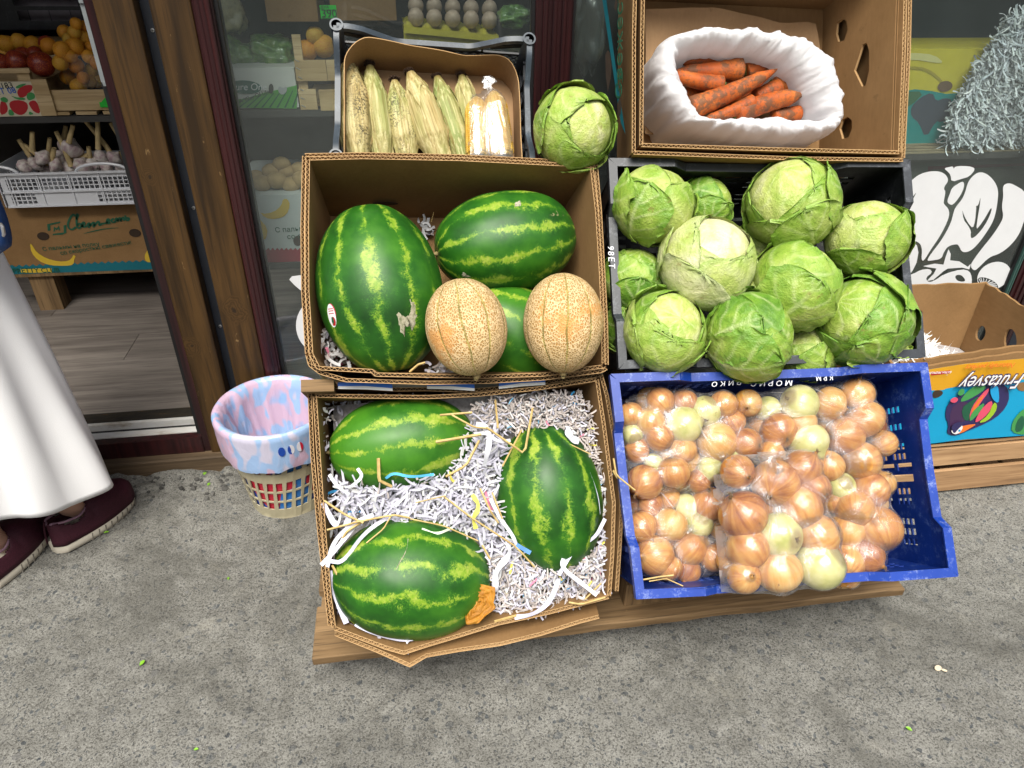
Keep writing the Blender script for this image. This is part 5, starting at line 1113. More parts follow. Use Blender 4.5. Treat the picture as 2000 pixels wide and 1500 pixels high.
def carrot(a, c, ra, rc, z, label, bend=0.0, seed=0, blunt=False):
    p, q = FF.loc(*zF(a), z), FF.loc(*zF(c), z + .004); L = np.linalg.norm(q - p); k = depth_of(FF.w(p)) / FPX / 4.878; ra, rc = ra * k, rc * k
    t = thing('carrot', label, 'carrot', None, 'dirty carrots in the white bag'); put(t, FF, p, q - p, 0); P = []
    for i in range(40):
        s = i / 39; r = (ra + (rc - ra) * s) * min(1, (s / .05 + .02) ** .5) * (min(1, ((1 - s) / (.07 if blunt else .22) + .002) ** (.5 if blunt else .7))); o_ = bend * L * math.sin(s * PI)
        P.append([((r * (1 + .03 * fbm((s * 9, math.cos(w), seed), 2) + .02 * math.sin(s * 46 + seed))) * math.cos(w) + o_, r * math.sin(w), s * L) for w in np.linspace(0, 2 * PI, 24, endpoint=False)])
    MB().grid(P, closev=True).build('root', CAR, t, smooth=True)
    MB().lathe([(.001, .004), (ra * .35, .001), (ra * .3, -.003), (.001, -.005)], 12).build('crown', CROWN, t, smooth=True)
z = -.112
carrot((985, 470), (320, 480), 118, 45, z - .012, 'thick muddy carrot at the back with its crown towards the middle', .02, 1)
carrot((800, 610), (320, 520), 82, 62, z, 'short stubby carrot at the left side of the bag', .03, 2, True)
carrot((455, 850), (1315, 460), 112, 52, z + .012, 'longest carrot lying diagonally across the others', -.02, 3)
carrot((1100, 770), (560, 965), 78, 32, z + .012, 'carrot in front of the diagonal one pointing to lower left', .02, 4)
carrot((900, 900), (1560, 705), 100, 72, z + .006, 'muddy carrot pointing right towards the bag fold', .03, 5)
carrot((1330, 640), (1080, 740), 90, 72, z - .018, 'carrot under the diagonal one, on its right', 0, 6, True)
carrot((1000, 500), (1250, 420), 92, 60, z - .022, 'carrot at the back beside the green crown', 0, 7, True)
carrot((1250, 590), (1530, 650), 78, 66, z - .026, 'carrot end showing at the right rim of the bag', 0, 8, True)
carrot((1530, 880), (1250, 920), 70, 72, z - .012, 'carrot low at the front under the muddy right pointing one', 0, 9, True)
carrot((800, 370), (390, 410), 66, 50, z - .025, 'darkest carrot at the far back under the bag rim', 0, 10)
carrot((400, 680), (900, 880), 80, 60, z - .04, 'carrot buried at the bottom left under the long one', 0, 11)
carrot((800, 720), (1500, 820), 80, 70, z - .05, 'carrot buried in the middle under all others', 0, 12)

# ------------------------------------------------------------------ shredded paper, straw, dry leaf
PAPER = Mat('shredded office paper', .75, .2); PAPER.col(PAPER.mix(PAPER.math('MULTIPLY', PAPER.step(PAPER.noise(900, 2, .6, v=PAPER.mapv((1, 1, .3))), .58, .64), .3), PAPER.attr(), (.2, .2, .24))); PAPER = PAPER.m
def strip(b, rs, p, nrm, L, w, col, curl=1.0, lie=.25):
    n = 8; nrm = np.array(nrm); a = rs.uniform(0, 6.28); t1 = np.cross(nrm, [0, 0, 1.0]) if abs(nrm[2]) < .9 else np.array([1.0, 0, 0]); t1 /= np.linalg.norm(t1); t2 = np.cross(nrm, t1)
    d = t1 * math.cos(a) + t2 * math.sin(a); pos = np.array(p, float); pts, sd = [], []; k1, k2 = rs.uniform(-3, 3) * curl, rs.uniform(-2.5, 2.5) * curl; tw = rs.uniform(-1.5, 1.5) * curl; el = rs.uniform(-lie, lie * 1.6)
    for i in range(n):
        s = i / (n - 1); az = a + k1 * s * .8; e = el + k2 * s * .35 * math.sin(3 * s); d = (t1 * math.cos(az) + t2 * math.sin(az)) * math.cos(e) + nrm * math.sin(e); pts.append(pos.copy()); side = np.cross(d, nrm); side /= np.linalg.norm(side) + 1e-9; sd.append(side * math.cos(tw * s) + nrm * math.sin(tw * s)); pos = pos + d * L / (n - 1)
    b.grid([[q - s_ * w / 2, q + s_ * w / 2] for q, s_ in zip(pts, sd)], col=col)
def pcol(rs, lav=.35, brown=.2):
    x = rs.random()
    if x < brown: k = rs.uniform(.26, .52); return (k * 1.06, k * .94, k * .88)
    if x < brown + lav: k = rs.uniform(.42, .62); return (k * .96, k * .94, k * 1.10)
    if x > .985: return rs.choice([(.05, .3, .6), (.7, .62, .1), (.65, .2, .3), (.2, .45, .65)])
    k = rs.uniform(.42, .66); return (k, k, k * 1.01)
def inpoly(x, y, P):
    c = False; n = len(P)
    for i in range(n):
        (x0, y0), (x1, y1) = P[i], P[i - 1]
        if (y0 > y) != (y1 > y) and x < (x1 - x0) * (y - y0) / (y1 - y0) + x0: c = not c
    return c
def shreds(fr, regions, label, name='shredded_paper', seed=5, extra=()):
    rs = random.Random(seed); b = MB()
    for poly, n, z0, z1, Lr, wr, lav, brown, curl, lie in regions:
        xs, ys = zip(*poly); k = 0
        while k < n:
            x, y = rs.uniform(min(xs), max(xs)), rs.uniform(min(ys), max(ys))
            if not inpoly(x, y, poly): continue
            k += 1; z = rs.uniform(z0, z1); p = fr.loc(x, y, z); strip(b, rs, p - (0, 0, 0), (rs.uniform(-.35, .35), rs.uniform(-.35, .35), 1), rs.uniform(*Lr), rs.uniform(*wr), pcol(rs, lav, brown), curl, lie)
    for e in extra: e(b, rs)
    o = b.build(name, PAPER, smooth=True); o.matrix_world = fr.M(); return tag(o, label, 'shredded paper', kind='stuff')
def zz7(p): return [(580 + x / 2.5424, 730 + y / 2.5424) for x, y in p]
midp = zz7([(200, 560), (500, 540), (760, 480), (860, 300), (900, 220), (1010, 280), (1020, 460), (980, 560), (1000, 700), (1080, 840), (1150, 930), (1000, 960), (940, 900), (900, 800), (760, 760), (520, 730), (380, 720), (210, 700)])
topr = zz7([(860, 180), (1000, 110), (1250, 90), (1420, 110), (1480, 250), (1510, 450), (1500, 560), (1420, 420), (1330, 290), (1160, 270), (1000, 290), (900, 240)])
botr = zz7([(940, 920), (1160, 930), (1300, 960), (1450, 880), (1520, 850), (1530, 1080), (1400, 1120), (1150, 1180), (990, 1190), (960, 1100)])
left = zz7([(120, 150), (180, 160), (200, 560), (230, 760), (200, 960), (240, 1180), (190, 1200), (140, 700)])
botm = zz7([(190, 1150), (400, 1280), (700, 1290), (960, 1200), (960, 1230), (600, 1320), (400, 1310), (200, 1230)]); topl = zz7([(140, 120), (900, 110), (860, 200), (500, 160), (220, 230)]); rgt = zz7([(1480, 500), (1530, 520), (1540, 900), (1500, 880)])
lo = (.012, .03)
def ribbon(path, w, col, fr=FA, flat=.4):
    def f(b, rs):
        P = smooth_open(np.array([fr.loc(*zz7([(x, y)])[0], z) for x, y, z in path]), 3); T = np.gradient(P, axis=0); n = len(P); rows = []
        for i in range(n):
            s_ = np.cross(T[i], (0, 0, 1)); s_ /= np.linalg.norm(s_) + 1e-9; tw = flat * math.sin(i / n * 9 + w * 900); s_ = s_ * math.cos(tw) + np.array([0, 0, 1]) * math.sin(tw); rows.append([P[i] - s_ * w / 2, P[i] + s_ * w / 2])
        b.grid(rows, col=col)
    return f
WH = (.64, .64, .70); LV = (.56, .55, .68)
ext = [ribbon([(150, 960, .0), (180, 830, .012), (280, 740, .01), (380, 700, .0)], .008, WH), ribbon([(165, 930, .01), (230, 940, .014), (330, 790, .016), (470, 700, .0)], .007, LV), ribbon([(120, 950, .0), (230, 840, .01), (260, 720, .006)], .008, WH), ribbon([(300, 745, .0), (210, 850, .016), (170, 900, .01)], .007, WH),
  ribbon([(160, 980, -.01), (190, 1100, -.015), (245, 1240, -.012)], .010, LV, flat=.2), ribbon([(290, 1240, .0), (400, 1300, -.002), (540, 1325, .0), (640, 1290, -.006), (780, 1260, -.01)], .009, LV, flat=.7), ribbon([(540, 1330, .0), (640, 1280, .006), (700, 1285, 0)], .010, WH, flat=.9),
  ribbon([(930, 460, .01), (960, 330, .03), (940, 260, .03), (890, 250, .02)], .011, WH, flat=.8), ribbon([(880, 300, .02), (940, 290, .03), (1000, 340, .03), (1060, 330, .02)], .006, WH), ribbon([(1300, 1000, .01), (1380, 860, .012), (1480, 820, .01), (1530, 720, .0)], .007, LV), ribbon([(1330, 900, .01), (1310, 960, .02), (1400, 1030, .02), (1490, 1100, .01)], .008, WH),
  ribbon([(1080, 1210, .0), (1180, 1195, .006), (1260, 1130, .012), (1300, 1020, .015)], .009, LV, flat=.5), ribbon([(960, 620, 0), (1010, 720, .012), (1070, 800, .01), (1090, 850, 0)], .007, WH), ribbon([(990, 1080, .0), (980, 980, .015), (1060, 900, .02), (1050, 840, .01)], .012, WH, flat=.9), ribbon([(1410, 420, 0), (1440, 470, .012), (1490, 600, .006), (1500, 700, 0)], .006, LV),
  ribbon([(440, 520, 0), (480, 490, .012), (560, 515, .012), (680, 500, .01)], .005, (.08, .38, .62)), ribbon([(870, 600, 0), (910, 660, .02), (870, 720, .016), (890, 770, .01)], .009, (.72, .66, .12), flat=.9), ribbon([(1090, 850, .01), (1160, 890, .012)], .008, (.1, .25, .6)), ribbon([(620, 770, .012), (690, 800, .018), (770, 765, .012)], .005, (.6, .68, .5)),
  ribbon([(160, 500, 0), (200, 560, .012), (260, 600, 0)], .006, WH), ribbon([(270, 560, 0), (330, 510, .015), (300, 470, .012)], .006, WH), ribbon([(1345, 260, 0), (1350, 310, .006), (1400, 340, 0)], .014, WH, flat=.8), ribbon([(130, 640, -.005), (190, 760, .0), (200, 730, 0)], .01, LV)]
shreds(FA, [(midp, 1300, -.06, -.010, (.014, .038), (.002, .005), .75, .03, .55, .22), (topr, 1300, -.055, -.02, (.008, .018), (.002, .0035), .15, .72, .6, .3), (botr, 1400, -.05, -.01, (.010, .024), (.002, .004), .35, .45, .6, .3), (left, 90, -.12, -.05, lo, (.003, .006), .4, .1, 1, .4), (botm, 60, -.05, -.025, lo, (.003, .006), .4, .1, 1, .3), (topl, 110, -.13, -.09, lo, (.003, .005), .4, .3, 1, .4), (rgt, 70, -.05, -.02, lo, (.003, .005), .4, .1, 1, .4)], 'crinkled white and lavender shredded paper packed round the three watermelons', seed=5, extra=ext)
zb_ = lambda p: [(580 + x / 3.1258, 280 + y / 3.1258) for x, y in p]
shreds(FB, [(zb_([(150, 1130), (220, 1160), (330, 1360), (180, 1350), (150, 1250)]), 90, -.16, -.09, lo, (.003, .007), .1, .45, 1, .4), (zb_([(720, 480), (850, 500), (840, 560), (760, 540)]), 14, -.22, -.2, lo, (.004, .007), .2, .1, 1, .3), (zb_([(760, 1390), (980, 1400), (960, 1330), (820, 1350)]), 40, -.12, -.06, lo, (.003, .006), .1, .5, 1, .3)], 'few scraps of shredded paper beside the stickered watermelon', seed=8)
# bedding below the shreds so no bare box floor shows
BED = plain('compressed paper bedding', (.36, .34, .34), .9, .35, 120).m
b = MB(); G = []
for i in range(40): G.append([(-.25 + .5 * i / 39, -.178 + .36 * j / 29, -.085 + .02 * fbm((i * .3, j * .3, 2), 3) - .04 * ((abs(i / 39 - .5) * 2) ** 6)) for j in range(30)])
o = b.grid(G).build('paper_bedding', BED, smooth=True); o.matrix_world = FA.M(); tag(o, 'grey bed of pressed paper under the watermelons', 'shredded paper', kind='stuff')
STRAW = Mat('straw', .6, .3); STRAW.col(STRAW.ramp(STRAW.noise(60, 3, .6), [(.3, (.36, .24, .08)), (.7, (.58, .43, .18))])); STRAW = STRAW.m
def straws(fr, L, label, zf=zz7):
    b = MB()
    for path, r in L:
        P = np.array([fr.loc(*zf([(x, y)])[0], z) for x, y, z in path]); b.tube(resample(P, n=max(6, 3 * len(path))), r, 5)
    o = b.build('straw', STRAW); o.matrix_world = fr.M(); return tag(o, label, 'straw', kind='stuff')
straws(FA, [([(710, 205, .02), (870, 192, .02)], .0022), ([(690, 338, .025), (915, 300, .035)], .0030), ([(770, 205, .02), (880, 265, .035), (940, 270, .035)], .0018), ([(940, 265, .035), (1070, 355, .03), (1130, 398, .03), (1170, 170, .0)], .0022), ([(985, 130, -.02), (998, 270, .01)], .002), ([(1115, 280, .0), (1020, 460, .02)], .0016), ([(405, 420, .012), (408, 530, .022), (470, 560, .012)], .0032), ([(740, 510, .01), (840, 455, .02), (905, 330, .02)], .0026),
  ([(135, 630, .0), (240, 700, .012), (330, 740, .02)], .0022), ([(150, 775, .01), (300, 735, .02), (480, 700, .012), (560, 715, .005)], .0020), ([(200, 860, .0), (250, 780, .015), (330, 730, .01)], .0024), ([(345, 840, .02), (430, 770, .02), (470, 700, .01)], .0014), ([(175, 950, -.0), (250, 1090, .004), (318, 1230, .0)], .0024), ([(730, 610, .005), (860, 710, .02), (1090, 860, .02), (1180, 960, .012)], .0018), ([(560, 720, .0), (730, 755, .014), (900, 830, .012)], .0014), ([(910, 570, 0), (960, 680, .02), (1000, 740, .012)], .0018), ([(970, 590, .0), (1020, 720, .02)], .0016), ([(1350, 1135, .004), (1410, 1145, .008), (1530, 1110, .002)], .0022), ([(1430, 1120, .006), (1510, 1040, .008)], .0018), ([(1345, 345, .0), (1460, 400, .01)], .0012), ([(1090, 1200, .0), (980, 1230, .0)], .0022), ([(1570, 480, .005), (1600, 530, .012), (1650, 570, .008), (1680, 580, .006)], .0022), ([(590, 640, .01), (740, 605, .012)], .0012), ([(920, 850, .01), (960, 920, .014)], .002)], 'dry yellow straws scattered over the watermelons and shredded paper')
straws(FB, [([(688, 1395, -.02), (740, 1350, -.01), (782, 1338, -.01)], .0022), ([(835, 420, -.2), (820, 480, -.2)], .001)], 'bits of dry straw at the front of the upper watermelon box', zb_)
straws(FE, [([(185, 1210, -.02), (300, 1190, -.01), (370, 1182, -.005)], .0018), ([(50, 560, .01), (65, 650, .012), (165, 730, .008)], .0016), ([(240, 1215, -.02), (330, 1200, -.01), (420, 1240, -.01)], .0012)], 'dry straw strands caught at the left end of the blue crate', lambda p: [(1180 + x / 2.728, 690 + y / 2.728) for x, y in p])
# dry orange leaf
b = MB(); pts = zz7([(890, 1040), (940, 1050), (985, 1060), (985, 1100), (975, 1140), (990, 1165), (940, 1200), (900, 1240), (840, 1248), (835, 1200), (870, 1150), (865, 1110), (845, 1100), (870, 1070)])
cen = np.mean(pts, axis=0); L = resample(np.array(pts), n=48, closed=True)[:-1]; rows = []
for k in np.linspace(.03, 1, 14):
    rows.append([tuple(FA.loc(*(cen + (p - cen) * k), .018 + .007 * fbm((p[0] * .05 * k, p[1] * .05 * k, 3), 3) + .006 * abs(math.sin((p[0] + p[1] * .5) * .09 * k)) )) for p in L])
LEAF = Mat('dry ochre leaf', .6, .3); LEAF.col(LEAF.ramp(LEAF.noise(40, 4, .65), [(.3, (.24, .095, .008)), (.6, (.42, .19, .02)), (.8, (.5, .26, .05))])); LEAF.bump(LEAF.noise(50, 3, .6, v=LEAF.mapv((2, .5, 1))), .6, .004)
o = b.grid(rows, closev=True).build('dry_leaf', LEAF.m, smooth=True); o.matrix_world = FA.M(); tag(o, 'crumpled ochre dry leaf on the paper beside the cracked watermelon', 'leaf')

# ================================================================== WASTE BASKET
BEIGE = plastic('beige plastic', (.40, .36, .24), .4, (.3, .25, .16), .2)
def bin_cols(name, stops, sc):
    m = Mat(name, .34, .5); v = m.new('VectorMath', operation='ADD'); a = m.new('VectorMath', operation='SCALE'); m.L.new(m.noise(9, 2, out=1), a.inputs[0]); a.inputs['Scale'].default_value = .03; m.L.new(m.co(), v.inputs[0]); m.L.new(a.outputs[0], v.inputs[1])
    c = m.ramp(m.xyz(m.voro(sc, out=1, v=m.mapv((1, 1, .55), rot=(.5, .4, .3), v=v.outputs[0])))[0], stops, 'CONSTANT') if sc < 20 else m.ramp(m.noise(13, 2, .5, v=m.mapv((1.2, 1.2, .55), rot=(.7, .5, .3), v=v.outputs[0])), [(.36, (.24, .38, .62)), (.42, (.50, .36, .48)), (.50, (.50, .36, .47)), (.53, (.27, .40, .62)), (.60, (.27, .40, .62)), (.64, (.47, .45, .56))]); m.col(c); m.bump(m.noise(1, 3, .6, v=m.mapv((26, 26, 12)), dist=.6), .5, .006); return m.m
LIN_IN = bin_cols('pale pink and blue liner', [(0, (.52, .36, .46)), (.34, (.26, .40, .62)), (.72, (.50, .38, .50)), (.88, (.44, .46, .58))], 26)
LIN_OUT = bin_cols('red and blue liner', [(0, (.42, .006, .03)), (.36, (.008, .05, .30)), (.72, (.55, .55, .6)), (.82, (.01, .14, .45))], 16)
BC = (-.366, 1.600); BH = .30
t = thing('waste_basket', 'beige plastic lattice waste basket beside the lower watermelon box', 'waste basket', (*BC, 0))
br = lambda z: .100 + .044 * z / BH
hs = []; NH = 30; pw = 1.0 / NH
for z0, z1 in ((.036, .062), (.068, .098), (.104, .136), (.168, .198), (.204, .236)):
    for k in range(NH): hs.append((k * pw + .18 * pw, z0, k * pw + .82 * pw, z1))
xs_fix = [(0, 0)]
hole_panel(1.0, BH - .01, hs, .003, lambda x, y, n: ((br(y) - n) * math.cos(2 * PI * x + (y - .1) * (1.4 if int(x * NH) % 2 else .9)), (br(y) - n) * math.sin(2 * PI * x + (y - .1) * 1.1), y)).build('lattice_body', BEIGE, t)
b = MB(); b.lathe([(.001, .004), (.098, .004), (.101, .012), (.101, .0), (.001, 0)], 40); b.build('bottom', BEIGE, t, auto=40)
MB().lathe([(.140, .282), (.1465, .282), (.1475, .296), (.144, .301), (.138, .301), (.137, .29), (.140, .282)], 64).build('rim', BEIGE, t, auto=50)
t = thing('bin_liner', 'pink and blue plastic bag lining the waste basket and folded over its rim', 'bin bag', (*BC, 0))
P = []; n = 120
prof = [(.146, .192), (.1475, .205), (.148, .225), (.149, .25), (.1495, .272), (.1505, .284), (.1505, .297), (.1455, .3035), (.139, .3035), (.1355, .295), (.131, .27), (.125, .23), (.117, .18), (.108, .13), (.098, .085), (.07, .06), (.002, .055)]
for k, (r, z) in enumerate(prof):
    row = []
    for j in range(n):
        a = 2 * PI * j / n; w_ = fbm((math.cos(a) * 4.5, math.sin(a) * 4.5, z * 9), 3); am = .004 if k < 4 else (.0004 if k < 9 else min(.02, .006 + .05 * (.295 - z) * 1.2)); dz = (.012 * fbm((math.cos(a) * 3, math.sin(a) * 3, 5), 3) if k < 2 else 0)
        rr = r + (am * w_ if k < 9 else -.004 - am * abs(w_) * 1.4); row.append((rr * math.cos(a), rr * math.sin(a), z + dz))
    P.append(row)
MB().grid(P, closev=True).build('folded_bag', LIN_IN, t, smooth=True)
P = []
for k, z in enumerate(np.linspace(.012, .185, 12)): P.append([((br(z) - .0045 - abs(.002 * fbm((math.cos(a) * 4, math.sin(a) * 4, z * 14), 3))) * math.cos(a), (br(z) - .0045 - abs(.002 * fbm((math.cos(a) * 4, math.sin(a) * 4, z * 14), 3))) * math.sin(a), z) for a in np.linspace(0, 2 * PI, 90, endpoint=False)])
MB().grid(P, closev=True).build('bag_body', LIN_OUT, t, smooth=True)
b = MB()
for a0 in (-.60, -.45, -.30): b.prism([oval(0, 0, .0085, .014, 12)], 0, .0006, 0); m_ = len(b.v) - 24; Mx = Matrix.Translation((.1502 * math.cos(a0 - .75), .1502 * math.sin(a0 - .75), .256)) @ face_on((0, 0, 0), (-math.sin(a0 - .75), math.cos(a0 - .75), 0), (math.cos(a0 - .75), math.sin(a0 - .75), 0)); b.v[m_:] = [tuple(Mx @ Vector(p)) for p in b.v[m_:]]
b.build('handle_slot', LIN_OUT, t)

# ================================================================== PERSON
SKIN = Mat('skin', .5); SKIN.col((.42, .24, .17)); SKIN = SKIN.m
CLOTH = Mat('white cotton skirt', .85, .2); wv = CLOTH.noise(700, 2); CLOTH.col((.80, .80, .81)); CLOTH.bump(CLOTH.math('ADD', CLOTH.math('MULTIPLY', wv, .2), CLOTH.noise(7, 3, .5, v=CLOTH.mapv((1, 1, .5)))), .35, .006); CLOTH = CLOTH.m
SHOE = Mat('maroon knit shoe', .7, .3); SHOE.col(SHOE.ramp(SHOE.noise(500, 2), [(.3, (.03, .006, .012)), (.7, (.065, .012, .024))])); SHOE.bump(SHOE.noise(600, 2), .3, .001); SHOE = SHOE.m
SOLE = plain('off white rubber sole', (.62, .57, .47), .6, .12, 20).m; LINING = plain('mauve shoe lining', (.26, .15, .2), .8).m; DENIM = plain('blue leather', (.012, .05, .17), .35, .2, 60).m
hx, hy = -.995, 1.50
person = thing('person', 'person in a long white skirt and maroon sneakers stepping past the doorway', 'person', (hx, hy, 0)); Mp = Matrix.Translation((-hx, -hy, 0))
V = [(-1.0, 1.50, .98), (-1.0, 1.49, 1.2), (-1.0, 1.49, 1.42), (-1.0, 1.485, 1.53), (-.995, 1.475, 1.66), (-.925, 1.505, .92), (-.91, 1.53, .52), (-.893, 1.51, .10), (-.850, 1.565, .04), (-1.07, 1.50, .92), (-1.05, 1.52, .52), (-1.028, 1.40, .10), (-1.01, 1.46, .04), (-.83, 1.49, 1.41), (-.80, 1.50, 1.15), (-.82, 1.42, .92), (-1.17, 1.49, 1.41), (-1.2, 1.5, 1.15), (-1.18, 1.42, .92)]
E_ = [(0, 1), (1, 2), (2, 3), (3, 4), (0, 5), (5, 6), (6, 7), (7, 8), (0, 9), (9, 10), (10, 11), (11, 12), (2, 13), (13, 14), (14, 15), (2, 16), (16, 17), (17, 18)]
rd = [.14, .12, .13, .05, .10, .085, .058, .034, .026, .085, .058, .034, .026, .055, .042, .03, .055, .042, .03]
me = bpy.data.meshes.new('body'); me.from_pydata([tuple(np.array(v) - (hx, hy, 0)) for v in V], E_, []); me.materials.append(SKIN); body = link('body', me, person)
sk = body.modifiers.new('skin', 'SKIN'); sb = body.modifiers.new('sub', 'SUBSURF'); sb.levels = 2; sb.render_levels = 2; sk.use_smooth_shade = True
for i, r in enumerate(rd): me.skin_vertices[0].data[i].radius = (r, r); me.skin_vertices[0].data[i].use_root = (i == 0)
P = []
for i in range(60):
    s = i / 59; row = []
    for j in range(140):
        a = 2 * PI * j / 140; r = .182 + .082 * s; fold = .10 * s ** 1.2 * math.sin(4 * a + .9 + .8 * s) + .016 * s * math.sin(13 * a - 3 * s + 2 * math.sin(3 * a)) + .05 * s * math.sin(9 * a + 2 * s) + .03 * s * abs(math.sin(6.5 * a + 3)) + .05 * s * fbm((math.cos(a) * 1.5, math.sin(a) * 1.5, s * 1.5), 2)
        z = 1.0 - s * (.842 - .02 * math.cos(a - .2) - .10 * max(0, math.cos(a + 1.75)) ** 2); row.append((-.002 - .035 * s + r * (1 + fold) * math.cos(a) * .92, -.01 + r * (1 + fold) * math.sin(a) * .74, z))
    P.append(row)
sk_ = MB().grid(P, closev=True).build('skirt', CLOTH, person, smooth=True); so_ = sk_.modifiers.new('s', 'SOLIDIFY'); so_.thickness = .003
P = []
for i in range(24):
    s = i / 23; r = .17 - .02 * math.sin(s * PI); P.append([(r * math.cos(a) * 1.1, -.01 + r * math.sin(a) * .8, .96 + .5 * s) for a in np.linspace(0, 2 * PI, 48, endpoint=False)])
MB().grid(P, closev=True).build('jacket', DENIM, person, smooth=True)
MB().lathe([(.001, 1.80), (.06, 1.79), (.095, 1.74), (.105, 1.66), (.09, 1.56), (.07, 1.5)], 24, 0, (.005, -.03, 0)).build('hair', plain('brown hair', (.05, .03, .02), .6).m, person, smooth=True)
def shoe(heel, toe, lift=0.0):
    heel, toe = np.array(heel), np.array(toe); d = toe - heel; L = np.linalg.norm(d); ang = math.atan2(d[1], d[0]); M = Matrix.Translation((heel[0] - hx, heel[1] - hy, lift)) @ Matrix.Rotation(ang, 4, 'Z')
    wf = lambda s: (.030 + .012 * math.sin(min(1, s * 1.15) * PI * .95 - .35) + .004) * min(1, (s / .07 + .12) ** .5) * min(1, ((1 - s) / .14 + .02) ** .5); cf = lambda s: -.007 * math.sin(s * PI * 1.2)
    ns = 48; ss = np.linspace(0, 1, ns)
    def ring(sc, z): return [(s * L, cf(s) + wf(s) * sc, z) for s in ss] + [(s * L, cf(s) - wf(s) * sc, z) for s in ss[::-1]]
    b = MB(); zt = lambda s: .030 + .004 * math.sin(s * PI) - .006 * s
    R = []
    for sc, f in ((.90, 0.0), (1.02, .1), (1.09, .45), (1.07, .9), (1.02, 1.0)): R.append([(x, y, f * zt(x / L) + .014 * max(0, x / L - .75) ** 1.5 * 4 * (1 if f < .5 else .9)) for x, y, _ in ring(sc, 0)])
    b.grid(R, closev=True); b.f.append(tuple(range(2 * ns))); b.m.append(0); b.f.append(tuple(range(8 * ns, 10 * ns))); b.m.append(0)
    up = thing('shoe', None, None); up.parent = person; up.matrix_local = M
    b.build('sole', SOLE, up, auto=50)
    g = MB()
    for s in np.arange(.3, .97, .075):
        for sg in (-1, 1): g.bar((s * L, cf(s) + sg * wf(s) * 1.075, .003), (s * L + .004, cf(s) + sg * wf(s) * 1.075, zt(s) * .75), .0025, .003, (1, 0, 0))
    g.build('sole_groove', plain('groove', (.2, .18, .15), .9).m, up)
    P = []; nt = 28
    for s in np.linspace(0.0, .995, 44):
        h = np.interp(s, [0, .05, .12, .3, .42, .52, .7, .85, .95, 1], [.062, .076, .070, .062, .070, .078, .068, .058, .046, .030]); row = []
        for k in range(nt):
            q = PI * k / (nt - 1); row.append((s * L + (.008 * math.sin(q) if s < .1 else 0) * (1 - s / .1), cf(s) + wf(s) * 1.0 * math.copysign(abs(math.cos(q)) ** .8, math.cos(q)) * (1 - .22 * math.sin(q) * (s < .45)), zt(s) - .004 + h * math.sin(q) ** .75))
        P.append(row)
    b = MB().grid(P); keep = []
    for f, m_ in zip(b.f, b.m):
        c = np.mean([b.v[i] for i in f], axis=0); s = c[0] / L; op = .04 < s < .44 and abs(c[1] - cf(s)) < wf(s) * .74 * math.sin(min(1, (s - .03) / .41) * PI) ** .35 and c[2] > .05
        if not op: keep.append(f)
    b.f = keep; b.m = [0] * len(keep); o = b.build('upper', SHOE, up, smooth=True); so2 = o.modifiers.new('s', 'SOLIDIFY'); so2.thickness = .004; so2.offset = -1
    col_ = [(.04 * L, 0, .083)] + [(s * L, cf(s) + wf(s) * .74 * math.sin(min(1, (s - .03) / .41) * PI) ** .35, zt(s) + np.interp(s, [0, .05, .12, .3, .42, .52], [.062, .076, .070, .062, .070, .078]) * .80) for s in np.linspace(.06, .43, 12)] + [(s * L, cf(s) - wf(s) * .74 * math.sin(min(1, (s - .03) / .41) * PI) ** .35, zt(s) + np.interp(s, [0, .05, .12, .3, .42, .52], [.062, .076, .070, .062, .070, .078]) * .80) for s in np.linspace(.43, .06, 12)]
    MB().tube(np.array(col_ + col_[:1]), .0032, 6).build('collar', LINING, up, smooth=True)
    return up, M
s1, Ms = shoe((-.928, 1.452), (-.795, 1.648)); s2, _ = shoe((-1.045, 1.335), (-.985, 1.565))
for (x0_, z0_, sx) in ((.012, .045, 0), ): pass
bag = thing('handbag', 'blue leather handbag with a silver clasp hanging against the white skirt', 'handbag', at_y(-84, 442, 1.40)); P = []
for i in range(14):
    s = i / 13; P.append([((.075 + .01 * math.sin(s * PI)) * math.copysign(abs(math.cos(a)) ** .5, math.cos(a)) * min(1, .75 + s * 3) , .03 * math.copysign(abs(math.sin(a)) ** .6, math.sin(a)) * min(1, .5 + s * 3), -.055 + .15 * s) for a in np.linspace(0, 2 * PI, 36, endpoint=False)])
b = MB().grid(P, closev=True); b.f.append(tuple(range(36))); b.m.append(0); b.build('bag_body', DENIM, bag, smooth=True)
b = MB(); b.tube([(.074, -.012, -.02), (.082, -.016, -.012), (.084, -.016, .002), (.078, -.012, .01)], .0035, 8); b.build('clasp', STEEL, bag, smooth=True)
MB().tube([(-.06, 0, .09), (-.03, .02, .28), (.0, .06, .42), (.05, .05, .25), (.07, 0, .09)], .006, 8).build('strap', DENIM, bag, smooth=True)

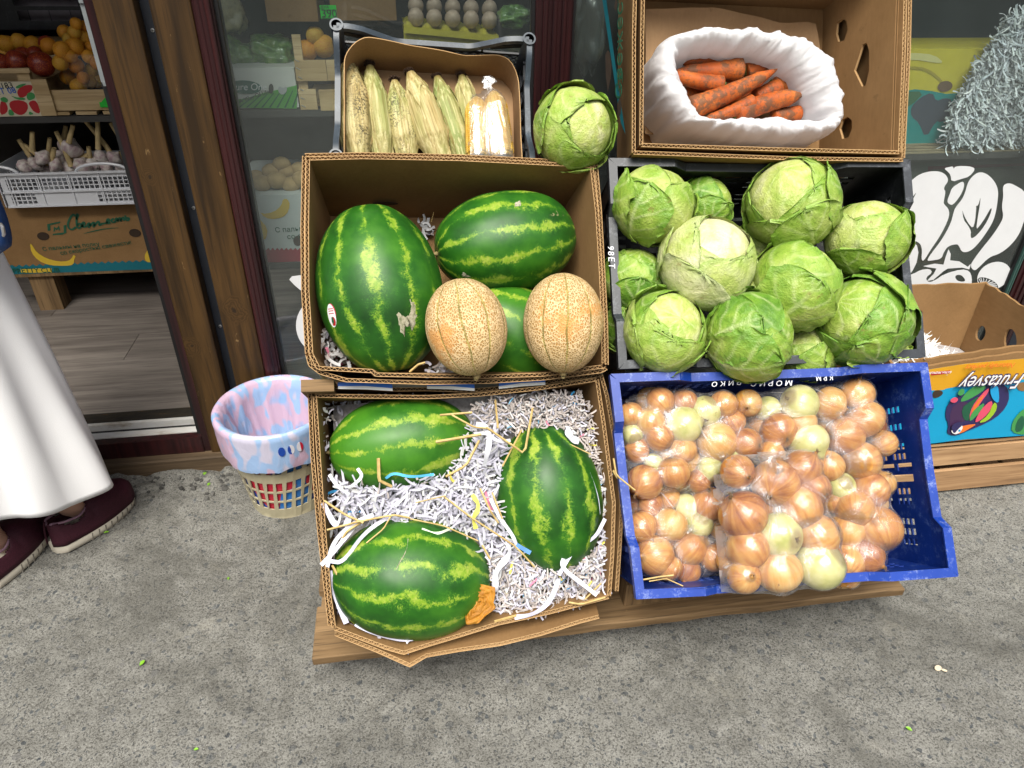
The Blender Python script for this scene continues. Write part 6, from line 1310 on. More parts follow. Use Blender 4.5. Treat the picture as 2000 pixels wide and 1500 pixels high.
# ================================================================== RIGHT HAND SIDE: slatted crate and printed fruit box
def timber_crate(name, label, x0, x1, y0, y1, slats, mat, group=None):
    t = thing(name, label, 'wooden crate', (x0, y0, 0), group); M = Matrix.Translation((-x0, -y0, 0))
    for z0, z1 in slats:
        for ya in (y0, y1 - .012):
            o = MB().box((x0, ya, z0), (x1, ya + .012, z1)).xf(M).build('slat', mat, t); mo = o.modifiers.new('b', 'BEVEL'); mo.width = .0015
        for xa in (x0 + .0005, x1 - .0125): MB().box((xa, y0 + .013, z0 + .001), (xa + .012, y1 - .013, z1 - .001)).xf(M).build('slat', mat, t)
    for xa in (x0 + .013, x1 - .04):
        for ya in (y0 + .0125, y1 - .04): MB().box((xa, ya, slats[0][0]), (xa + .027, ya + .027, slats[-1][1])).xf(M).build('corner_post', mat, t)
    for k in range(6): a = x0 + .014 + (x1 - x0 - .03) * k / 6; MB().box((a, y0 + .0135, slats[0][0] - .008), (a + (x1 - x0) / 6 - .02, y1 - .0135, slats[0][0])).xf(M).build('floor_slat', mat, t)
    return t
CRW = wood_mat('pale crate poplar', (.30, .175, .085), (.48, .30, .155), 0, .75, dark=(.15, .08, .04), grain=.7)
timber_crate('slatted_crate', 'pale wooden slatted crate on the asphalt under the printed fruit box', 1.20, 1.86, 1.345, 1.72, [(.012, .088), (.108, .168), (.177, .190)], CRW)
gx0, gx1, gy0, gy1, gz = 1.185, 1.695, 1.342, 1.705, .1905
boxG = thing('fruit_box', 'worn printed fruit box with an upside down parrot, holding white paper shreds', 'cardboard box', (gx0, gy0, gz)); MG = Matrix.Translation((-gx0, -gy0, -gz))
def gwall(nm, p0, p1, zt0, zt1, hol, nrm):
    """a thick worn wall from p0 to p1 with a slightly wavy torn rim"""
    p0, p1 = np.array(p0), np.array(p1); L = np.linalg.norm(p1 - p0); n = 40; top = [(L * i / n, zt0 + (zt1 - zt0) * i / n - gz + .004 * NZ((i * .35, zt0 * 9, 1))) for i in range(n + 1)]
    out = [(0, 0)] + [(L, 0)] + top[::-1]; Mx = face_on((*p0, gz), (*(p1 - p0), 0), nrm); b = MB(); b.prism([out] + hol(L), 0, .007); return b.xf(MG @ Mx).build(nm, [CARD], boxG)
gwall('front_wall', (gx0, gy0 + .007), (gx1, gy0 + .007), .438, .478, lambda L: [], (0, -1, 0))
gwall('inner_front_wall', (gx0 + .01, gy0 + .018), (gx1 - .01, gy0 + .018), .452, .49, lambda L: [], (0, -1, 0))
gwall('back_wall', (gx0, gy1), (gx1, gy1), .498, .486, lambda L: [oval(.315, .20, .016, .019), oval(.12, .2, .017, .02)], (0, -1, 0))
gwall('side_wall', (gx1, gy1 - .008), (gx1, gy0 + .02), .486, .478, lambda L: [oval(.05, .155, .018, .024), oval(.155, .185, .022, .036, a=.5)], (-1, 0, 0))
gwall('side_wall', (gx0, gy0 + .02), (gx0, gy1 - .008), .44, .498, lambda L: [], (1, 0, 0))
MB().box((gx0, gy0, gz), (gx1, gy1, gz + .004)).xf(MG).build('base', CARD, boxG)
PAQUA = printed('turquoise print', (.0, .29, .52)); PORG = printed('warm yellow print', (.60, .30, .01)); PPURP = printed('navy purple print', (.025, .02, .09)); PPINK = printed('pink print', (.62, .07, .13)); PLIME = printed('lime print', (.28, .45, .02)); PORA = printed('orange print', (.7, .16, .02)); PSKY = printed('sky print', (.01, .3, .6))
lay_ = [0]
def zg(p): return [(1760 + x / 3.946, 620 + y / 3.946) for x, y in p]
def gprint(pts, mat, nm='printed_shape', it=1):
    lay_[0] += 1; y = gy0 - .0008 - .00035 * lay_[0]; pts = [tuple(p) for p in smooth_closed(zg(pts), it)] if it else zg(pts)
    L = [(at_y(px, py, gy0)[0], at_y(px, py, gy0)[2]) for px, py in pts]
    R = Matrix(((1, 0, 0, 0), (0, 0, -1, y), (0, 1, 0, 0), (0, 0, 0, 1))); MB().prism([L], 0, .0003, sides=False).xf(MG @ R).build(nm, mat, boxG)
gprint([(-10, 425), (220, 396), (500, 352), (947, 312), (1500, 270), (1500, 885), (947, 908), (480, 938), (250, 968), (-225, 1010)], PAQUA, 'turquoise_band', 0)
gprint([(-10, 425), (220, 396), (500, 352), (947, 312), (1500, 270), (1500, 420), (947, 470), (850, 500), (560, 520), (480, 520), (345, 545), (320, 556), (-65, 575)], PORG, 'yellow_band', 0)
gprint([(225, 420), (375, 404), (372, 428), (228, 444)], PRED, 'red_flash', 0)
gprint([(245, 560), (300, 556), (322, 575), (300, 605), (250, 622), (235, 600)], CARD_SHADE, 'hand_hole_patch')  # flat shape, shade of the hole painted dark
gprint([(885, 505), (947, 490), (990, 500), (1000, 540), (947, 566), (890, 555)], CARD, 'hand_hole_patch')
gprint([(840, 880), (850, 800), (900, 730), (947, 695), (1000, 690), (1050, 780), (1040, 870), (947, 905)], PGR2, 'leaf_shape')
gprint([(868, 880), (880, 800), (930, 740), (947, 800), (925, 870)], PGREEN, 'leaf_shape')
gprint([(345, 880), (360, 820), (330, 750), (350, 660), (420, 600), (560, 560), (700, 500), (800, 510), (830, 600), (800, 690), (720, 770), (600, 830), (500, 870), (420, 905), (370, 900)], PPURP, 'parrot_body')
gprint([(365, 860), (370, 700), (440, 640), (520, 650), (540, 730), (480, 800), (410, 800)], printed('dark violet print', (.05, .02, .07)), 'parrot_feather')
gprint([(440, 640), (500, 560), (560, 520), (640, 510), (640, 545), (560, 600), (480, 640)], PGR2, 'parrot_feather')
gprint([(470, 780), (455, 690), (520, 640), (600, 590), (560, 660), (520, 720), (515, 790)], PGREEN, 'parrot_feather')
gprint([(515, 800), (520, 720), (560, 640), (660, 530), (668, 560), (600, 650), (560, 720)], PPINK, 'parrot_feather')
gprint([(525, 730), (560, 650), (640, 570), (600, 640), (550, 710)], PORA, 'parrot_feather')
gprint([(515, 800), (520, 750), (560, 690), (640, 640), (600, 720)], PGR2, 'parrot_feather')
gprint([(550, 800), (600, 700), (680, 625), (695, 660), (660, 730), (590, 790)], PPINK, 'parrot_feather')
gprint([(575, 805), (660, 740), (700, 640), (728, 660), (715, 720), (650, 790)], PLIME, 'parrot_feather')
gprint([(670, 560), (680, 505), (730, 510), (742, 590), (735, 655), (690, 620)], PSKY, 'parrot_feather')
gprint([(395, 885), (440, 830), (500, 815), (570, 808), (520, 840), (450, 880)], PORA, 'parrot_cheek')
gprint([(370, 870), (380, 840), (440, 810), (465, 830), (440, 875), (400, 890)], PWHITE, 'parrot_face')
gprint([(370, 845), (385, 805), (450, 790), (470, 805), (420, 850), (395, 885)], PPURP, 'parrot_crest')
gprint(ell(434, 858, 9, 9, 0, 14), PSKY, 'parrot_eye', 0)
gprint([(360, 625), (380, 605), (410, 600), (425, 620), (400, 645), (370, 640)], PPINK, 'flower_print'); gprint([(415, 580), (430, 545), (460, 530), (475, 560), (450, 590)], PGR2, 'flower_print')
A0, A1 = at_y(*zg([(385, 480)])[0], gy0), at_y(*zg([(905, 455)])[0], gy0); Lw = A1[0] - A0[0]; an = math.atan2(A1[2] - A0[2], Lw)
for off, mt, dy in ((.012, PPURP, .0125), (.0012, PWHITE, .0135)):
    Mx = MG @ face_on(((A0[0] + A1[0]) / 2 + .012, gy0 - dy, (A0[2] + A1[2]) / 2 - .004), (-math.cos(an), 0, -math.sin(an)), (0, -1, 0)); text('Frutasvey', .062, mt, boxG, Mx, .28, offset=off * .25 if off > .01 else 0, sx=.74)
Mx = MG @ face_on((*at_y(*zg([(690, 375)])[0], gy0 - .0118),), (-math.cos(an), 0, -math.sin(an)), (0, -1, 0)); text('Naturally perfect', .020, PORA, boxG, Mx, .3)
Mx = MG @ face_on((*at_y(*zg([(300, 424)])[0], gy0 - .0118),), (-math.cos(an), 0, -math.sin(an)), (0, -1, 0)); text('EXTRA PREMIUM', .0085, PWHITE, boxG, Mx)
FG = Frame((gx0, gy0, .40), (1, 0, 0), (0, 0, 1)); rs = random.Random(11); b = MB()
for k in range(2200):
    x = abs(rs.gauss(0, .16)) ; y = rs.uniform(.02, .34); h = .125 * math.exp(-(x / .25) ** 2) - .055 - .25 * max(0, x - .2) ; x += .01
    if x > .42: continue
    kk = rs.uniform(.74, .86); strip(b, rs, (x, y, h - rs.uniform(0, .03)), (rs.uniform(-.4, .4) + x * 2, rs.uniform(-.5, .3), 1), rs.uniform(.015, .035), rs.uniform(.0018, .0035), (kk, kk * .98, kk * .94), .8, .55)
o = b.build('paper_shreds', PAPER, smooth=True); o.matrix_world = FG.M(); tag(o, 'fine white paper shreds heaped at the left end of the printed fruit box', 'shredded paper', kind='stuff')
b = MB(); G = [[(x, y, .11 * math.exp(-(x / .25) ** 2) - .075 - .2 * max(0, x - .2)) for y in np.linspace(.0, .36, 12)] for x in np.linspace(0, .5, 24)]
o = b.grid(G).build('shred_heap', BED, smooth=True); o.matrix_world = FG.M(); tag(o, 'packed paper below the white shreds in the printed fruit box', 'shredded paper', kind='stuff')
# greenery and grit on the ground
b = MB(); rs = random.Random(21)
for k in range(420):
    x = rs.uniform(-1.0, -.25) if k % 4 else rs.uniform(1.0, 1.9); y = 1.733 - abs(rs.gauss(0, .045)); r = rs.uniform(.002, .008) * (1 if rs.random() < .9 else 1.6); n0 = len(b.v)
    b.lathe([(.001, r * .7), (r * .7, r * .5), (r, 0), (r * .8, -r * .6)], 6, 0, (x, y, r * .25)); sx, sy = rs.uniform(.7, 1.3), rs.uniform(.7, 1.3)
    b.v[n0:] = [(x + (p[0] - x) * sx + rs.uniform(-.2, .2) * r, y + (p[1] - y) * sy + rs.uniform(-.2, .2) * r, p[2] + rs.uniform(-.2, .2) * r) for p in b.v[n0:]]; k_ = rs.uniform(.035, .13)
    b.c += [(k_, k_ * .97, k_ * .9)] * (len(b.v) - n0)
GRIT = Mat('loose grit', .9, .2); GRIT.col(GRIT.attr()); o = b.build('gravel', GRIT.m); tag(o, 'loose grit and broken asphalt along the timber sill', 'gravel', kind='stuff')
WEED = plain('bright green leaflet', (.16, .36, .015), .5).m
for i, (px, py, s_, lb) in enumerate([(400, 925, .010, 'tiny green leaflet on the grit left of the waste basket'), (320, 932, .009, 'tiny green leaflet on the asphalt near the skirt hem'), (278, 1295, .009, 'tiny green leaflet on the open asphalt left of the pallet'), (1775, 1424, .008, 'tiny green leaflet on the asphalt at the lower right'), (208, 1040, .008, 'tiny green leaflet beside the front sneaker'), (446, 1130, .006, 'tiny green leaflet on the asphalt near the pallet corner'), (383, 1464, .006, 'tiny green leaflet on the asphalt in the lower left'), (408, 946, .008, 'tiny curled green leaflet below the one by the basket')]):
    P = at_z(px, py, .004); b = MB().grid([[(u * s_ * math.sin(PI * (v * .9 + .05)) * .5, (v - .5) * s_ * 1.5, .0015 * abs(u) + .001 * math.sin(v * 4)) for u in (-1, -.5, 0, .5, 1)] for v in np.linspace(0, 1, 7)]); o = b.build('leaflet', WEED, smooth=True); o.matrix_world = Matrix.Translation(P) @ Matrix.Rotation(i * 1.3, 4, 'Z'); tag(o, lb, 'leaf', 'green leaflets on the ground')
P = at_z(1832, 1305, .004); b = MB(); b.prism([oval(0, 0, .009, .006, 10, .4), ], 0, .001); b.prism([oval(.010, -.007, .006, .003, 8, -.5)], 0, .001); o = b.build('paper_scrap', plain('cream scrap', (.6, .5, .36), .8).m); o.matrix_world = Matrix.Translation(P); tag(o, 'small cream scrap lying on the asphalt at the lower right', 'scrap')

# ================================================================== GOODS INSIDE THE SHOP
PINE = wood_mat('thin pale crate wood', (.42, .29, .14), (.58, .43, .24), 0, .7, dark=(.3, .19, .09), grain=.6)
def bx(nm, px0, py0, px1, py1, y, dep, mat, parent, M): a, c = at_y(px0, py0, y), at_y(px1, py1, y); return MB().box((min(a[0], c[0]), y, min(a[2], c[2])), (max(a[0], c[0]), y + dep, max(a[2], c[2]))).xf(M).build(nm, mat, parent)
def TM(p): return Matrix.Translation((-p[0], -p[1], -p[2]))
# low stand and the box of bananas
y = 2.70; zb = at_y(40, 531, y)[2]; zt = at_y(100, 402, y)[2]
st = thing('low_stand', 'rough wooden stand under the banana carton inside the doorway', 'stand', (-1.2, y, FZ)); M = TM((-1.2, y, FZ))
MB().box((-1.5, y, zb - .022), (-.72, y + .42, zb - .001)).xf(M).build('top_board', PALZ, st)
for x in (-1.405, -.80):
    for yy in (y + .015, y + .33): MB().box((x, yy, FZ), (x + .085, yy + .08, zb - .0225)).xf(M).build('leg', PALZ, st)
bb = thing('banana_carton', 'brown banana carton with green handwriting style print under the garlic crate', 'cardboard box', (-1.2, y, zb)); M = TM((-1.2, y, zb))
MB().box((-1.50, y, zb), (-.915, y + .40, zt)).xf(M).build('carton_body', CARD, bb)
MB().box((-1.495, y - .003, zt + .001), (-.92, y + .39, zt + .004)).xf(M).build('lid_sheet', KRAFT, bb)
def fprint(pts, mat, parent, M, yy, k, nm='printed_shape', it=1):
    pts = [tuple(p) for p in smooth_closed(pts, it)] if it else pts; L = [(at_y(px, py, yy)[0], at_y(px, py, yy)[2]) for px, py in pts]; R = Matrix(((1, 0, 0, 0), (0, 0, -1, yy - .0006 * k), (0, 1, 0, 0), (0, 0, 0, 1))); return MB().prism([L], 0, .0003).xf(M @ R).build(nm, mat, parent)
def ftext(s_, px0, py0, px1, py1, yy, size, mat, parent, M, k=3, shear=0.0, sx=1.0):
    a, c = at_y(px0, py0, yy), at_y(px1, py1, yy); return text(s_, size, mat, parent, M @ face_on(((a[0] + c[0]) / 2, yy - .0006 * k, (a[2] + c[2]) / 2), (c[0] - a[0], 0, c[2] - a[2]), (0, -1, 0)), shear, sx=sx)
z2 = lambda p: [(x / 4.167, 200 + yv / 4.167) for x, yv in p]
zig = [(100 + k * 28, 1322 + (k % 2) * 18 - k * 1.1) for k in range(0, 48)]
fprint(z2([(60, 1400)] + [(60, 1335)] + zig + [(1450, 1290), (1450, 1350)]), TEAL, bb, M, y, 1, 'zigzag_border', 0)
fprint(z2([(245, 1145), (262, 1160), (300, 1220), (380, 1270), (480, 1295), (560, 1290), (590, 1260), (595, 1240), (620, 1250), (605, 1275), (600, 1320), (540, 1330), (400, 1325), (310, 1285), (255, 1220)]), PYEL, bb, M, y, 2, 'banana_print')
fprint(z2([(1175, 1250), (1200, 1200), (1250, 1170), (1330, 1160), (1330, 1290), (1240, 1300), (1190, 1300)]), PYEL, bb, M, y, 2, 'banana_print'); fprint(z2([(170, 1352), (420, 1348), (425, 1382), (172, 1386)]), PYEL, bb, M, y, 3, 'yellow_flash', 0); ftext('PRETTY CLUB', *z2([(180, 1369)])[0], *z2([(415, 1365)])[0], y, .026, PGREEN, bb, M, 5)
for cx, cy in ((352, 1088), (1100, 1062)): fprint(z2(ell(cx, cy, 50, 33, .15, 20)), CARD_SHADE, bb, M, y, 2, 'hand_hole_patch', 0)  # dark insides of the holes painted on the carton front
SCR = [[(612, 928), (603, 905), (575, 930), (551, 985), (560, 1025), (590, 1036), (618, 1012)], [(622, 950), (640, 915), (628, 903), (622, 940), (628, 1024), (656, 1020), (664, 992), (646, 982), (632, 1000)], [(664, 1012), (692, 985), (685, 970), (668, 986), (676, 1016), (704, 1006)], [(704, 1008), (726, 975), (736, 990), (722, 1020)], [(732, 1004), (764, 970), (772, 985), (760, 1015)], [(768, 1004), (800, 962), (812, 978), (806, 1004), (838, 982)], [(838, 985), (868, 980), (895, 958), (885, 944), (868, 960), (872, 986), (902, 976)], [(930, 945), (912, 950), (906, 968), (925, 976), (938, 968)], [(938, 976), (946, 938), (960, 944), (958, 970)], [(958, 966), (974, 934), (985, 944), (983, 968)], [(983, 964), (1000, 930), (1010, 940), (1010, 962)], [(1020, 918), (1026, 960), (1050, 956), (1054, 938), (1030, 940)]]
Rz = Matrix(((1, 0, 0, 0), (0, 0, -1, y - .0018), (0, 1, 0, 0), (0, 0, 0, 1)))
strokes([[(at_y(*q, y)[0], at_y(*q, y)[2]) for q in z2(l)] for l in SCR], .0068, PGREEN, bb, M @ Rz)
ftext('С пальмы на полку', *z2([(345, 1195)])[0], *z2([(810, 1150)])[0], y, .0205, PGREEN, bb, M, 3, 0, 1.05); ftext('со скоростью свежести!', *z2([(475, 1230)])[0], *z2([(1085, 1135)])[0], y, .0205, PGREEN, bb, M, 4, 0, 1.05)
fprint(z2([(660, 1072), (750, 1045), (860, 1022), (1000, 1016), (860, 1030), (760, 1052)]), PGREEN, bb, M, y, 2, 'underline')
for pts in ([(390, 1045), (385, 990), (490, 968), (492, 980), (410, 998), (412, 1040)], [(430, 1080), (432, 1068), (520, 1058), (518, 1000), (540, 996), (542, 1060), (510, 1075)], [(436, 1050), (440, 1010), (462, 1025), (480, 1002), (490, 1040), (478, 1042), (475, 1025), (462, 1042), (450, 1028), (448, 1050)]): fprint(z2(pts), PGREEN, bb, M, y, 2, 'printed_emblem', 0)
# garlic crate
WCR = Mat('translucent white crate', .35); WCR.col((.62, .63, .66)); WCR = WCR.m
y = 2.66; zb = at_y(22, 405, y)[2]; zt = at_y(100, 338, y)[2]; x0, x1 = at_y(10, 400, y)[0] + .01, -.90
gc = thing('garlic_crate', 'white translucent plastic crate of garlic bulbs on the banana carton', 'plastic crate', (x0, y, zb)); H = zt - zb; L = x1 - x0
hs = [(a, c, a + .0125, c + .011) for a in np.arange(.018, L - .02, .0165) for c in (.058, .072, .085) if c + .011 < H - .01] + [(a, c, a + .0125, c + .011) for a in np.arange(.018, L - .02, .0165) for c in (.010, .024, .038) if not .10 < a < .29]
hole_panel(L, H, hs, .003, lambda u, v, n: (u, n, v)).build('front_panel', WCR, gc)
b = MB(); b.bar((0, -.003, H), (L, -.003, H), .012, .006, (0, 0, 1)); b.bar((0, -.003, .052), (L, -.003, .052), .008, .005, (0, 0, 1)); b.bar((0, -.003, .002), (L, -.003, .002), .008, .005, (0, 0, 1))
for k in range(5): b.bar((L * (k + .25) / 4.6, -.002, 0), (L * (k + .25) / 4.6, -.002, H), .004, .004, (0, 1, 0))
for c in (-.02, .335): b.tube([(c + .085 * math.cos(a), 0, H + .028 * math.sin(a)) for a in np.linspace(0, PI, 14)], .005, 6)
b.build('rim', WCR, gc)
hole_panel(.30, H + .02, [(a, c, a + .012, c + .010) for a in np.arange(.02, .27, .018) for c in (.03, .05, .07, .09)], .003, lambda u, v, n: (-.01 + n, u, v)).build('side_panel', WCR, gc)
MB().box((0, 0, 0), (L, .30, .004)).box((0, .297, 0), (L, .30, H)).build('base', WCR, gc)
GAR = Mat('garlic skin', .5); GAR.col(GAR.ramp(GAR.noise(1, 3, .6, v=GAR.mapv((60, 60, 8), v=GAR.off(9))), [(.35, (.36, .24, .26)), (.55, (.58, .52, .47)), (.75, (.68, .62, .56))])); GAR = GAR.m; GST = plain('dry garlic stem', (.48, .36, .17), .8, .25, 40).m
b = MB(); P = []
for i in range(18):
    s = i / 17; r = math.sin(PI * min(1, s * .97 + .02)) ** .75 * (1 if s < .6 else max(.12, 1 - (s - .6) * 2.1)); P.append([(r * (1 + .08 * abs(math.sin(a * 4))) * math.cos(a) * .03, r * (1 + .08 * abs(math.sin(a * 4))) * math.sin(a) * .03, (s - .45) * .055) for a in np.linspace(0, 2 * PI, 24, endpoint=False)])
bo = b.grid(P, closev=True).build('garlic', GAR, smooth=True); bm = bo.data; bpy.data.objects.remove(bo); rs = random.Random(5); bulbs = []
zq = lambda q: z2([q])[0]
for i, (cx, cy, r) in enumerate([(575, 375, 92), (490, 440, 50), (820, 450, 60), (650, 500, 60), (345, 450, 66), (760, 515, 66), (560, 535, 66), (690, 545, 60), (290, 500, 60), (930, 450, 60), (870, 530, 60), (450, 510, 62), (200, 520, 55), (380, 540, 55), (1000, 520, 60)]):
    yy = 2.72 + .06 * rs.random(); P = at_y(*zq((cx, cy)), yy); k = r / 4.167 * depth_of(P) / FPX / .03; o = link('garlic_bulb', bm); o.matrix_world = Matrix.Translation(P) @ Euler2(rs) @ Matrix.Scale(k, 4) if False else Matrix.Translation(P) @ rot_to((rs.uniform(-1, 1), rs.uniform(-1, 1), rs.uniform(.1, 1))) @ Matrix.Scale(k, 4)
    bulbs.append(o); tag(o, 'largest garlic bulb, lying on top in the white crate' if i == 0 else 'purplish white garlic bulb among dry stems in the white crate', 'garlic', 'garlic bulbs in the white crate')
for i, l in enumerate([[(150, 300), (230, 420), (290, 520)], [(190, 340), (280, 410), (370, 475)], [(262, 240), (262, 400)], [(405, 290), (395, 400), (385, 510)], [(455, 235), (520, 370), (580, 520)], [(690, 145), (770, 240), (860, 350), (920, 450)], [(790, 90), (795, 200), (800, 380)], [(595, 185), (575, 260), (560, 330)], [(900, 165), (960, 260), (990, 300)], [(720, 360), (735, 480)], [(440, 370), (420, 490)], [(980, 400), (985, 470)], [(560, 470), (720, 430)], [(535, 190), (520, 300)]]):
    yy = 2.715 + .05 * rs.random(); P = [at_y(*zq(q), yy + .0) for q in l]; bulb = bulbs[i]; o = MB().tube(resample(np.array(P), n=8), np.linspace(.010, .0075, 8)[::-1] * .95, 7).build('stem', GST, bulb, smooth=True); o.matrix_parent_inverse = bulb.matrix_world.inverted()
# strawberry print crate and the apricot crate
y = 2.68; zr = lambda p: [(x / 6.52, yv / 6.52) for x, yv in p]
zs0 = at_y(60, 227, y)[2]
sc = thing('fruit_crate', 'thin wooden crate of red nectarines with a strawberry print on its front', 'wooden crate', (-1.2, y, zs0)); M = TM((-1.2, y, zs0)); xr = at_y(80, 200, y)[0]
a, c = at_y(0, 160, y), at_y(70, 226, y); MB().box((-1.55, y, zs0), (xr, y + .006, a[2])).xf(M).build('front_board', plain('print ground', (.62, .56, .40), .6, .05).m, sc)
MB().box((-1.55, y, at_y(0, 143, y)[2]), (at_y(58, 140, y)[0], y + .008, at_y(0, 134, y)[2])).xf(M).build('top_slat', PINE, sc); MB().box((at_y(31, 150, y)[0], y + .0085, zs0), (at_y(56, 150, y)[0], y + .028, at_y(0, 135, y)[2])).xf(M).build('corner_post', PINE, sc)
MB().box((xr - .008, y + .03, zs0), (xr, y + .35, zs0 + .10)).xf(M).build('side_slat', PINE, sc); MB().box((-1.55, y + .36, zs0), (xr, y + .37, zs0 + .20)).xf(M).build('back_slat', PINE, sc); MB().box((-1.55, y + .03, zs0), (xr - .01, y + .355, zs0 + .008)).xf(M).build('floor_board', PINE, sc)
for pts in ([(215, 1160), (260, 1110), (340, 1080), (410, 1080), (420, 1130), (370, 1190), (300, 1245), (240, 1240)], [(0, 1290), (60, 1290), (105, 1360), (90, 1440), (0, 1470)], [(115, 1300), (200, 1270), (330, 1290), (365, 1360), (330, 1440), (260, 1470), (190, 1440), (130, 1380)], [(360, 1300), (440, 1270), (490, 1330), (520, 1450), (440, 1430), (390, 1370)]): fprint(zr(pts), PRED, sc, M, y, 1, 'strawberry_print')
for pts in ([(190, 1110), (260, 1070), (350, 1060), (290, 1100), (230, 1130)], [(340, 1200), (380, 1170), (440, 1190), (450, 1250), (380, 1280), (345, 1260)], [(0, 1250), (60, 1230), (110, 1270), (90, 1310), (20, 1290)], [(130, 1210), (200, 1240), (300, 1240), (340, 1270), (220, 1270)], [(110, 1390), (160, 1400), (190, 1470), (110, 1470)], [(370, 1410), (440, 1450), (370, 1465)]): fprint(zr(pts), PGR2, sc, M, y, 2, 'leaf_print')
ftext('-183', *zr([(20, 1100)])[0], *zr([(120, 1090)])[0], y, .026, PDARK, sc, M, 3); ftext('ЕТ 08', *zr([(0, 1170)])[0], *zr([(140, 1155)])[0], y, .026, PBLUE, sc, M, 3)
ac = thing('fruit_crate', 'thin wooden crate of apricots with a green price tag next to the door jamb', 'wooden crate', (-1.0, y, zs0)); M = TM((-1.0, y, zs0)); xa, xb = at_y(72, 190, y)[0], at_y(110, 190, y)[0]
MB().box((xa, y - .008, zs0 + .002), (xb - .012, y + .002, at_y(90, 154, y)[2])).xf(M).build('corner_board', PINE, ac); MB().box((xa + .02, y + .003, at_y(150, 216, y)[2]), (-.75, y + .010, at_y(150, 176, y)[2])).xf(M).build('front_slat', PINE, ac)
for k in range(4): MB().box((xa + .02 + k * .085, y - .002, zs0 + .002), (xa + .085 + k * .085, y + .30, zs0 + .012)).xf(M).build('floor_slat', PINE, ac)
MB().box((xa - .002, y + .011, zs0 + .014), (xa + .006, y + .30, zs0 + .07)).xf(M).build('side_slat', PINE, ac)
fprint(zr([(1265, 1300), (1290, 1300), (1340, 1240), (1400, 1215), (1440, 1215), (1440, 1365), (1280, 1365)]), plain('green price tag', (.01, .5, .03), .5, .03).m, ac, M, y, 2, 'price_tag', 0)
APR = Mat('apricot skin', .55, .3); APR.col(APR.mix(APR.step(APR.noise(14, 2, v=APR.off(9)), .5, .68), APR.ramp(APR.rnd(), [(.2, (.62, .25, .02)), (.6, (.66, .33, .03)), (.9, (.55, .36, .05))]), (.5, .10, .015))); APR = APR.m
NEC = Mat('nectarine skin', .35, .5); NEC.col(NEC.ramp(NEC.noise(13, 3, .5, v=NEC.off(9)), [(.35, (.10, .008, .012)), (.52, (.25, .02, .015)), (.66, (.5, .14, .02))])); NEC = NEC.m
def fruit_me(nm, mat):
    P = []
    for i in range(22):
        tt = PI * i / 21; P.append([((1 - .10 * math.exp(-((a - PI) / .28) ** 2)) * math.sin(tt) * math.cos(a), (1 - .10 * math.exp(-((a - PI) / .28) ** 2)) * math.sin(tt) * math.sin(a), .97 * math.cos(tt) - .10 * math.exp(-(tt / .25) ** 2)) for a in np.linspace(0, 2 * PI, 32, endpoint=False)])
    o = MB().grid(P, closev=True).build(nm, mat, smooth=True); me = o.data; bpy.data.objects.remove(o); return me
am, nm_ = fruit_me('apricot', APR), fruit_me('nectarine', NEC)
def fruit(me, nm, q, r, yy, lab, grp): P = at_y(*zr([q])[0], yy); o = link(nm, me); o.matrix_world = Matrix.Translation(P) @ rot_to((rs.uniform(-1, 1), rs.uniform(-1, 1), rs.uniform(-1, 1)), rs.uniform(0, 6)) @ Matrix.Scale(r / 6.52 * depth_of(P) / FPX, 4); tag(o, lab, nm, grp)
for i, (cx, cy, r) in enumerate([(970, 300, 75), (1080, 335, 70), (825, 410, 88), (950, 415, 82), (1060, 480, 108), (620, 590, 104), (790, 635, 106), (950, 595, 112), (1160, 600, 76), (770, 800, 96), (970, 835, 96), (865, 985, 96), (1000, 1100, 100), (1130, 720, 84), (1170, 900, 84), (1060, 990, 76), (1140, 1040, 84), (880, 500, 80), (1240, 800, 90), (1230, 480, 90), (1230, 1030, 84), (900, 720, 80)]):
    fruit(am, 'apricot', (cx, cy), r, 2.73 + .03 * (i % 3) + (.05 if cy < 500 else 0), 'topmost apricot of the heap, beside the grey door track' if i == 0 else 'yellowish apricot sitting on the near rim of the clear tub' if i == 6 else 'bright orange apricot leftmost on the heap, over the nectarines' if i == 5 else 'ripe orange apricot ' + ('on top of the heap above the clear tub' if cy < 700 else 'seen through the wall of the clear tub'), 'apricots on top of the heap' if cy < 700 else 'apricots inside the clear tub')
for cx, cy, r, lb in ((80, 560, 112, 'blushed yellow peach above the pair of nectarines at the picture edge'), (240, 530, 100, 'yellow peach in the middle of the row behind the nectarines'), (425, 570, 108, 'yellow peach next to the apricot heap, behind the biggest nectarine'), (60, 680, 96, 'low orange peach just behind the nectarines'), (-70, 580, 100, 'yellow peach cut by the left picture edge')): fruit(am, 'peach', (cx, cy), r, 2.84, lb, 'yellow peaches behind the nectarines')
for i, (cx, cy, r) in enumerate(((220, 780, 138), (0, 800, 120), (525, 815, 155), (300, 700, 100), (450, 690, 100), (600, 560, 100), (-160, 790, 120))): fruit(nm_, 'nectarine', (cx, cy), r, 2.735 if r > 110 else 2.80, ['round dark red nectarine in the middle above the strawberry print', 'dark red nectarine at the left end of the front row', 'big dark red nectarine nearest the apricot tub', 'nectarine peeping over the middle one of the front row', 'nectarine squeezed behind the biggest one', 'nectarine behind, touching the lowest apricots', 'dark red nectarine beyond the left picture edge'][i], 'dark red nectarines in the printed crate')
TUBM = film_mat('clear tub plastic', .05, .10); a, c = at_y(108, 170, 2.70), at_y(104, 108, 2.70)
b = MB(); P = []
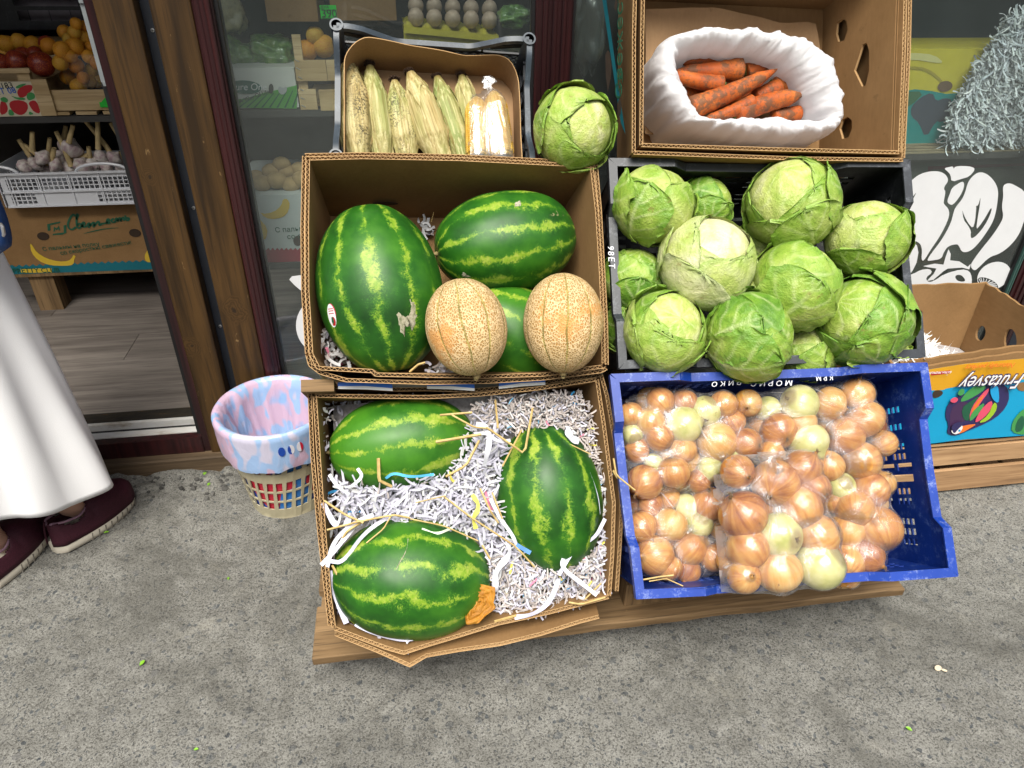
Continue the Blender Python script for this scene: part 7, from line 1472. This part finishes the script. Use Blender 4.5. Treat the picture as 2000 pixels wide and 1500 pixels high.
for z_, k in ((zs0 + .03, .93), ((zs0 + .03 + c[2]) / 2, .97), (c[2], 1.0), (c[2] + .003, 1.03)): P.append([(a[0] + .165 + .155 * k * math.copysign(abs(math.cos(q)) ** .55, math.cos(q)), 2.80 + .105 * k * math.copysign(abs(math.sin(q)) ** .55, math.sin(q)), z_) for q in np.linspace(0, 2 * PI, 48, endpoint=False)])
b.grid(P, closev=True); b.c = [(p[0] * 20, p[2] * 20, 0) for p in b.v]; o = b.build('clear_tub', TUBM, smooth=True); tag(o, 'clear plastic tub holding the apricots in the wooden crate', 'tub')
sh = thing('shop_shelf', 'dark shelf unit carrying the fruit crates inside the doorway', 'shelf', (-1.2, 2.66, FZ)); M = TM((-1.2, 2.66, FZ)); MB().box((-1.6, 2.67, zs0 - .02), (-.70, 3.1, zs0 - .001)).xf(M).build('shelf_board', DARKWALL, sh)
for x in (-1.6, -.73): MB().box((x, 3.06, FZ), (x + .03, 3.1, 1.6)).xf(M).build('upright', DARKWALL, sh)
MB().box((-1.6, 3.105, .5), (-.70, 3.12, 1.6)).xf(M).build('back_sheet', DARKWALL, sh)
# black crate at the top of the doorway
y = 2.95; z0 = at_y(100, 58, y)[2]; bc = thing('stacking_crate', 'black slotted plastic crate standing behind the fruit at the top of the doorway', 'plastic crate', (-1.3, y, z0)); xs0 = at_y(15, 40, y)[0]; hs = []
def ux(px, py): p = at_y(px, py, y); return p[0] - xs0 + .25, p[2] - z0
for r_, (pa, pb, xs_) in enumerate((((0, 41), (0, 20), [45, 66, 86, 107, 127, 148]), ((0, 12), (0, -14), [34, 55, 76, 96, 117, 138]))):
    for px in xs_:
        u0, v0 = ux(px - 6, pa[1]); u1, v1 = ux(px + 8, pb[1]); hs.append((u0, v0, u1, v1))
hs2 = [(a, min(h[1] for h in hs if True), 0, 0) for a in ()]
row0 = [h for h in hs if h[1] < .08]; v0a, v1a = np.mean([h[1] for h in hs[:6]]), np.mean([h[3] for h in hs[:6]]); v0b, v1b = np.mean([h[1] for h in hs[6:]]), np.mean([h[3] for h in hs[6:]])
hs = [(h[0], v0a, h[2], v1a) for h in hs[:6]] + [(h[0], v0b, h[2], v1b) for h in hs[6:]]
hole_panel(.75, .22, hs, .004, lambda u, v, n: (xs0 - .25 + u + 1.3, n, v)).build('slotted_wall', BLK, bc)
MB().box((xs0 - .25 + 1.3, .06, 0), (xs0 + .5 + 1.3, .07, .3)).build('slot_light_panel', plain('grey slot light', (.16, .14, .15), .8).m, bc)  # grey panel standing in for the light seen through the slots

# ------------------------------------------------------------------ behind the first pane
def shelfboard(lab, x0, x1, y0, y1, z, th=.018):
    t = thing('display_shelf', lab, 'shelf', (x0, y0, z - th)); MB().box((0, 0, 0), (x1 - x0, y1 - y0, th)).build('shelf_board', DARKWALL, t)
    for x in (0, x1 - x0 - .02): MB().box((x, y1 - y0 - .02, -(z - th - FZ)), (x + .02, y1 - y0, -.0005)).build('bracket_leg', DARKWALL, t)
y = 2.05; zA_, zB_ = at_y(500, 211, y)[2], at_y(500, 512, y)[2]
shelfboard('dark shelf board behind the window under the pale printed grape carton', -.50, .30, y - .01, y + .36, zA_ - .004); shelfboard('low dark shelf behind the window under the whitish banana carton', -.50, .30, y - .01, y + .40, zB_ - .003)
za = lambda p: [(420 + a / 5, c / 5) for a, c in p]
nb_ = thing('printed_carton', 'pale carton printed with green vineyard rows behind the window glass', 'cardboard box', (-.47, y, zA_)); M = TM((-.47, y, zA_)); xe = at_y(579, 170, y)[0]; zt = at_y(500, 133, y)[2]
MB().box((-.48, y, zA_), (xe, y + .28, zt)).xf(M).build('carton_body', plain('pale carton', (.55, .56, .52), .6, .05).m, nb_)
fprint(za([(60, 990), (300, 960), (500, 900), (640, 870), (800, 830), (800, 1060), (60, 1050)]), printed('vineyard green', (.07, .30, .05)), nb_, M, y, 1, 'field_print', 0)
for k in range(9): fprint(za([(150 + k * 75, 1050), (168 + k * 75, 1050), (330 + k * 62, 940 - k * 8), (322 + k * 62, 938 - k * 8)]), PGREEN, nb_, M, y, 2, 'row_print', 0)
fprint(za(ell(290, 850, 165, 66, .06, 40)), printed('bottle green', (.008, .10, .075)), nb_, M, y, 3, 'label_print', 0)
ftext('Nature One', *za([(120, 850)])[0], *za([(440, 850)])[0], y, .024, PWHITE, nb_, M, 4, .2, .95); ftext('A Way Of Life', *za([(300, 970)])[0], *za([(470, 910)])[0], y, .014, PDARK, nb_, M, 4)
fprint(za(ell(548, 865, 24, 48, 0, 20)), PDARK, nb_, M, y, 3, 'grape_print', 0); fprint(za([(615, 850), (640, 840), (660, 860), (700, 840), (705, 890), (660, 930), (620, 900)]), printed('grey vine', (.36, .38, .38)), nb_, M, y, 3, 'vine_leaf_print')
wc = thing('fruit_crate', 'pale wooden crate with stapled slats behind the window', 'wooden crate', (-.25, y, zA_)); M = TM((-.25, y, zA_)); yc = y - .012
bx('corner_post', 569, 68, 592, 117, yc + .010, .012, PINE, wc, M)
for p0, p1 in (((574, 118), (640, 158)), ((582, 175), (621, 214))): bx('slat', *p0, p1[0] if p1[0] > 630 else 621, p1[1], yc, .009, PINE, wc, M)
bx('corner_post', 582, 159, 602, 174, yc + .010, .012, PINE, wc, M); bx('slat', 622, 176, 700, 215, yc + .0, .009, PINE, wc, M)
x2 = at_y(700, 150, yc)[0]; MB().box((at_y(640, 150, yc)[0], yc, at_y(600, 158, yc)[2]), (.12, yc + .009, at_y(600, 118, yc)[2])).xf(M).build('slat', PINE, wc); MB().box((-.235, yc + .024, zA_), (.12, y + .3, zA_ + .008)).xf(M).build('floor_slat', PINE, wc)
for cx, cy in ((580, 119), (583, 135), (586, 152), (589, 176), (591, 193), (593, 208)):
    p = at_y(cx, cy, yc - .001); MB().bar((p[0] - .005, yc - .001, p[2] + .004), (p[0] + .005, yc - .001, p[2] - .002), .0016, .0016, (0, 1, 0)).xf(M).build('staple', STEEL, wc)
for i, (cx, cy, r, c) in enumerate([(600, 98, 20, 0), (632, 90, 22, 1), (615, 70, 18, 0)]):
    P = at_y(cx, cy, y + .1); o = link('peach', am); o.matrix_world = Matrix.Translation(P) @ Matrix.Scale(r * depth_of(P) / FPX, 4); tag(o, 'dull yellow fruit in the stapled crate behind the window', 'fruit', 'fruit in the stapled crate behind the window')
bn = thing('banana_carton', 'whitish carton with yellow banana print behind the window glass', 'cardboard box', (-.45, y, zB_)); M = TM((-.45, y, zB_)); zt = at_y(540, 381, y)[2]
MB().box((-.47, y, zB_), (.12, y + .38, zt)).xf(M).build('carton_body', plain('whitish carton', (.50, .54, .53), .6, .05).m, bn); fprint(za([(300, 2560), (300, 2440)] + [(300 + 22 * k, 2420 + 22 * (k % 2)) for k in range(36)] + [(1100, 2440), (1100, 2560)]), printed('dull red band', (.34, .03, .05)), bn, M, y, 1, 'zigzag_border', 0)
fprint([(502, 407), (512, 418), (535, 414), (549, 402), (553, 388), (562, 388), (567, 400), (560, 420), (540, 428), (518, 426)], PYEL, bn, M, y, 2, 'banana_print'); fprint([(480, 415), (505, 425), (523, 445), (521, 465), (512, 470), (505, 450), (480, 440)], PYEL, bn, M, y, 2, 'banana_print')
ftext('С пальмы на полку', 546, 449, 660, 443, y, .0205, PGREEN, bn, M, 3); ftext('со скоростью', 566, 462, 650, 457, y, .0205, PGREEN, bn, M, 4); fprint(ell(582, 470, 9, 10, 0), CARD_SHADE, bn, M, y, 2, 'hand_hole_patch', 0)
POT = plain('potato', (.42, .28, .12), .8, .25, 30).m
for i, (cx, cy, r) in enumerate([(512, 358, 15), (540, 352, 16), (568, 360, 15), (590, 350, 16), (530, 335, 15), (560, 335, 15), (500, 345, 13), (585, 330, 14), (550, 320, 14)]):
    P = at_y(cx, cy, y + .05 + .04 * (i > 3)); k = r * depth_of(P) / FPX; Q = [[(k * 1.25 * math.sin(tt) * math.cos(a) * (1 + .07 * NZ((math.cos(a), tt, i))), k * .95 * math.sin(tt) * math.sin(a), k * math.cos(tt) * (1 + .07 * NZ((tt, math.sin(a), i)))) for a in np.linspace(0, 2 * PI, 20, endpoint=False)] for tt in np.linspace(.001, PI, 14)]
    o = MB().grid(Q, closev=True).build('potato', POT, smooth=True); o.matrix_world = Matrix.Translation(P); tag(o, 'dusty yellow potato on the whitish banana carton behind the glass', 'potato', 'potatoes behind the window')
GRN = Mat('bagged lettuce leaf', .5, .4); GRN.col(GRN.ramp(GRN.noise(40, 4, .6, v=GRN.off(7)), [(.3, (.03, .11, .015)), (.55, (.12, .26, .04)), (.75, (.34, .42, .16))])); GRN.bump(GRN.noise(50, 4), .8, .008); GRN = GRN.m
def greens(px, py, rpx, yy, lab, seed, mat=GRN, sq=(1.2, 1, .8)):
    P = at_y(px, py, yy); k = rpx * depth_of(P) / FPX; t = thing('bagged_greens', lab, 'greens', P); Q = []
    for tt in np.linspace(.001, PI, 30): Q.append([tuple(np.array((math.sin(tt) * math.cos(a) * sq[0], math.sin(tt) * math.sin(a) * sq[1], math.cos(tt) * sq[2])) * k * (1 + .30 * fbm((math.cos(a) * 1.6 * math.sin(tt) + seed, math.sin(a) * 1.6 * math.sin(tt), math.cos(tt) * 1.6), 4))) for a in np.linspace(0, 2 * PI, 48, endpoint=False)])
    MB().grid(Q, closev=True).build('leaf_mass', mat, t, smooth=True); b = MB().grid([[tuple(np.array(p) * 1.07) for p in r_] for r_ in Q], closev=True); b.c = [(p[0] * 40, p[1] * 40, p[2] * 40) for p in b.v]; b.build('bag_film', TUBM, t, smooth=True)
greens(452, 108, 36, y + .12, 'loose green lettuce in a clear bag above the left end of the grape carton', 1); greens(530, 105, 42, y + .14, 'dark green leafy bunch in a clear bag behind the window', 5); greens(448, 30, 30, y + .16, 'creamy cauliflower head high behind the left end of the window', 9, plain('cauliflower', (.48, .42, .22), .7, .3, 60).m, (1, 1, 1.2)); greens(1005, 32, 26, 2.12, 'pale green bagged vegetable next to the egg trays', 14)
greens(1150, 55, 34, 2.0, 'crumpled dark plastic bag between the window upright and the carrot box', 17, plain('dark bag', (.03, .04, .035), .4).m, (.9, 1, 2.4))
cb = thing('plain_carton', 'plain brown carton high behind the window beside the green price card', 'cardboard box', at_y(510, 42, 2.12)); M = TM(at_y(510, 42, 2.12)); bx('carton_body', 512, -30, 622, 42, 2.12, .25, CARD, cb, M); bx('carton_body', 640, -30, 775, 40, 2.16, .25, CARD, cb, M)
pt = thing('price_card', 'bright green price card with a handwritten 390 behind the window', 'price card', at_y(641, 24, 2.06)); M = TM(at_y(641, 24, 2.06)); bx('card', 624, 10, 659, 37, 2.06, .001, plain('green card', (.01, .48, .03), .5, .02).m, pt, M)
ftext('390', 630, 27, 656, 27, 2.06, .026, PDARK, pt, M, 3); ftext('ЦЕНА', 626, 14, 640, 14, 2.06, .009, PDARK, pt, M, 3)
for l in ([(628, 19), (657, 19), (657, 20), (628, 20)], [(628, 35), (657, 35), (657, 36), (628, 36)]): fprint(l, PDARK, pt, M, 2.06, 2, 'ruled_line', 0)
EGGT = plain('yellow egg tray', (.42, .36, .03), .7).m; EGG = plain('egg shell', (.48, .36, .27), .5, .08, 6).m
for i, (py, dy) in enumerate(((52, 0), (66, .012))):
    a, c = at_y(788, py - 6, 2.10), at_y(972, py + 12, 2.10); b = MB(); nx_ = 40; G = []
    for r_ in range(13): G.append([(a[0] + (c[0] - a[0]) * k / nx_, 2.08 + dy + .02 * r_, a[2] + (c[2] - a[2]) * k / nx_ + .012 * math.sin(k / nx_ * PI * 10) * math.sin(r_ / 12 * PI * 4) - .004) for k in range(nx_ + 1)])
    b.grid(G); b.grid([[p for p in G[0]], [(p[0], p[1], p[2] - .016) for p in G[0]]]); o = b.build('egg_tray', EGGT, smooth=True); tag(o, 'upper yellow egg tray carrying brown eggs behind the window' if i == 0 else 'lower empty looking yellow egg tray behind the window', 'egg tray', 'yellow egg trays behind the window')
em = []; Q = [[(math.sin(tt) * math.cos(a) * (.74 + .06 * math.cos(tt)), math.sin(tt) * math.sin(a) * (.74 + .06 * math.cos(tt)), -math.cos(tt)) for a in np.linspace(0, 2 * PI, 24, endpoint=False)] for tt in np.linspace(.001, PI, 18)]
eo = MB().grid(Q, closev=True).build('egg', EGG, smooth=True); eme = eo.data; bpy.data.objects.remove(eo)
for i in range(10):
    r_ = i // 5; P = at_y(812 + (i % 5) * 36, 33 - r_ * 22 + (i % 5) * 1.6, 2.12 + r_ * .05); o = link('egg', eme); o.matrix_world = Matrix.Translation(P) @ Matrix.Rotation(1.0 + .1 * (i % 3), 4, 'X') @ Matrix.Scale(.0285, 4); tag(o, 'brown egg in the %s row on the yellow tray behind the window' % ('front' if r_ == 0 else 'back'), 'egg', 'brown eggs on the %s row of the tray' % ('front' if r_ == 0 else 'back'))

# ------------------------------------------------------------------ behind the second pane
y = 1.98; o = MB().box((1.0, 2.42, .05), (2.5, 2.44, 1.9)).build('teal_backdrop', plain('dark teal backdrop', (.045, .06, .06), .7, .08, 4).m); tag(o, 'plain dark teal backdrop behind the shredded paper in the wide window', 'board')  # flat dark teal sheet closing the view past the paper pile
zA_ = at_y(1800, 283, y)[2]; shelfboard('shelf behind the wide window carrying flattened cardboard and shredded paper', 1.08, 2.2, y - .02, y + .38, zA_ - .022)
zh = lambda p: [(1740 + a / 5.357, 60 + c / 5.357) for a, c in p]
FL = cardboard('old grey cardboard', (.20, .16, .10), (.30, .25, .16)); b3 = thing('flat_cardboard', 'flattened cardboard sheets stacked on the shelf behind the wide window', 'cardboard', (1.15, y, zA_ - .022)); M = TM((1.15, y, zA_ - .022))
for k in range(4): q = MB().box((1.16 + .02 * k, y - .02 + .012 * k, zA_ - .021 + .005 * k), (2.15, y + .32, zA_ - .0175 + .005 * k)).xf(M).build('sheet', FL, b3)
for px in (1868, 1888, 1907): fprint([(px - 6, 284), (px, 290), (px + 6, 284), (px + 5, 293), (px - 5, 293)], PDARK, b3, M, y - .02, 2, 'printed_mark', 0)
b4 = thing('printed_carton', 'yellow and teal banana print carton half buried by shredded paper behind the glass', 'cardboard box', (1.15, y, zA_)); M = TM((1.15, y, zA_)); yb_ = y + .03; xl = at_y(1700, 200, yb_)[0]; ztp = at_y(1800, 95, yb_)[2]
MB().box((xl, yb_, zA_), (1.95, yb_ + .25, ztp)).xf(M).build('carton_body', plain('carton yellow', (.55, .46, .03), .5, .06).m, b4)
fprint(zh([(-200, 640), (100, 640), (250, 612), (420, 630), (580, 660), (900, 640), (900, 1190), (-200, 1190)]), printed('teal ground', (.0, .22, .21)), b4, M, yb_, 1, 'teal_ground', 0)
fprint(zh([(-100, 380), (100, 375), (300, 372), (430, 420), (540, 520), (580, 600), (500, 520), (400, 440), (280, 400), (-100, 405)]), printed('banana shade', (.33, .27, .02)), b4, M, yb_, 2, 'banana_edge'); fprint(zh([(-100, 240), (250, 230), (450, 250), (560, 340), (420, 330), (250, 300), (-100, 310)]), printed('banana light', (.6, .55, .22)), b4, M, yb_, 2, 'banana_shine')
fprint(zh([(205, 800), (300, 700), (430, 640), (470, 740), (560, 700), (640, 720), (640, 900), (520, 960), (470, 940), (360, 1130), (290, 960), (210, 900)]), printed('slate purple', (.045, .055, .08)), b4, M, yb_, 2, 'leaf_shadow_print'); fprint(zh([(100, 640), (360, 630), (200, 790), (60, 830)]), printed('dull green', (.03, .12, .05)), b4, M, yb_, 3, 'leaf_print'); fprint(zh(ell(562, 580, 78, 55, -.2, 24)), printed('brown hole', (.13, .075, .04)), b4, M, yb_, 4, 'hand_hole_patch', 0)
rs = random.Random(31); b = MB(); c0 = at_y(1985, 270, y)
for k in range(6000):
    u = abs(rs.gauss(0, .5)); v = rs.random()
    px = 2060 - (1 - v ** 1.1) * 0 - (2060 - (1845 + 60 * v)) * rs.random() ** .6 * 1.0; py = 285 - (285 - (30 if px > 1975 else 30 + (1975 - px) * 1.7)) * rs.random() ** .8
    if px < 1845 + (285 - py) * .28: continue
    d = y - .02 + rs.uniform(0, .035) + .005 * (285 - py) / 255; P = at_y(px, py, d); kk = rs.uniform(.5, .86) if rs.random() < .8 else rs.uniform(.2, .4)
    strip(b, rs, P, (rs.uniform(-.4, .4), -1, rs.uniform(.2, .8)), rs.uniform(.014, .04), rs.uniform(.002, .0055), (kk * rs.uniform(.92, 1.0), kk, kk * rs.uniform(.98, 1.1)), .8, .3)
o = b.build('paper_pile', PAPER, smooth=True); tag(o, 'tall pile of shredded paper behind the wide window', 'shredded paper', kind='stuff')
b = MB(); G = []
for i in range(16): G.append([tuple(at_y(1892 + 70 * (1 - (j / 14)) * 0 + (285 - (285 - 250 * i / 15)) * .30 + 16 * j, 285 - 240 * i / 15, y + .022 + .004 * i / 15 + .01 * NZ((i * .6, j * .6, 2)))) for j in range(15)])
o = b.grid(G).build('paper_mass', BED, smooth=True); tag(o, 'packed core of the shredded paper pile in the wide window', 'shredded paper', kind='stuff')
ps = thing('poster_board', 'grey green board with a maroon border behind the vegetable decal', 'board', (1.2, 2.0, .3)); M = TM((1.2, 2.0, .3)); MB().box((1.0, 2.0, .12), (2.3, 2.008, at_y(1800, 312, 2.0)[2])).xf(M).build('board', plain('grey green board', (.075, .082, .068), .6, .1, 6).m, ps)
fprint([(1812, 325), (2200, 311), (2200, 316), (1818, 331), (1815, 345), (1812, 345)], printed('maroon line', (.10, .02, .03)), ps, M, 2.0, 1, 'border_line', 0)
